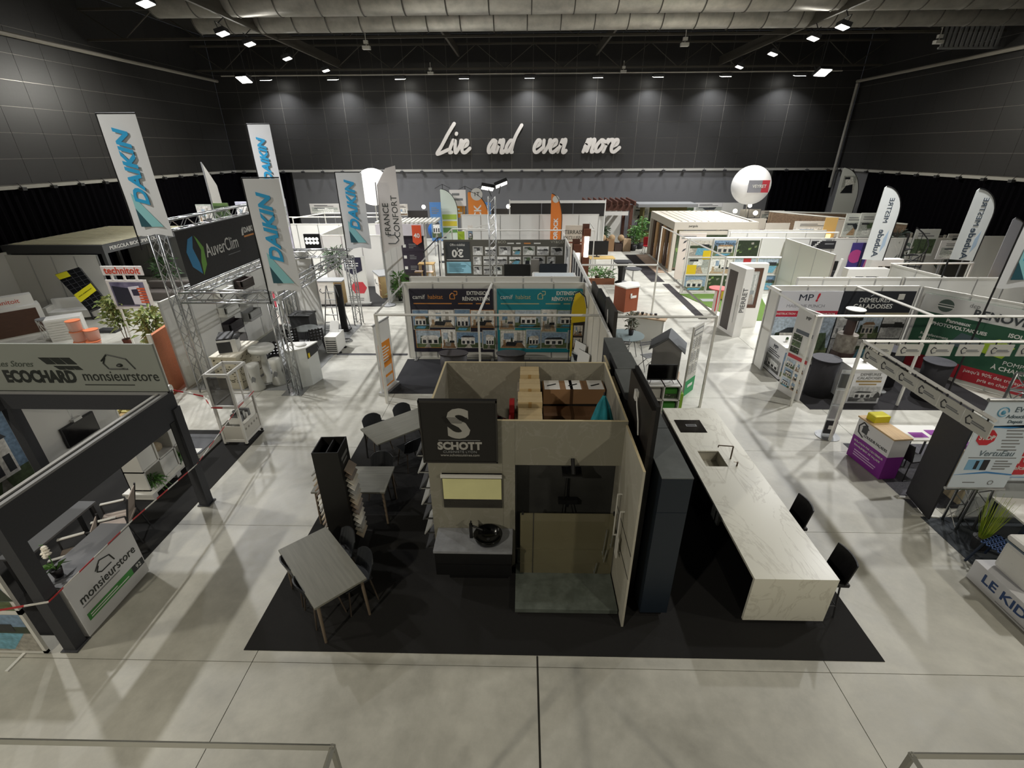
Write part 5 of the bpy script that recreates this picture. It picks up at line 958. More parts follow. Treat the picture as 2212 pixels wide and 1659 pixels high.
t = T('office_desk', 'small pale wood desk with black screen behind the terrace stand', 'desk', (4.35, 26.9, 0)); B().b(-.7, .7, -.4, .4, .72, .76).go('tabletop', mat('C6A868', .5), t); [B().b(x, x+.04, y, y+.04, 0, .72).go('leg', GREY, t) for x in (-.66, .62) for y in (-.36, .32)]
t = T('monitor', 'black monitor standing on the pale wood desk', 'monitor', (4.1, 27.0, .765)); B().b(-.6, .6, -.02, .02, .1, .85).go('screen', BLACK, t); B().b(-.15, .15, -.1, .1, 0, .02).b(-.03, .03, 0, .03, 0, .2).go('stand', CHAR, t)
for k, (x, y) in enumerate(((3.2, 24.6), (3.9, 24.9), (4.3, 24.4))): plant((x, y, 0), 'leafy green fern low beside the terrace stand, %s' % ['left', 'middle', 'right'][k], .6, .4, 120, .15, .2, mat('4A2E1E', .7), LEAF, .3, .05, 2, 30+k, .35)
t = T('timber_edging', 'brown timber deck edge beside the ferns', 'planter', (3.6, 23.9, 0)); B().b(-1.2, 1.0, -.05, .05, 0, .3).b(-1.2, -1.1, 0, 1.4, 0, .3).go('plank', mat('7A4A2E', .6, kind='wood'), t)
# photo wall stand
VY = mat('54524A', .6, name='olive_grey_wall'); vw = T('photo_wall', 'olive grey exhibition wall covered with framed pool photographs', 'wall', (-3.62, 22.0, 0)); VL = 5.5; B().b(0, VL, 0, .06, .02, 2.5).go('panel', VY, vw)
B().b(.08, 1.2, -.012, 0, 1.56, 2.42).go('offer_field', mat('35383A', .6), vw); txt(vw, 'Offre visibilité', .64, 2.28, .15, WHITE, sx=.8, y=-.016); txt(vw, 'à', .64, 2.12, .14, WHITE, y=-.016); txt(vw, '0€', .64, 1.88, .46, WHITE, bold=.016, y=-.016); B().b(.12, 1.16, -.016, 0, 1.6, 1.63).go('rule', WHITE, vw); B().b(.1, 1.22, -.012, 0, 1.0, 1.52).go('blue_card', mat('8FC4D6', .5), vw); lines(vw, .2, 1.05, 1.06, 1.46, 6, mat('3A6A7A', .5), y=-.016)
rr = random.Random(11)
for j, z in enumerate((1.84, 1.4, .96)):
    x = 1.35
    while x < VL-.4:
        ww = rr.choice([.34, .42, .5]); hh = rr.uniform(.32, .36)
        if not (j == 2 and x > 2.7) : B().b(x-.02, x+ww+.02, -.01, 0, z-.02, z+hh+.02).go('photo_frame', OFFW, vw); pic(vw, x, z, ww, hh, rr.choice(['mono', 'mono', 'pool']), -.012, int(x*37+j*11), bw=rr.random() < .6)
        x += ww+.13
txt(vw, 'VY&CO', VL-.35, 2.4, .16, mat('A8A698', .5), sx=1.1); txt(vw, 'VY&CO', 2.55, 2.4, .16, mat('A8A698', .5), sx=1.1); B().b(2.9, 3.2, -.01, 0, 2.32, 2.37).b(3.3, 3.5, -.01, 0, 2.32, 2.37).b(4.1, 4.4, -.01, 0, 2.32, 2.37).go('header_dash', WHITE, vw); B().b(3.65, 3.95, -.01, 0, 2.32, 2.37).go('orange_dash', mat('D08A4A', .5), vw)
for (a, b_, c) in ((.3, .35, 1.1), (1.3, .35, 2.1), (1.9, .35, 2.7)): B().p([(a, .3), (a+.15, .3), (a+.55, .6), (a+.15, .85), (a, .85), (a+.35, .6)], -.012, 0).go('chevron', mat('6B6A62', .6), vw)
t = T('photo_side_wall', 'side wall with black and white photo pattern right of the photo wall', 'wall', (1.93, 21.95, 0), -90); B().b(0, 1.3, 0, .05, .02, 2.45).go('panel', OFFW, t); [pic(t, .05+.62*(k % 2), .1+.76*(k//2), .58, .7, 'mono', -.004, 50+k, bw=1) for k in range(6)]
for k, (u0, v0, u1, v1, c, lb) in enumerate(((1089, 571, 1145, 603, '0A0A0A', 'black switched off television in front of the photo wall'), (1166, 570, 1225, 603, '2B3038', 'grey blue television right in front of the photo wall'))):
    x0, z0, x1, z1 = ext(u0, v0, u1, v1, 21.0); t = T('television', lb, 'television', (x0, 21.0, 0)); B().b(0, x1-x0, 0, .05, z0, z1).go('screen', mat(c, .2), t); B().b(.3, x1-x0-.3, .0, .04, .03, z0).b(.1, x1-x0-.1, -.25, .25, 0, .03).go('stand', CHAR, t)
x0, z0, x1, z1 = ext(1147, 562, 1164, 600, 21.0); t = T('display_plinth', 'grey plinth with printed sides between the two televisions', 'plinth', (x0, 21.05, 0)); B().b(0, x1-x0, 0, .3, 0, z1).go('body', mat('6B6862', .6), t); B().b(.1, .35, -.005, 0, z1-.6, z1-.52).go('logo', WHITE, t)
frame([(-3.75, 21.9), (-3.7, 25.5), (-2.0, 25.5)], 'white rail frame left of the photo wall', feet=[0, 1]); frame([(-3.7, 17.5), (-3.7, 21.7)], 'pale rail leading to the photo wall', feet=[], h=2.5)
t = T('skylight_box', 'white rimmed shallow box lying on the wall top', 'box', (1.05, 15.4, 2.3)); B().b(-.75, .65, -.3, .3, 0, .18).go('body', WHITE, t); B().b(-.68, .58, -.25, .25, .18, .185).go('pane', mat('DCE4E6', .3), t); B().b(-.7, -.6, -.25, .25, -2.3, 0).b(.5, .6, -.25, .25, -2.3, 0).go('support', OFFW, t)
truss((-1.2, 19.2, .02), (-1.2, 19.2, 4.55), 'lighting truss tower in front of the photo wall', name='truss_tower')
for k, (u, v, lb) in enumerate(((1053, 407, 'left floodlight on top of the centre truss tower'), (1083, 399, 'right floodlight on top of the centre truss tower'))):
    p = gy(u, v, 19.1); t = T('tower_floodlight', lb, 'floodlight', p, 0); t.rotation_euler = (R(-25), R(-20 if k else 10), R(10)); B().b(-.25, .25, -.15, .15, .0, .12).go('housing', CHAR, t); B().b(-.22, .22, -.13, .13, -.015, 0).go('lens', mat('FFFDF4', .3, emit=3.5), t); B().t((0, 0, .05), (.18 if k == 0 else -.2, .05, -.25), .02, 6).go('arm', CHAR, t)
    area('tower_flood_beam', p+Vector((-.35+.7*k, .25, -.1)), (p.x+(-3 if k == 0 else 3), 25, 0), 6, .3)
# middle-distance white partitions and flags
partition((-3.5, 28.0), (4.2, 28.0), 'long white wall behind the photo wall stand', n=7, h=2.9); frame([(-2.9, 25.0), (3.6, 25.0), (3.7, 27.8)], 'white rails behind the photo wall', feet=[0, 1]); frame([(-3.0, 25.1), (-1.6, 27.9)], 'white sloping rail left behind the photo wall', feet=[])
x0, z0, x1, z1 = ext(1102, 439, 1305, 467, 30.5); fw = (x1-x0)/3
t = T('dark_fascia', 'long black fascia board with white top rail, middle of hall', 'sign', (x0, 30.5, 0)); [B().b(.02+fw*k, fw*(k+1)-.02, 0, .08, z0, z1).go('black_panel', mat('201E1D', .5), t) for k in range(3)]; B().b(0, fw*3, -.05, .12, z1, z1+.14).go('top_rail', WHITE, t); [B().b(x, x+.06, 0, .08, 0, z1+.2).go('post', WHITE, t) for x in (-.06, fw*1.5, fw*3)]
partition((x0, 30.7), (x1, 30.7), 'white wall under the long black fascia', n=5, h=z0)
def wing(u0, v0, u1, v1, y, c, label, txt_='', tc=None, w=None, side=1, zb=.5):
    """feather flag standing on the floor between its photographed top and foot"""
    p = gy(u0, v0, y); t = T('feather_flag', label, 'flag', (p.x, y, 0)); h = p.z; w = w or .75; s = side
    zc = zb+(h-zb)*.62; arc = [(w*1.02*math.cos(q)*s, zc+(h-zc)*math.sin(q)) for q in [k*math.pi/20 for k in range(10)]]
    pts = [(0, zb), (w*.98*s, zb-.05)]+arc+[(w*.08*s, h), (0, h-.06)]
    if s < 0: pts = pts[::-1]
    B().p(pts, 0, .015).go('cloth', mat(c, .6), t); B().t((0, 0.03, 0), (0, 0.03, zb), .025, 6).path([(w*1.0*s, 0, zb-.05)]+[(x*1.015, 0, z) for x, z in arc]+[(w*.08*s, 0, h)], .018, 6).c(0, 0, 0, .05, .25, n=14).go('pole', BLACK, t)
    if txt_: txt(t, txt_, w*.5*s, h*.52, w*.52, tc or WHITE, ry=-90, bold=.012)
    return t
f1 = wing(950, 408, 0, 0, 31.5, 'C9D4C8', 'pale green feather flag in the middle distance', w=1.0); [B().b(.05, .95, -.01, 0, z, z+.3).go('band', mat(c, .5), f1) for z, c in ((2.2, '9DB84A'), (1.8, 'C9B83A'), (1.4, '5E8A4A'))]
f2 = wing(1010, 414, 0, 0, 28.6, 'DB8436', 'big orange feather flag left of the truss tower', 'ISOROCK', w=1.1); B().t((.5, -.01, 3.9), (.5, -.0, 3.9), .33, 20).go('round_logo', OFFW, f2); txt(f2, '1T', .5, 3.9, .3, BLACK, y=-.015)
f3 = wing(1191, 418, 0, 0, 27.2, 'DB7A2E', 'narrow orange feather flag right of the truss tower', 'ISOROCK', w=.6); B().t((.25, -.01, 3.75), (.25, -.0, 3.75), .18, 20).go('round_logo', OFFW, f3)
def hang(u0, v0, u1, v1, y, c, label, low=None, lines_=4, lc=GREY, name='hanging_poster', stand=True, style=None, sd=0):
    x0, z0, x1, z1 = ext(u0, v0, u1, v1, y); t = T(name, label, 'poster', (x0, y, 0)); w = x1-x0; B().b(0, w, 0, .03, z0, z1).go('sheet', mat(c, .55), t)
    if stand and z0 > .05: B().b(w*.2, w*.2+.04, .03, .07, 0, z1).b(w*.8-.04, w*.8, .03, .07, 0, z1).go('support', GREY, t)
    if style: pic(t, w*.06, z0+(z1-z0)*.08, w*.88, (z1-z0)*.55, style, -.004, sd)
    if lines_: lines(t, w*.15, w*.85, z0+(z1-z0)*(.7 if style else .25), z1-(z1-z0)*.12, lines_, lc, y=-.008)
    return t
hang(927, 437, 957, 520, 31, '4F7FB8', 'blue poster board with white header in the middle distance', style='house', sd=5); hang(970, 410, 1007, 445, 32, 'E2DEDA', 'white cube poster with round logo, upper', lines_=2); hang(975, 445, 1005, 470, 32.1, 'D9942E', 'mustard cube poster below the white one', lc=WHITE, lines_=2)
hang(1036, 437, 1060, 465, 31.4, '4F86C4', 'blue hanging poster with text rows left of the truss tower', lc=WHITE, lines_=6)
t = T('blue_inflatable', 'blue rounded inflatable figure in front of the blue poster', 'display', gz(943, 520, 0)); B().sph(0, 0, .75, .6, 1.0, 16, 10).go('body', mat('2A5FA8', .4), t, smooth=1); B().path([(-.3, -.55, .3), (-.2, -.6, .9), (.2, -.6, .9), (.3, -.55, .3)], .05, 6).c(0, 0, 0, .2, .3, n=14).go('strap', mat('1A3F7A', .5), t)
hang(1010, 487, 1022, 520, 25.6, 'D9D2C8', 'narrow house poster beside the orange feather flag', style='house', lines_=0, sd=9); t = hang(988, 500, 1004, 520, 25.8, 'A8C43A', 'lime green curved board left behind the photo wall', lines_=0)

p = gy(462, 452, 20.3); q = gy(434, 350, 20.3); t = T('feather_flag', 'slim white sail flag seen edge on behind the dark banner', 'flag', (p.x, 20.3, 0), 70); B().p([(0, p.z), (.45, p.z), (.42, (p.z+q.z)/2), (.25, q.z-.5), (0, q.z)], 0, .015).go('cloth', OFFW, t); B().t((-.02, 0, 0), (-.02, 0, q.z), .025, 6).c(0, 0, 0, .04, .25, n=12).go('pole', GREY, t)
# ================================================================ RIGHT SIDE STANDS
carpet(7.5, 12.5, 11.0, 13.9, 'black carpet under the house builders stand on the right', mat('1D1B1D', .95, kind='carpet', scale=30))
partition((7.3, 13.98), (11.6, 13.98), 'white wall behind the house builders banners', n=4); partition((7.32, 13.45), (7.32, 13.95), 'short white side wall left of the house builders stand', n=1)
partition((11.65, 13.9), (14.2, 10.4), 'white angled wall behind the renovation banner', n=4)
frame([(7.2, 14.0), (7.1, 11.2), (14.5, 11.2)], 'white frame around the house builders stand', feet=[1]); frame([(9.8, 14.0), (9.9, 11.25)], 'white sloping rail and post in the middle of the builders stand', feet=[1])
hb_ = T('photo_banner', 'white and red banner over a house photo, left of black banner', 'banner', (7.42, 13.92, .15)); w = 2.0
B().b(0, w, 0, .02, 0, 2.2).go('cloth', mat('D5D5DA', .6), hb_); txt(hb_, 'MP', .95, 2.0, .28, mat('2B3040', .5), bold=.003, sx=1.2); txt(hb_, '!', 1.28, 2.0, .32, mat('C22A3A', .5), bold=.015, shear=.2); txt(hb_, 'MAISONS PUNCH', 1.0, 1.75, .13, mat('9A9AA0', .5), sx=1.1)
B().b(0, w, -.004, 0, 1.42, 1.6).go('red_band', mat('B8243C', .5), hb_); txt(hb_, 'CONSTRUCTION - EXTENSION - RÉNOVATION', 1.0, 1.51, .09, WHITE, y=-.007, sx=.95, shear=.2); pic(hb_, 0, 0, w, 1.42, 'house', -.004, 101)
dm = T('photo_banner', 'black headed banner over a villa photo collage', 'banner', (9.44, 13.92, .15)); w = 2.08
B().b(0, w, 0, .02, 0, 2.2).go('cloth', mat('23252C', .6), dm); txt(dm, 'DEMEURES', .95, 1.93, .19, WHITE, bold=.002, sx=1.0); txt(dm, 'CALADOISES', .95, 1.74, .19, WHITE, bold=.002, sx=1.05); B().path([(.8, -.004, 2.05), (.95, -.004, 2.15), (1.1, -.004, 2.05)], .01, 4).go('roof_logo', GREY, dm); B().b(.3, w, -.004, 0, 1.45, 1.55).go('beige_band', mat('B0A68A', .5), dm)
B().b(1.6, 1.78, -.004, 0, 1.95, 2.12).go('white_square', OFFW, dm)
for k in range(6): pic(dm, .02+.69*(k % 3), .02+.72*(k//3), .66, .69, ['house', 'pool', 'house', 'room', 'house', 'pool'][k], -.004, 120+k, bw=k % 3 != 1)
an = math.degrees(math.atan2(-3.5, 2.55)); rv = T('photo_banner', 'green banner with white header, solar panels and a red strip', 'banner', (11.68, 13.78, .15), an); w = 3.6
B().b(0, w, -.02, 0, 0, 2.2).go('cloth', mat('23523A', .6), rv); B().b(0, w, -.025, -.02, 1.7, 2.2).go('white_header', mat('CFCFCB', .6), rv); B().t((.55, -.02, 1.95), (.55, -.03, 1.95), .18, 20).go('round_logo', mat('4A5A52', .5), rv); B().b(.36, .74, -.034, -.03, 1.97, 1.99).b(.36, .74, -.034, -.03, 1.9, 1.93).go('logo_bars', WHITE, rv)
txt(rv, 'dcp', 1.15, 2.08, .16, GREY, y=-.03); txt(rv, 'RENOVEX', 1.85, 1.88, .3, mat('3A3F42', .5), y=-.03, bold=.008); txt(rv, 'Panneaux', .95, 1.55, .14, WHITE, y=-.024, bold=.004); txt(rv, 'PHOTOVOLTAIQUES', 1.0, 1.4, .13, WHITE, y=-.024, bold=.004); txt(rv, 'ISOLATION', 2.4, 1.5, .15, WHITE, y=-.024, bold=.004); txt(rv, 'Remplacement', .55, 1.05, .11, WHITE, y=-.024); txt(rv, 'des ENERGIES', .55, .92, .11, WHITE, y=-.024); txt(rv, 'POMPE', 2.4, .75, .16, WHITE, y=-.024, bold=.003); txt(rv, 'À CHALEUR', 2.4, .58, .16, WHITE, y=-.024, bold=.003)
B().p([(.9, .9), (1.6, .85), (1.5, 1.25), (1.1, 1.3)], -.026, -.02).go('solar_roof_print', mat('4A5A5E', .4), rv); B().p([(1.6, .9), (2.1, .85), (2.25, 1.2), (1.9, 1.35), (1.65, 1.2)], -.026, -.02).go('leaf_print', mat('9AB82E', .5), rv); B().b(.1, w, -.027, -.02, .0, .42).go('red_strip', mat('A3222E', .6), rv); txt(rv, "jusqu'à 90% des travaux", 2.1, .3, .13, WHITE, y=-.03); txt(rv, 'pris en charge', 2.2, .13, .13, WHITE, y=-.03)
mc = T('promo_counter', 'white chamfered counter with plant pot and house photo front', 'counter', (7.52, 12.8, .0085)); B().e([(0, 0), (.35, -.0), (.62, .4), (.62, 1.0), (0, 1.0)], 0, .97).go('body', mat('D9D9DA', .5), mc); B().e([(-.02, -.03), (.37, -.03), (.65, .4), (.65, 1.02), (-.02, 1.02)], .97, 1.0).go('top', WHITE, mc)
o = pic(mc, 0, .1, .9, .4, 'house', 0, 140, bw=1); o.rotation_euler = (0, 0, R(-90)); o.location = (-.004, .95, 0); o = txt(mc, 'MP!', 0, 0, .17, mat('2B3040', .5), bold=.006, world=(-.006, .5, .82), rz=-90); lb_ = lines(mc, .1, .8, .55, .72, 3, DGREY, y=0); lb_.rotation_euler = (0, 0, R(-90)); lb_.location = (-.004, .95, 0); o = pic(mc, .02, .1, .3, .75, 'house', -.003, 141)
t = T('cactus_pot', 'tiny potted cactus on the chamfered white counter', 'plant', (7.75, 13.25, 1.012)); B().lathe(0, 0, [(.03, 0), (.045, .08)], 12).go('pot', OFFW, t); B().sph(0, 0, .11, .04, 1.2, 8, 6).go('cactus', LEAFD, t)
mp = T('info_board', 'white pillar panel covered with building photos at stand corner', 'display board', (7.2, 12.15, .0085), -75); B().b(0, .75, 0, .05, 0, 2.42).go('panel', mat('D5D3D0', .5), mp); B().b(.1, .65, -.004, 0, 1.75, 1.85).go('red_strip', mat('5A5F66', .5), mp); B().b(.05, .7, -.004, 0, 1.05, 1.15).go('red_strip', mat('B8343C', .5), mp)
for k in range(6): pic(mp, .06+.33*(k % 2), .2+.28*(k//2), .3, .25, ['house', 'room'][k % 2], -.004, 150+k)
for k in range(3): pic(mp, .06, 1.2+.18*k, .3, .16, 'green', -.004, 160+k)
B().b(.42, .68, -.004, 0, 1.2, 1.7).go('icon_sheet', WHITE, mp); txt(mp, 'MP', .38, 2.2, .12, DK)
dc2 = T('promo_counter', 'white square counter with gold bands and villa photo', 'counter', (8.6, 11.35, .0085)); B().b(0, .85, 0, .7, 0, .97).go('body', mat('D9D9DA', .5), dc2); B().b(-.06, .9, -.03, .73, .97, 1.0).go('top', WHITE, dc2); txt(dc2, 'DEMEURES', .42, .84, .1, mat('6A6A66', .5), sx=1.1); txt(dc2, 'CALADOISES', .42, .74, .1, mat('6A6A66', .5), sx=1.1); B().b(.1, .75, -.004, 0, .62, .67).b(.2, .65, -.004, 0, .54, .58).go('gold_band', mat('9A8250', .5), dc2); pic(dc2, .05, .06, .75, .44, 'house', -.003, 171, bw=1)
t = T('potted_succulent', 'small green plant in pot on the gold banded counter', 'plant', (9.1, 11.8, 1.012)); B().lathe(0, 0, [(.04, 0), (.05, .12)], 12).go('pot', mat('8F8A7A', .6), t); bb = B(); leaves(bb, 0, 0, .1, .03, .03, 20, .12, .03, 4, .1); bb.go('leaf', LEAF, t)
for k, (x, y, lb) in enumerate(((8.15, 11.9, 'round high table in black cloth beside the photo pillar'), (10.35, 12.6, 'round high table in black cloth before the green banner'), (10.95, 11.7, 'round high table in black cloth right of the gold banded counter'))):
    t = T('cocktail_table', lb, 'table', (x, y, .0085), 0, 'high round tables in black cloths'); B().lathe(0, 0, [(.32, 0), (.3, .6), (.33, 1.06)], 28).go('cloth', mat('232226', .85), t, smooth=1); B().c(0, 0, 1.06, 1.08, .35, n=28).go('tabletop', mat('2E2D32', .6), t)
dt = T('drinks_totem', 'brown patterned coffee totem with round black top sign', 'display', (9.1, 12.75, .0085)); BRN = mat('3A2822', .5); B().c(0, 0, .1, .55, .3, n=24).go('photo_drum', mat('8A8274', .5, kind='noise', hex2='4A4640', scale=6), dt); B().c(0, 0, .55, .95, .28, n=24).go('brown_drum', BRN, dt); B().c(0, 0, .95, 1.45, .26, n=24).go('upper_drum', mat('5A5148', .5, kind='noise', hex2='8F8A7E', scale=5), dt); B().c(0, 0, 1.45, 1.9, .12, n=16).go('neck', BRN, dt); B().c(0, 0, 1.9, 2.15, .23, n=24).go('top_sign', BLACK, dt); B().c(0, 0, 2.15, 2.17, .24, n=24).go('top_plate', WHITE, dt); B().c(0, 0, 0, .1, .2, n=16).go('base', OFFW, dt); txt(dt, 'ALTA', 0, 2.03, .1, WHITE, y=-.24)
t = T('white_stool', 'round white stool before the green banner', 'stool', (9.95, 12.1, .0085)); B().c(0, 0, .75, .78, .18, n=20).go('seat', WHITE, t); B().t((0, 0, 0), (0, 0, .75), .025, 8).c(0, 0, 0, .02, .2, n=20).go('leg', ALU, t)
# renovation facade stand with strip of small signs
fc = frame([(13.5, 9.5), (7.15, 9.5), (7.0, 6.25)], 'white frame hung with small boards on the facade stand', feet=[1], h=2.5)
def minisign(x, y, rz, k):
    t = T('hanging_board', ['small white company board hanging on the front rail, %s from its corner', 'small white company board hanging on the side rail, %s from its corner'][rz != 0] % ['first', 'second', 'third', 'fourth', 'fifth', 'sixth', 'seventh', 'eighth'][k], 'sign', (x, y, 2.16), rz, 'small boards hanging on the facade stand frame'); B().b(0, .5, 0, .02, 0, .26).go('board', mat('C9C7BE', .5), t); B().b(.1, .12, .0, .015, .26, .31).b(.38, .4, .0, .015, .26, .31).go('hanger', CHAR, t)
    B().path([(.16, -.003, .17), (.1, -.003, .2), (.06, -.003, .13), (.1, -.003, .06), (.17, -.003, .08)], .011, 4).go('round_logo', DGREY, t); B().b(.17, .44, -.004, 0, .1, .12).b(.17, .4, -.004, 0, .13, .15).go('print', GREY, t)
for k in range(7): minisign(7.28+.62*k, 9.47, 0, k)
for k in range(6): minisign(7.09-.02*k, 9.3-.52*k, -90-2, k)
pc2 = T('promo_counter', 'purple and white facade counter with wooden top', 'counter', (7.2, 8.95, .0), -84); PU = mat('7A2184', .6, name='purple'); B().b(0, .92, 0, .36, .02, .55).go('purple_base', PU, pc2); B().b(0, .92, 0, .36, .55, .96).go('white_upper', mat('D2D0D0', .5), pc2); B().b(-.02, .94, -.02, .38, .96, .99).go('wood_top', mat('C9A878', .5, kind='wood'), pc2); txt(pc2, 'COULEUR FAÇADES', .56, .66, .085, DGREY, sx=.8); B().path([(.28, -.004, .88), (.16, -.004, .92), (.07, -.004, .8), (.1, -.004, .66), (.24, -.004, .6)], .016, 4).p([(.14, .82), (.24, .9), (.34, .82), (.31, .82), (.31, .7), (.17, .7), (.17, .82)], -.006, 0).go('house_logo', DGREY, pc2); txt(pc2, 'ISOLATION PAR L\'EXTÉRIEUR', .46, .45, .06, WHITE); txt(pc2, 'RAVALEMENT DE FAÇADE', .46, .36, .06, WHITE); lines(pc2, .15, .8, .12, .28, 3, mat('C9A9CC', .5))
t = T('yellow_box', 'yellow box on the far end of the purple counter', 'box', (7.45, 8.86, .992), -84); B().b(-.02, .2, -.18, .15, 0, .14).go('carton', mat('D9CC1E', .5), t, bev=.004); B().b(-.02, .2, -.16, .13, .14, .145).go('lid', mat('E5DA3A', .5), t)
t = T('leaflet_totem', 'narrow clear leaflet totem with grey pockets on round foot', 'display', (7.22, 9.72, 0), -10); B().c(0, 0, 0, .015, .26, n=28).go('foot', STEEL, t); B().b(-.13, .13, -.0, .015, .02, 1.7).go('acrylic_back', mat('D6DADA', .1, alpha=.5), t); [B().b(-.12, .12, -.03, 0, .08+.4*k, .42+.4*k).go('pocket', [CHAR, mat('A9ABAD', .4), mat('B9BABB', .4), mat('55585A', .4)][k], t) for k in range(4)]; B().b(-.05, .05, -.034, -.03, .2, .3).go('white_print', WHITE, t)
def black_chair(x, y, rz, label, c='1D1C1E'):
    t = T('dining_chair', label, 'chair', (x, y, 0), rz); m = mat(c, .45); B().b(-.22, .22, -.2, .2, .44, .47).go('seat', m, t, bev=.01); B().px([(.18, .47), (.21, .47), (.3, .85), (.26, .85)], -.22, .22).go('backrest', m, t, bev=.01)
    for s in (-1, 1): B().path([(s*.2, -.2, .44), (s*.22, -.24, .01), (s*.22, .24, .01), (s*.2, .2, .44)], .012, 6).go('leg_frame', m, t)
black_chair(7.95, 8.25, 100, 'black moulded chair behind the purple counter'); black_chair(7.95, 9.05, 60, 'black folding chair behind the yellow box'); black_chair(8.5, 8.0, 150, 'black moulded chair in shadow behind the dark upright board')
t = T('low_table', 'white low table with purple lettered leaflets', 'table', (8.45, 8.75, 0)); B().b(-.45, .45, -.3, .3, .68, .71).go('tabletop', WHITE, t); [B().b(x, x+.03, y, y+.03, 0, .68).go('leg', CHAR, t) for x in (-.42, .39) for y in (-.27, .24)]; B().b(-.3, 0, -.2, .0, .71, .715).b(.1, .35, -.1, .1, .71, .715).go('leaflet', PU, t)
t = T('till_box', 'wood box with small card terminal at the facade stand', 'box', (8.6, 7.6, 0)); B().b(-.3, .3, -.3, .3, 0, 1.0).go('body', mat('CDBD9A', .5, kind='wood'), t); B().b(-.12, .12, -.08, .08, 1.0, 1.05).go('terminal', WHITE, t); B().b(-.3, -.1, .1, .25, 1.0, 1.08).go('purple_tray', PU, t)
carpet(7.4, 13, 7.2, 9.4, 'speckled grey carpet of the facade stand', mat('5A595E', .95, kind='noise', scale=40, hex2='3E3D42'), .004)
# water softener stand
carpet(7.35, 13, 3.2, 6.95, 'dark blue grey carpet of the water softener stand', mat('3E4348', .95, kind='carpet', scale=30), .006)
truss((7.85, 6.75, .02), (7.85, 6.75, 2.95), 'truss tower behind the water softener banner', name='truss_tower', w=.29); truss((7.7, 6.75, 2.8), (11.5, 6.75, 2.8), 'horizontal truss beam above the water softener banners', w=.29)
t = T('dark_board', 'dark upright display board left of the softener banner', 'board', (7.4, 6.85, 0), 80); B().b(0, .75, -.03, .0, .03, 1.95).go('board', mat('2A292D', .6), t); B().b(.1, .16, -.25, .2, 0, .03).b(.6, .66, -.25, .2, 0, .03).go('foot', OFFW, t)
def ewi(x, y, w, z0, z1, label, cover=True):
    t = T('hanging_banner', label, 'banner', (x, y, 0)); B().b(0, w, -.01, 0, z0, z1).go('sheet', mat('D2DCE4', .6), t); [B().t((-.02, 0, z), (w+.02, 0, z), .03, 8).go('rod', STEEL, t) for z in (z0, z1)]; return t
e1 = ewi(7.07, 6.5, .92, 1.02, 2.68, 'pale blue water softener banner with red STOP sign'); RDS = mat('C8303A', .5); BLU = mat('3A7FB8', .5)
def octa(par, x, z, r, m=RDS): B().p([(x+r*math.cos(math.pi/8+k*math.pi/4), z+r*math.sin(math.pi/8+k*math.pi/4)) for k in range(8)], -.018, -.012).go('octagon', m, par)
octa(e1, .22, 2.02, .15); txt(e1, 'STOP', .22, 2.02, .11, WHITE, y=-.022, bold=.003, sx=.9); txt(e1, 'EWI G', .62, 2.52, .13, mat('5A6A72', .5), y=-.014); txt(e1, 'Adoucisseurs', .6, 2.4, .09, mat('5A6A72', .5), y=-.014); txt(e1, 'Depuis 1977', .62, 2.31, .08, mat('5A6A72', .5), y=-.014)
B().path([(.28+.08*math.cos(a), -.014, 2.48+.08*math.sin(a)) for a in [k*.5 for k in range(12)]], .009, 4).sph(.28, -.012, 2.47, .03, 1.3, 8, 6).go('drop_logo', mat('5A9AB8', .5), e1); B().p([(0, 2.22), (.92, 2.22), (.92, 2.26), (.5, 2.19)], -.016, -.01).p([(0, 1.3), (.5, 1.34), (.92, 1.3), (.92, 1.32), (.5, 1.37)], -.016, -.01).go('blue_wave', BLU, e1)
for k in range(7): B().b(.48+.02*(k % 3), .48+.3-.04*(k % 2), -.014, -.01, 2.14-.06*k, 2.16-.06*k).go('small_print', GREY, e1)
txt(e1, 'VertuEau', .5, 1.72, .15, mat('6A7A82', .5), y=-.014, shear=.2); B().b(.1, .85, -.014, -.01, 1.63, 1.645).go('small_print', GREY, e1); B().b(.12, .45, -.014, -.01, 1.4, 1.6).go('product_photo', mat('7FB0D0', .5), e1); B().b(.36, .46, -.018, -.013, 1.4, 1.6).b(.25, .3, -.018, -.013, 1.42, 1.58).go('product_shape', CHAR, e1); lines(e1, .55, .85, 1.4, 1.6, 4, GREY, y=-.014); lines(e1, .2, .5, 1.13, 1.17, 1, GREY, y=-.014); B().path([(.65+.04*math.cos(a), -.014, 1.15+.04*math.sin(a)) for a in [k*.5 for k in range(13)]], .006, 4).go('ring_logo', GREY, e1)
e2 = ewi(8.2, 6.85, 2.2, .9, 2.7, 'wide softener banner with family photo and red octagon'); pic(e2, .1, 1.7, 2.0, .95, 'room', -.012, 200); octa(e2, .3, 1.3, .26); txt(e2, 'STOP', .3, 1.36, .2, WHITE, y=-.022, bold=.005); txt(e2, 'calcaire', .32, 1.2, .11, WHITE, y=-.022); B().p([(0, 1.0), (2.2, 1.0), (2.2, 1.12), (.9, 1.02)], -.016, -.01).go('blue_wave', BLU, e2)
sk = T('stand_skirt', 'white cloth skirt board under the softener banners', 'board', (8.0, 6.95, 0)); B().b(0, 3.6, 0, .05, .03, .9).go('cloth', mat('C9CDCC', .6), sk); B().b(0, 3.6, -.02, 0, .0, .03).go('hem', GREY, sk)
gp = T('grass_pot', 'tall green grass in a pot beside the blue chair', 'plant', (7.75, 6.2, .0075)); B().lathe(0, 0, [(.1, 0), (.13, .22), (.11, .22)], 14).go('pot', CHAR, gp); bb = B(); rr = random.Random(6)
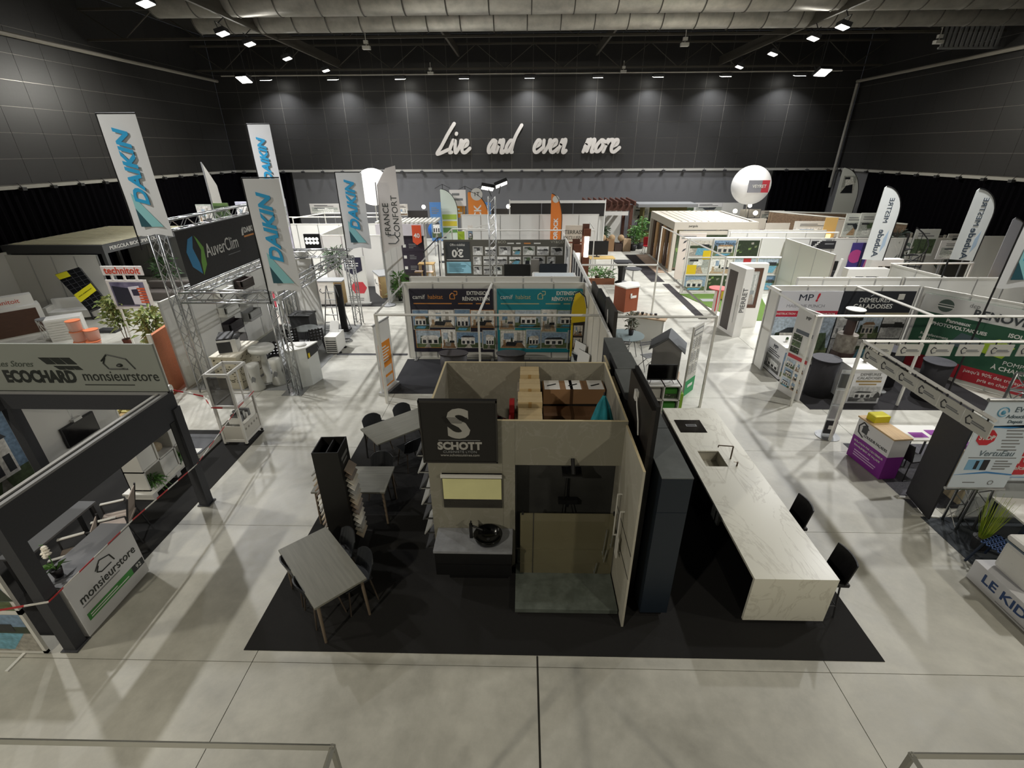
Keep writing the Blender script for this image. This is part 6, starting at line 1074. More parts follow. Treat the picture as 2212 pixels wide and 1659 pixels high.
for k in range(90):
    a = rr.uniform(0, 6.28); h_ = rr.uniform(.5, .85); s_ = rr.uniform(.02, .16); x, y = math.cos(a)*.05, math.sin(a)*.05; bb.add([(x-.006, y, .2), (x+.006, y, .2), (x+math.cos(a)*s_+.004, y+math.sin(a)*s_, .2+h_), (x+math.cos(a)*s_, y+math.sin(a)*s_, .2+h_)], [(0, 1, 2, 3)])
bb.go('grass_blades', mat('7E9A2E', .6, kind='noise', hex2='B0B84A'), gp)['kind'] = 'stuff'
BC = mat('2F4A7A', .4, name='blue_plastic')
def blue_chair(x, y, rz, label):
    t = T('perforated_chair', label, 'chair', (x, y, .0075), rz, 'blue perforated chairs'); bb = B()
    for i in range(6):
        for j in range(6): bb.b(-.22+.074*i, -.22+.074*i+.05, -.22+.074*j, -.22+.074*j+.05, .43, .45)
    for i in range(6): bb.b(-.22, .22, -.21+.074*i, -.19+.074*i, .435, .45).b(-.21+.074*i, -.19+.074*i, -.22, .22, .435, .45)
    o = bb.go('perforated_seat', BC, t); o['kind'] = 'stuff'; bb = B()
    for i in range(6): bb.b(-.22+.074*i, -.18+.074*i, .22, .24, .45, .82)
    for i in range(5): bb.b(-.22, .2, .22, .24, .5+.075*i, .53+.075*i)
    bb.go('perforated_back', BC, t)['kind'] = 'stuff'
    for sx in (-1, 1):
        for sy in (-1, 1): B().t((sx*.18, sy*.18, .43), (sx*.25, sy*.25, 0), .02, 6).go('leg', mat('1F2A3E', .5), t)
blue_chair(7.62, 5.75, -160, 'blue perforated plastic chair nearest the grass pot'); blue_chair(8.15, 5.6, -170, 'blue perforated plastic chair right beside the white table')
table('white rectangular table with dark legs at right frame edge', (8.75, 6.2, .0075), 1.5, .7, .75, WHITE, mat('1F2A3E', .5), -5, leg='square')
kd = T('product_podium', 'white low podium with blue lettering at right frame edge', 'podium', (7.05, 5.58, .0075), -90); B().b(0, 2.3, 0, 1.6, 0, .36).go('body', mat('D3D3D6', .5), kd, bev=.005); txt(kd, 'LE KID', .56, .2, .21, mat('2F4A7A', .5), bold=.004, sx=1.15); lines(kd, .5, 1.3, .03, .05, 1, GREY)
for k, (x, y, lb) in enumerate(((7.42, 5.2, 'white rounded water softener with grey lid seam, left'), (7.75, 4.72, 'white rounded water softener on the podium, right'))):
    t = T('water_softener', lb, 'appliance', (x, y, .37)); W_ = mat('D9D8D3', .3); B().b(-.22, .22, -.28, .28, 0, .5).go('body', W_, t, bev=.06); B().b(-.23, .23, -.3, .3, .51, .62).go('lid', W_, t, bev=.05); B().b(-.22, .22, -.29, .29, .49, .515).go('seam', mat('5A6A78', .4), t); B().lathe(-.08, -.05, [(.04, .62), (.03, .63)], 12).go('button', DGREY, t)
# door and window displays
pd = T('door_display', 'white box door display with vertical lettering and dark door', 'display', (7.58, 16.35, 0), 0); B().e([(0, 0), (.3, .05), (.1, 1.15), (-.15, 1.1)], 0, 2.45).go('body', mat('DDDBD6', .5), pd); 
B().e([(-.015, .15), (.0, .15), (-.125, .95), (-.14, .95)], .12, 2.25).go('dark_door', mat('3A3230', .4), pd); B().t((-.03, .2, 1.5), (-.03, .2, .5), .012, 6).t((-.03, .2, 1.4), (0, .2, 1.4), .01, 5).t((-.03, .2, .6), (0, .2, .6), .01, 5).go('pull_handle', STEEL, pd); txt(pd, 'PIERRET', .14, 1.35, .25, mat('4A4A4C', .5), y=.015, ry=-90, rz=9)
wd = T('window_display', 'white wall unit with open brown framed window', 'display', (7.72, 17.45, 0)); B().b(0, .25, 0, .25, 0, 2.4).b(.25, 1.0, 0, .25, 0, .75).b(.25, 1.0, 0, .25, 2.25, 2.4).b(1.0, 1.15, 0, .25, 0, 2.4).go('white_frame', mat('E0DED8', .5), wd); BW = mat('5A3A28', .5, kind='wood'); B().b(.25, .35, .02, .1, .75, 2.25).b(.9, 1.0, .02, .1, .75, 2.25).b(.35, .9, .02, .1, .75, .88).b(.35, .9, .02, .1, 2.12, 2.25).go('brown_frame', BW, wd); pic(wd, .35, .88, .55, 1.24, 'room', .08, 210); B().b(.35, .9, .03, .04, .88, 2.12).go('glass', GLASS, wd)
# smart garden stand with turf
t = T('artificial_turf', 'bright green artificial turf with grey stepping slabs', 'turf', (8.6, 20.2, 0)); B().e([(-1.25, 1.9), (.0, -2.0), (1.3, -2.0), (2.5, 1.9)], .0, .02).go('turf', mat('4E6A22', .95, kind='carpet', scale=60), t); [B().b(x, x+.8, y, y+.4, .02, .035).go('stepping_slab', GREY, t) for x, y in ((-.6, .6), (.1, .9), (.4, -.3))]
t = T('red_table', 'round red top bar table with red lettered pillar', 'table', (7.95, 19.2, .022)); B().c(0, 0, 0, 1.0, .13, n=16).go('pillar', mat('D9CFC8', .5), t); B().b(-.07, .07, -.14, -.12, .1, .95).go('red_strip', mat('B82A30', .5), t); B().c(0, 0, 1.0, 1.04, .38, n=28).go('tabletop', mat('B8504E', .4), t)
for k, (x, y, lb) in enumerate(((9.0, 19.6, 'yellow cube stool on the artificial turf'), (9.15, 21.2, 'yellow cube stool by the garden photo wall'))): t = T('cube_stool', lb, 'stool', (x, y, .022)); B().b(-.2, .2, -.2, .2, 0, .45).go('body', mat('D9BD1E', .6), t, bev=.02); B().b(-.15, .15, -.15, .15, .45, .46).go('cushion', mat('C9AC1A', .8), t)
gw = T('garden_photo_wall', 'white wall of garden photographs above the artificial turf', 'wall', (7.55, 22.4, 0)); B().b(0, 4.3, 0, .05, .02, 2.5).go('panel', WHITE, gw)
SPX = ['house', 'pool', 'green', 'mono', 'house', 'room', 'pool', 'house']
for k in range(8):
    x = .05+(k % 4)*1.07
    for j in range(3):
        if (k+j) % 4 == 1 and j == 2: continue
        if k < 4: pic(gw, x, .1+.8*j, .98, .7, SPX[(k*2+j*3) % 8], -.006, 300+k*3+j)
B().b(.7, 1.05, -.012, 0, 1.55, 1.95).go('yellow_sign', mat('E0C21E', .5), gw); B().b(2.6, 2.95, -.012, 0, 1.2, 1.6).go('red_sign', mat('B02A2E', .5), gw); B().b(.02, .5, -.012, 0, .85, 1.3).go('yellow_sign', mat('E0C21E', .5), gw); txt(gw, 'Smart Modul', 1.6, 2.25, .2, DK, y=-.014, shear=.3)
[B().b(.02+1.07*k, .05+1.07*k, -.05, .0, 0, 2.5).go('white_post', WHITE, gw) for k in range(5)]; [B().b(0, 4.3, -.04, -.02, z, z+.05).go('white_rail', WHITE, gw) for z in (.82, 1.62)]
frame([(7.45, 22.3), (7.6, 18.2), (9.6, 18.2)], 'white frame over the artificial turf stand', feet=[0, 1]); frame([(7.3, 26.2), (7.4, 22.6), (11.6, 22.6)], 'white frame behind the garden photo wall', feet=[0])
t = T('poster_board', 'white poster board with bird motifs beside the louvred pergola', 'poster', (7.75, 24.5, 0)); B().b(0, 1.3, 0, .04, .1, 2.4).go('sheet', mat('D9CFC4', .5), t); rr = random.Random(12); [B().p([(x, z), (x+.12, z+.05), (x+.22, z+.18), (x+.06, z+.12)], -.004, 0).go('bird_print', DGREY, t) for x, z in ((.2, 1.5), (.6, 1.3), (.9, 1.45), (.3, 1.1), (.8, 1.0), (.2, 1.9))]; lines(t, .1, 1.2, 2.1, 2.3, 2, GREY); B().b(.1, .2, .04, .3, 0, .1).b(1.1, 1.2, .04, .3, 0, .1).go('foot', GREY, t)
t = T('terracotta_goods', 'wooden rack with terracotta pots beside the bird poster', 'rack', (7.9, 23.4, 0)); [B().b(0, 1.2, -.25, .25, z, z+.04).go('shelf', WD2, t) for z in (.3, .7)]; [B().b(x, x+.05, y, y+.05, 0, .74).go('leg', mat('5A2E20', .5), t) for x in (0, 1.15) for y in (-.25, .2)]; [B().lathe(.2+.25*k, 0, [(.06, .74), (.09, .9), (.08, .9)], 12).go('pot', mat('A0705A', .7), t) for k in range(4)]
# louvred white pergola with wooden slats
lp2 = T('louvred_pergola', 'cream aluminium pergola with louvred roof and wooden slats', 'pergola', (8.05, 26.6, 0)); CW = mat('BDB6A8', .5, name='cream_aluminium')
[B().b(*q, 2.25, 2.65).go('ring_beam', CW, lp2) for q in ((0, 4.4, 0, .18), (0, .18, .181, 5.019), (4.22, 4.4, .181, 5.019), (0, 4.4, 5.02, 5.2))]; [B().b(x, x+.18, y, y+.18, 0, 2.25).go('post', CW, lp2) for x in (0, 4.22) for y in (0, 5.02)]; [B().add([(.2+.36*k, .19, 2.6), (.36+.36*k, .19, 2.66), (.36+.36*k, 5.0, 2.66), (.2+.36*k, 5.0, 2.6), (.2+.36*k, .19, 2.62), (.36+.36*k, .19, 2.68), (.36+.36*k, 5.0, 2.68), (.2+.36*k, 5.0, 2.62)], UNITBOX).go('louvre', CW, lp2) for k in range(11)]
[B().b(.03, .1, .3+.75*k, .75+.75*k, .1, 2.2).go('wood_screen', [mat('B08A60', .6, kind='wood'), mat('4A3426', .6, kind='wood')][k % 2], lp2) for k in range(6)]; B().b(.3, 4.2, .0, .1, 2.0, 2.2).go('blind_box', CW, lp2); txt(lp2, 'pergola', 1.0, 2.45, .16, DK); 
B().b(.2, 4.2, .2, 5.0, 2.5, 2.52).go('painted_shade_sheet', mat('4A463E', .8), lp2); pic(lp2, .3, 0.2, 3.9, 1.75, 'green', .3, 333); B().b(.3, 4.2, .35, .4, .1, 2.0).go('backdrop_wall', mat('8A7A66', .6), lp2)  # dark sheet added below the louvres, its colour stands in for shade between them
t = T('wooden_deck', 'pinkish wooden deck strip beside the louvred pergola', 'deck', (7.3, 26.4, 0)); [B().b(.0, .7, .01+.5*k, .49+.5*k, 0, .04).go('deck_board', mat('B59C86', .6, kind='wood'), t) for k in range(10)]
carpet(6.6, 7.28, 24.4, 31.5, 'narrow dark carpet strip beside the wooden deck', mat('2A2628', .9, kind='carpet', scale=30)); carpet(7.05, 7.4, 18.4, 24.0, 'dark carpet strip along the turf stand', mat('2E2A2C', .9, kind='carpet', scale=30), .006)
for x, y, h_, sd, lb in ((7.4, 33.0, 1.5, 41, 'small bright leaved potted tree in the far aisle'), (8.0, 33.6, 2.0, 42, 'tall leafy potted tree in front of the olive stand'), (5.6, 34.5, 1.3, 43, 'grey green shrub left in the far aisle'), (4.9, 34.6, 1.9, 44, 'slender tree under the brown timber pergola')): plant((x, y, 0), lb, h_, .42, 260, .25, .4, CHAR, LEAF if sd != 43 else mat('5A6A50', .6), .28, .09, 3, sd, .35)
t = T('red_chair', 'bright red shell chair with white legs in far aisle', 'chair', (8.15, 31.9, 0)); B().b(-.3, .3, -.25, .3, .45, .5).px([(.25, .5), (.3, .5), (.38, 1.0), (.33, 1.0)], -.28, .28).go('shell', mat('B01E2A', .4), t, bev=.02); [B().t((sx*.25, sy*.2, .45), (sx*.32, sy*.3, 0), .025, 6).go('leg', WHITE, t) for sx in (-1, 1) for sy in (-1, 1)]
# brown timber pergola far back
tp2 = T('timber_pergola', 'brown timber pergola with rafters in far centre', 'pergola', (4.4, 33.6, 0)); TB = mat('5A3426', .6, kind='wood', name='brown_timber'); x0, z0, x1, z1 = ext(1268, 431, 1366, 470, 33.6); w_ = x1-x0; tp2.location.x = x0
[B().b(0, w_, y_, y_+.15, z1-.7, z1-.35).go('beam', TB, tp2) for y_ in (0, 2.4)]; [B().b(w_*k/8, w_*k/8+.1, -.25, 2.8, z1-.35, z1-.1).go('rafter', TB, tp2) for k in range(9)]; [B().b(x, x+.2, y, y+.2, 0, z1-.7).go('post', TB, tp2) for x in (0, w_-.2) for y in (0, 2.4)]; B().b(.1, w_-.3, .0, .12, z1-1.0, z1-.75).go('white_blind', WHITE, tp2); pic(tp2, .5, .6, 1.2, 1.4, 'mono', 2.3, 350, bw=1); B().b(.2, w_-.3, 2.31, 2.38, .1, 2.4).go('backdrop', OFFW, tp2)
t = T('garden_goods', 'pile of crates and jute sacks under the timber pergola', 'crates', (5.0, 32.6, 0)); [B().b(.0+.55*k, .5+.55*k, 0, .5, 0, .5+.3*(k % 2)).go('crate', [WD2, mat('8A6A4A', .7), mat('3A2A22', .7)][k % 3], t) for k in range(4)]; B().b(-.1, 2.4, -.3, .6, 0, .0).go('base', TB, t) if 0 else None; [B().sph(.3+.6*k, .2, .85, .22, 1, 10, 7).go('sack', mat('9A8262', .9), t) for k in range(3)]
os_ = T('olive_stand', 'olive green walled stand with grey canopy, far centre right', 'stand', (8.2, 34.6, 0)); OL = mat('6A6236', .7); B().b(0, 3.4, 1.4, 1.5, 0, 2.6).b(0, .1, 0, 1.5, 0, 2.6).go('olive_wall', OL, os_); B().b(-.4, 3.6, -.2, 1.5, 2.6, 2.8).go('canopy', GREY, os_); pic(os_, .5, .8, 2.2, 1.3, 'green', 1.39, 360)
# staircase stand
partition((11.9, 22.4), (19.2, 22.4), 'long white wall of the spiral staircase stand', n=7); sw = partition((11.85, 18.6), (11.85, 22.3), 'white side wall left of the staircase stand', n=3)
x0, z0, x1, z1 = ext(1756, 521, 1803, 538, 22.3); t = T('logo_plate', 'black plate with white fan of stairs logo', 'sign', (x0, 22.33, 0)); w_ = x1-x0; B().b(0, w_, 0, .03, z0, z1).go('plate', CHAR, t); [B().p([(w_*(.08+.07*k), z0+.1+.07*k), (w_*(.22+.06*k), z0+.12+.07*k), (w_*(.2+.06*k), z0+.16+.08*k), (w_*(.06+.07*k), z0+.14+.08*k)], -.006, 0).go('stair_print', WHITE, t) for k in range(5)]; lines(t, w_*.55, w_*.95, z0+.15, z0+.45, 2, GREY)
x0, z0, x1, z1 = ext(1752, 547, 1808, 577, 21.0); t = T('television', 'large black television on a dark stand before white wall', 'television', (x0, 21.0, 0)); w_ = x1-x0; B().b(0, w_, 0, .06, 1.05, 1.05+w_*.56).go('screen', BLACK, t); B().b(w_*.45, w_*.55, .0, .06, 0, 1.05).b(w_*.2, w_*.8, -.3, .3, 0, .03).go('stand', CHAR, t)
x0, z0, x1, z1 = ext(1846, 519, 1892, 575, 22.3); t = T('colour_poster', 'violet pink and yellow poster on the staircase stand wall', 'poster', (x0, 22.33, 0)); w_ = x1-x0; B().b(0, w_, 0, .02, .3, 2.3).go('violet_field', mat('4A3E86', .5), t); B().p([(w_*.75, .3), (w_, .3), (w_, 2.3), (w_*.85, 2.3)], -.006, 0).go('yellow_field', mat('D9BE1E', .5), t); B().p([(w_*.5, .6), (w_*.75, .8), (w_*.8, 2.0), (w_*.6, 1.7)], -.006, 0).go('pink_field', mat('C06A9A', .5), t); B().t((w_*.2, -.001, 1.7), (w_*.2, -.006, 1.7), .3, 16).go('pink_disc', mat('C04A8E', .5), t); B().b(w_*.35, w_*.48, -.01, -.006, .4, 2.3).go('dark_stripe', mat('26224E', .5), t)
ss = T('spiral_staircase', 'thin black spiral staircase in front of the white wall', 'staircase', (16.1, 20.9, 0)); B().t((0, 0, 0), (0, 0, 2.9), .04, 8).go('centre_pole', BLACK, ss); hp = []
for k in range(11):
    a = R(-200+24*k); z = .2+.2*k; B().add([(0, 0, z), (.75*math.cos(a-.18), .75*math.sin(a-.18), z), (.75*math.cos(a+.18), .75*math.sin(a+.18), z), (0, 0.02, z), (0, 0, z+.03), (.75*math.cos(a-.18), .75*math.sin(a-.18), z+.03), (.75*math.cos(a+.18), .75*math.sin(a+.18), z+.03), (0, .02, z+.03)], UNITBOX).go('tread', CHAR, ss); B().t((.75*math.cos(a), .75*math.sin(a), z), (.75*math.cos(a), .75*math.sin(a), z+.9), .012, 5).go('baluster', BLACK, ss); hp.append((.75*math.cos(a), .75*math.sin(a), z+.9))
B().path(hp, .025, 6).go('handrail', BLACK, ss)
t = T('white_counter', 'long plain white counter in the staircase stand', 'counter', (12.0, 20.0, 0)); B().b(0, 1.3, 0, 1.7, 0, 1.0).go('body', WHITE, t, bev=.01); B().b(-.03, 1.35, -.05, 1.75, 1.0, 1.05).go('top', WHITE, t)
t = T('white_rail', 'slanted white handrail sample standing by the side wall', 'display', (12.3, 19.3, 0)); B().t((0, 0, 0), (.3, 0, 2.2), .05, 8).b(-.2, .3, -.2, .2, 0, .03).go('post', WHITE, t); B().b(.05, .3, .1, .14, 1.3, 1.7).go('photo', CHAR, t)
t = T('dark_table', 'dark square side table before the staircase', 'table', (15.4, 18.6, 0)); B().b(-.5, .5, -.35, .35, .72, .77).go('tabletop', mat('3A302C', .5), t); [B().t((x, y, .72), (x*1.2, y*1.2, 0), .025, 6).go('leg', mat('2E2624', .5), t) for x in (-.4, .4) for y in (-.28, .28)]
for k, (u0, v0, u1, v1, y, lb) in enumerate(((1835, 577, 1912, 613, 16.6, 'white framed window sample unit, left'), (1880, 575, 1935, 613, 18.2, 'white framed window sample unit, right behind the left one'))):
    x0, z0, x1, z1 = ext(u0, v0, u1, v1, y); t = T('window_display', lb, 'display', (x0, y, 0)); w_ = x1-x0; B().b(0, .3, 0, .3, 0, 2.4).b(w_-.3, w_, 0, .3, 0, 2.4).b(.3, w_-.3, 0, .3, 2.15, 2.4).b(.3, w_-.3, 0, .3, 0, .8).go('white_frame', mat('E0DED8', .5), t); B().b(.3, w_-.3, .1, .15, .8, 2.15).go('dark_glass', mat('3A3C38', .2), t); B().b(w_*.45, w_*.5, .06, .1, .8, 2.15).go('mullion', WHITE, t)
partition((11.9, 15.0), (15.2, 15.0), 'white wall behind the builders stand, middle', n=3); partition((8.6, 15.0), (11.8, 15.0), 'white wall behind the builders stand, left', n=4); partition((12.87, 17.0), (13.2, 15.1), 'white side wall right of the window sample units', n=2); open_rail = frame([(12.9, 17.1), (15.8, 17.2)], 'white rail behind the window sample side wall', feet=[1])
partition((14.6, 14.6), (16.2, 14.6), 'white wall piece beside the orange shelf', n=2, h=2.9); partition((15.0, 13.6), (19, 11.0), 'white wall running out at the right frame edge', n=4)
t = T('orange_shelf', 'orange and yellow display shelf at the right side', 'shelf', (14.1, 15.6, 0)); B().b(0, .8, 0, .4, 0, 2.2).go('orange_side', mat('D97A2E', .5), t); B().b(.85, 1.5, 0, .3, 0, 2.1).go('yellow_side', mat('C9A51E', .5), t); [B().b(.9, 1.45, -.1, 0, .5+.35*k, .52+.35*k).go('shelf_board', BLACK, t) for k in range(4)]
# feather flags on the right
def aub(u, vt, vb, y, label):
    zb = gy(u, vb, y).z; f = wing(u, vt, 0, 0, y, 'D6D9D6', label, w=.72, side=1, zb=zb); h = gy(u, vt, y).z; H_ = h-zb
    for s_, z, sz in (('Aubade', zb+H_*.23, .28), ('MESTRE', zb+H_*.68, .22)):
        o = txt(f, s_, .36, z, sz, mat('3E4A58', .5), ry=-90, bold=.004, y=-.006); o.scale = (1.05, -1, 1)
    B().p([(.5, zb+H_*.1), (.62, zb+H_*.2), (.6, zb+H_*.42), (.5, zb+H_*.3)], -.004, 0).go('blue_swirl', mat('A8BCCE', .5), f); return f
aub(1912, 402, 560, 17.0, 'white feather flag with mirrored lettering, left of two'); aub(2112, 407, 560, 15.0, 'white feather flag with mirrored lettering, right of two')
p = gy(2152, 622, 11.4); f = daikin(p.x, 11.4, p.z, 1.0, 2.5, 'white azure lettered flag cut by the right frame edge'); B().t((-.02, .01, -p.z), (-.02, .01, 0), .02, 6).c(0, 0, -p.z, -p.z+.04, .3, n=14).go('mast_foot', BLACK, f); f['group'] = 'right edge flag'
f = wing(2190, 470, 0, 0, 16.0, '9A9A9E', 'grey feather flag at the right frame edge behind the azure lettered flag', w=.8)
f = wing(1822, 362, 0, 0, 32.5, 'D2D6D2', 'white feather flag near the far right hall corner', w=1.3); pic(f, .2, 3.6, .8, 1.0, 'mono', -.004, 370)
# bark patterned stand and stands behind
for a, b_, lb, sd in (((15.3, 31.6), (20.6, 30.0), 'bark patterned long wall at far right', 380), ((15.4, 31.5), (19.6, 25.8), 'bark patterned front wall slanting toward the right', 381)):
    d = Vector((b_[0]-a[0], b_[1]-a[1], 0)); t = T('bark_wall', lb, 'wall', (a[0], a[1], 0), math.degrees(math.atan2(d.y, d.x))); B().b(0, d.length, 0, .08, 0, 2.6).go('panel', mat('6A5848', .8, kind='noise', hex2='9A846C', scale=2), t); B().b(0, d.length, -.01, .09, 2.6, 2.66).go('white_rail', WHITE, t)
    for k in range(4): pic(t, .1+k*d.length/4, .1, d.length/4-.1, 2.4, 'bark', -.006, sd+k)
t = T('gold_sign', 'small golden framed sign on the bark patterned wall', 'sign', (18.2, 27.3, 2.0), -54); B().b(0, 1.2, -.15, -.1, 0, .5).go('board', mat('B8923E', .5), t); lines(t, .15, 1.05, .1, .4, 2, mat('6A4E1E', .5), y=-.155)
for k, (u0, v0, u1, v1, y, c, lb, style) in enumerate(((1718, 478, 1790, 515, 26.5, 'D9D6CE', 'white framed window stand with dark openings', 'room'), (1785, 470, 1800, 513, 25.5, 'D9B06A', 'warm glowing shelf niche in the white stand', None), (1785, 475, 1815, 512, 26.2, 'CFC9C0', 'pale side wall of the warm niche stand', None), (1830, 462, 1860, 512, 24.8, 'D2D4CC', 'white product wall with mattress pictures, left', 'mono'), (1862, 460, 1892, 512, 24.6, 'D4D6D0', 'white product wall with mattress pictures, right', 'mono'), (1980, 495, 2012, 552, 21.5, 'D2D4CE', 'narrow poster with salad bowl photo on the right', 'green'), (2035, 520, 2100, 560, 20.0, 'CFCDCA', 'white product shelf wall with dark shelves', 'mono'), (2050, 505, 2110, 530, 22.5, 'DEDCD8', 'white wall frame with grey windows behind shelves', 'mono'), (2120, 510, 2175, 600, 18.5, 'D9DAD2', 'tall blank white wall panel at the right', None))):
    hang(u0, v0, u1, v1, y, c, lb, lines_=0 if style is None else 2, style=style, sd=400+k, name='display_wall')
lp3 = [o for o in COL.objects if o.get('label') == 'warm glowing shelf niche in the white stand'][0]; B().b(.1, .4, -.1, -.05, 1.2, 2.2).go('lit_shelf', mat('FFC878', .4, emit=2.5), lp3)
for k, (u, v, y, h_, lb) in enumerate(((1935, 520, 23, 2.6, 'dark grey leaved tree in front of grey wall, left'), (2025, 520, 23, 2.3, 'dark grey leaved tree in front of grey wall, right'))): p = gy(u, v, y); plant((p.x, y, 0), lb, h_, .9, 220, .25, .4, BLACK, mat('2E3A30', .6), .5, .16, 3, 60+k, .4)
t = T('grey_wall_stand', 'grey fence wall behind the dark trees', 'wall', (17.5, 27.0, 0), -32); B().b(0, 5.4, 0, .1, 0, 2.2).go('panel', mat('4A4846', .7), t); [B().b(5.3*k/4, 5.3*k/4+.1, -.05, .0, 0, 2.25).go('post', OFFW, t) for k in range(5)]
t = T('red_armchair', 'red armchair between the product walls on the right', 'chair', (19.6, 23.6, 0), 30); B().b(-.35, .35, -.3, .3, .15, .45).go('seat', mat('B01820', .5), t, bev=.04); B().b(-.35, .35, .2, .35, .45, .9).go('backrest', mat('B01820', .5), t, bev=.04); [B().b(x, x+.05, y, y+.05, 0, .15).go('leg', BLACK, t) for x in (-.3, .25) for y in (-.25, .2)]
# ================================================================ BACK ROW, BALLOONS, FRANCE CONFORT, FOREGROUND RAILS
def balloon(u, v, y, r, label, glow, post_z=2.4):
    p = gy(u, v, y); t = T('balloon', label, 'balloon', (p.x, y, 0)); B().sph(0, 0, p.z, r, 1, 32, 20).go('sphere', mat('EFEDEA', .5, emit=glow), t, smooth=1); B().t((0, 0, .03), (0, 0, p.z-r+.03), .03, 8).c(0, 0, 0, .05, .4, n=20).go('mast', OFFW, t); return t, p
balloon(806, 404, 31, 1.05, 'glowing white balloon on a mast behind the back flag', .75)
t, p = balloon(1622, 400, 33, 1.16, 'white balloon with red and grey plate', .2); B().b(-.65, .15, -1.2, -1.13, p.z-.35, p.z+.35).go('grey_plate', mat('8A8A90', .5), t); B().b(.15, .6, -1.2, -1.13, p.z-.35, p.z+.35).go('red_plate', mat('B83A46', .5), t); txt(t, 'VEYRET', 0, p.z, .26, WHITE, y=-1.215, bold=.004, sx=.95)
carpet(-9.6, -6.1, 20.0, 23.6, 'black carpet of the home comfort stand')
partition((-9.7, 23.4), (-5.9, 23.4), 'white wall at the back of the home comfort stand', n=4); partition((-5.9, 20.4), (-5.9, 23.4), 'white right side wall of the home comfort stand', n=3)
for k, (x, y, rz, lb) in enumerate(((-8.5, 20.6, 0, 'wood counter with grey top and logo, left of the two'), (-6.5, 21.9, -60, 'wood shelf counter with grey top beside the white wall'))):
    t = T('wood_counter', lb, 'counter', (x, y, .009), rz); B().b(-.6, .6, -.3, .3, 0, 1.0).go('body', mat('DAD6CC', .5), t); B().b(-.64, .64, -.34, .34, 1.0, 1.05).go('top', GREY, t); B().b(.25, .605, -.31, .31, .02, .99).go('wood_end', mat('B59A68', .5, kind='wood'), t); [B().b(.3, .6, -.315, -.31, .1+.3*j, .35+.3*j).go('niche', mat('6A5030', .7), t) for j in range(3)]; B().path([(-.35, -.305, .7), (-.42, -.305, .6), (-.3, -.305, .5), (-.15, -.305, .55)], .015, 4).go('logo', DGREY, t); lines(t, -.1, .15, .45, .6, 2, GREY, y=-.306)
t = T('roll_up_banner', 'white roll up banner with navy shield and red hexagon', 'banner', (-7.75, 20.3, .009)); B().b(0, 1.0, 0, .02, .08, 2.1).go('sheet', WHITE, t); B().b(-.05, 1.05, -.1, .1, 0, .08).go('cassette', ALU, t); B().p([(.1, 1.5), (.45, 1.3), (.85, 1.5), (.85, 2.05), (.1, 2.05)], -.006, 0).go('navy_shield', mat('26243A', .5), t); lines(t, .2, .75, 1.55, 1.95, 4, WHITE, y=-.009); B().p([(.4, .5), (.8, .5), (.95, .75), (.8, 1.0), (.4, 1.0), (.25, .75)], -.006, 0).go('red_hexagon', mat('C43A44', .5), t); lines(t, .1, .8, .15, .4, 3, GREY)
plant((-8.9, 22.6, .009), 'palm with thin trunk behind the wood counter', 1.9, .5, 260, .15, .25, BLACK, LEAFD, .5, .05, 4, 71, .55); plant((-5.55, 20.9, 0), 'white lilies with long green leaves by the white wall', 1.2, .25, 120, .1, .2, BLACK, LEAF, .5, .06, 3, 72, .2)
f = T('feather_flag', 'pale flag with thin dark letters and house logo', 'flag', (-5.9, 20.2, .0)); B().p([(0, 2.2), (.5, 2.5), (.95, 2.6), (.9, 5.6), (.5, 5.5), (.1, 4.9)], 0, .015).go('cloth', mat('CFC9C4', .6), f); B().t((0, 0, 0), (0.05, 0, 5.0), .02, 6).go('pole', STEEL, f); B().c(0, 0, 0, .04, .3, n=16).go('foot', GREY, f); txt(f, 'FRANCE', .35, 3.6, .34, DK, ry=-90); txt(f, 'CONFORT', .72, 3.7, .34, DK, ry=-90); B().path([(.3, -.004, 2.65), (.6, -.004, 2.65), (.75, -.004, 2.8), (.6, -.004, 3.0), (.3, -.004, 2.95)], .02, 4).go('house_logo', DK, f)
# dark information stand with wooden stools
x0, z0, x1, z1 = ext(858, 475, 918, 560, 24.6); t = T('dark_info_stand', 'dark aubergine info wall with white header and orange badge', 'stand', (x0, 24.6, 0)); w_ = x1-x0
B().b(0, w_, 0, .1, .1, 2.3).go('dark_wall', mat('2A2230', .6), t); B().b(-1.1, w_+.1, -.15, .1, 2.3, 2.85).go('header', mat('C9C4C8', .4), t); B().p([(w_-.5, 2.0), (w_-.3, 1.85), (w_-.05, 2.0), (w_-.05, 2.8), (w_-.5, 2.8)], -.17, -.15).go('orange_badge', mat('D2502A', .5), t); txt(t, '40', w_-.28, 2.3, .3, WHITE, y=-.18, bold=.006); [B().b(.15, .3, -.01, 0, .6+.55*k, .75+.55*k).go('icon', WHITE, t) for k in range(3)]; [lines(t, .45, w_-.4, .55+.55*k, .8+.55*k, 3, GREY, y=-.01, seed=k) for k in range(3)]; B().b(w_+.05, w_+.15, -.1, .1, 0, 2.9).b(-1.1, -1.0, -.1, .1, 0, 2.3).go('post', OFFW, t)
[B().b(-1.1+.22*k, -.98+.22*k, -.1, 1.6, 2.85, 2.95).go('louvre', OFFW, t) for k in range(14)]
for k, (x, y, lb) in enumerate(((-5.1, 23.2, 'pale wood bar stool with white leaflets, left'), (-4.55, 23.1, 'pale wood bar stool with white leaflets, right'))):
    t = T('wooden_stool', lb, 'stool', (x, y, 0)); [B().t((sx*.12, sy*.12, .78), (sx*.2, sy*.2, 0), .02, 6).go('leg', mat('C9A870', .6), t) for sx in (-1, 1) for sy in (-1, 1)]; B().b(-.18, .18, -.18, .18, .78, .82).go('seat', mat('C9A870', .6), t); B().b(-.2, .15, -.15, .15, .821, .825).go('leaflet', mat('D8C4B8', .6), t)
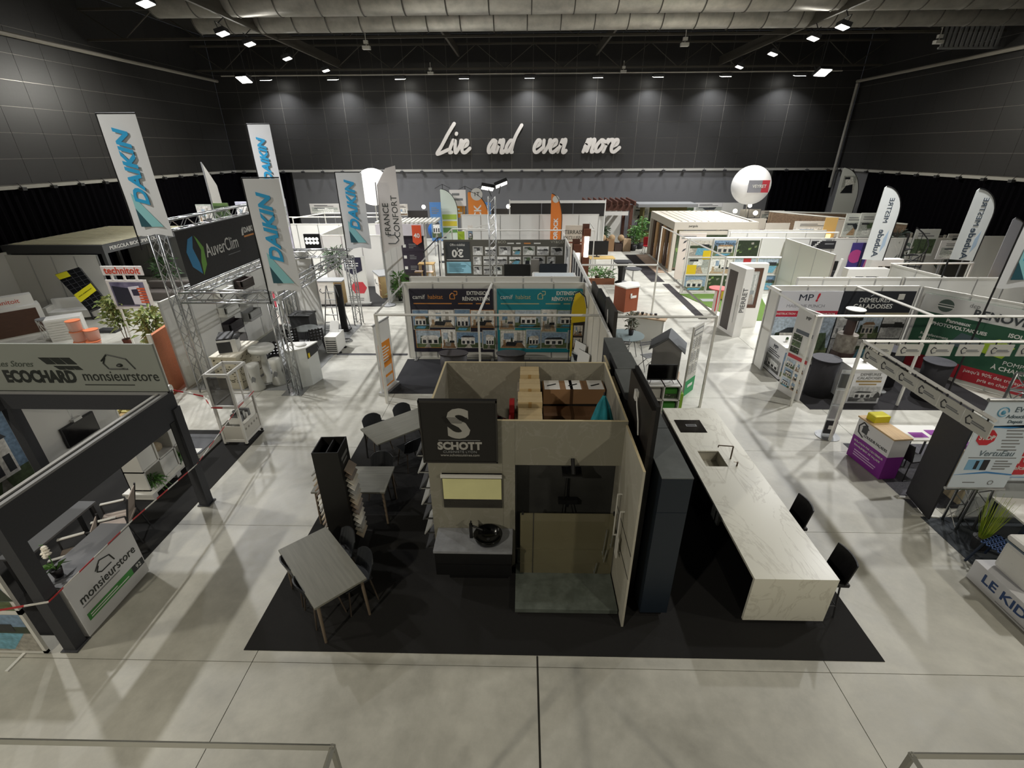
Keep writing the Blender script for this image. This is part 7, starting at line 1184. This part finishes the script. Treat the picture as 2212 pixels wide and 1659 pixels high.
t = T('wooden_table', 'pale wood bar table behind the wooden stools', 'table', (-4.85, 24.0, 0)); B().b(-.4, .4, -.25, .25, 1.0, 1.05).go('tabletop', mat('C9A870', .6), t); [B().t((sx*.33, sy*.2, 1.0), (sx*.36, sy*.22, 0), .025, 6).go('leg', mat('C9A870', .6), t) for sx in (-1, 1) for sy in (-1, 1)]
t = T('dark_podium', 'dark brown box podium beside the lilies', 'podium', (-5.2, 21.6, 0)); B().b(-.35, .45, -.3, .5, 0, .95).go('body', mat('2E2724', .6), t); B().b(-.37, .47, -.32, .52, .95, .98).go('top', mat('3E3632', .5), t)
frame([(-4.2, 20.4), (-4.2, 24.0), (-3.8, 24.1)], 'thin dark framed gate between the stands', feet=[0, 1], m=DGREY, h=2.3)
t = T('slim_table', 'dark slim table with white sheet in the far left aisle', 'table', (-4.0, 24.9, 0)); B().b(-.35, .35, -.2, .2, .9, .93).go('tabletop', DGREY, t); B().t((0, 0, .9), (0, 0, 0), .03, 6).b(-.2, .2, -.2, .2, 0, .02).go('leg', BLACK, t)
partition((-14.8, 27.0), (-6.6, 27.0), 'wide white wall behind the home comfort stand', n=7, h=2.55); partition((-9.8, 23.6), (-9.8, 26.9), 'white wall left of the palm', n=3); frame([(-14.0, 30.0), (-13.0, 32.5), (-7.5, 32.5)], 'white rail frame far left near the grey wall', feet=[0, 1]); frame([(-15.5, 28.0), (-14.5, 30.5), (-7.5, 30.5)], 'second white rail frame far left', feet=[0, 1])
partition((-20.9, 26.0), (-15.5, 26.0), 'white far left wall beside the bioclimatic pergola', n=4, h=2.5)
rr = random.Random(77); U = [700, 745, 790, 838, 880]
for k, (u0, u1, v0, v1, y, c, lb, sty) in enumerate(((668, 735, 440, 462, 34.5, 'C9C6C2', 'white exhibition wall with product photos, far left', 'mono'), (738, 775, 444, 462, 34.2, 'C4C0BC', 'white exhibition panel left of the back azure lettered flag', 'mono'), (836, 858, 440, 465, 33, 'D2CCC4', 'small white panel with red disc beneath the balloon', None), (860, 882, 441, 466, 33.2, 'D6D0C8', 'white panel with wood company lettering near balloon', 'room'), (880, 925, 455, 480, 32, '2A2624', 'long dark fascia panel behind the dark info stand', None), (1062, 1100, 451, 470, 33, '2E2A26', 'short dark fascia panel right of the truss tower', None),
    (1370, 1400, 438, 475, 35.6, 'D2D0C8', 'white panel with dark photo collage beside timber pergola', 'mono'), (1405, 1450, 437, 460, 36.2, 'CFCEC8', 'pale wall panel behind the olive stand', None), (1452, 1500, 440, 462, 36.4, 'D2D2CC', 'pale wall panel with green picture, far back', 'green'), (1502, 1560, 438, 462, 36.5, 'CBCACA', 'grey white wall panel with dark square print', 'mono'), (1562, 1602, 438, 466, 36.4, 'C9C9C6', 'grey white wall panel left of the balloon mast', None), (1600, 1640, 452, 470, 34.0, 'C9C4BC', 'beige wall panel right of the balloon mast', None), (1645, 1690, 455, 475, 33, 'CDC8C0', 'beige exhibition panel before the dark curtain', 'mono'), (1600, 1650, 472, 500, 28.5, 'C4BCAE', 'beige partition with narrow brown doors', None), (1655, 1700, 482, 512, 27.5, 'C9C2B6', 'cream partition beside the brown doors', None))):
    hang(u0, v0, u1, v1, y, c, lb, lines_=2 if sty else 0, style=sty, sd=500+k, name='exhibition_board', lc=DGREY)
d = [o for o in COL.objects if o.get('label', '').startswith('beige partition with narrow')][0]; [B().b(.2+.5*k, .55+.5*k, -.04, 0, .1, 2.0).go('brown_door', mat('5A463A', .6), d) for k in range(3)]
d = [o for o in COL.objects if o.get('label', '').startswith('small white panel with red')][0]; B().t((.4, -.001, 1.8), (.4, -.02, 1.8), .28, 16).go('red_disc', mat('B02A30', .5), d)
for k, (u, v, y) in enumerate(((915, 447, 33.5), (1098, 446, 32), (1620, 444, 33.8), (1588, 456, 31.5), (1632, 460, 30))): p = gy(u, v, y); t = T('stand_spotlight', ['bright small lamp above the dark fascia panel', 'bright small lamp left of long black fascia', 'bright small lamp beneath the right balloon', 'warm small lamp left of the balloon mast, lower', 'warm bright lamp right of the balloon mast, lowest'][k], 'lamp', (p.x, y, 0)); B().sph(0, 0, p.z, .13, 1, 12, 8).go('bulb', mat('FFF6E4', .3, emit=9), t); B().t((0, 0.02, 0), (0, .02, p.z), .02, 6).go('pole', DGREY, t)
for k, (u, v, y) in enumerate(((955, 393, 33.5), (1004, 397, 33), (1040, 396, 33.4))):
    p = gy(u+4, v+40, y); q = gy(u, v+5, y); t = T('rigging_arm', ['thin black hanging arm left above the cube poster', 'thin black hanging arm above the orange flag', 'thin black hanging arm above the blue poster'][k], 'stand', (q.x, y, 0)); B().t((0, 0, 0), (0, 0, q.z), .025, 5).path([(-.5, 0, q.z-.25), (0, 0, q.z), (.5, 0, q.z-.25)], .02, 5).c(0, 0, 0, .04, .25, n=12).go('arm', CHAR, t)
partition((10.2, 24.8), (15.0, 24.8), 'white partition behind the garden photo wall', n=5, h=2.5); frame([(9.8, 23.5), (14.8, 23.5)], 'white rail above the garden photo wall', feet=[0, 1], h=2.6); 
carpet(-3.6, 1.8, 21.0, 28.0, 'pale carpet behind the photo wall', mat('8E8C88', .9, kind='carpet', scale=30), .005)
# foreground stand rails below the balcony
frame([(-4.2, 1.76), (-1.27, 1.77), (-1.27, .9)], 'grey stand frame rail at the lower left picture edge', feet=[1], m=mat('8F8E84', .4, .3), r=.015)
frame([(5.2, 1.83), (2.6, 1.8), (2.62, .9)], 'grey stand frame rail at the lower right picture edge', feet=[1], m=mat('8F8E84', .4, .3), r=.015)
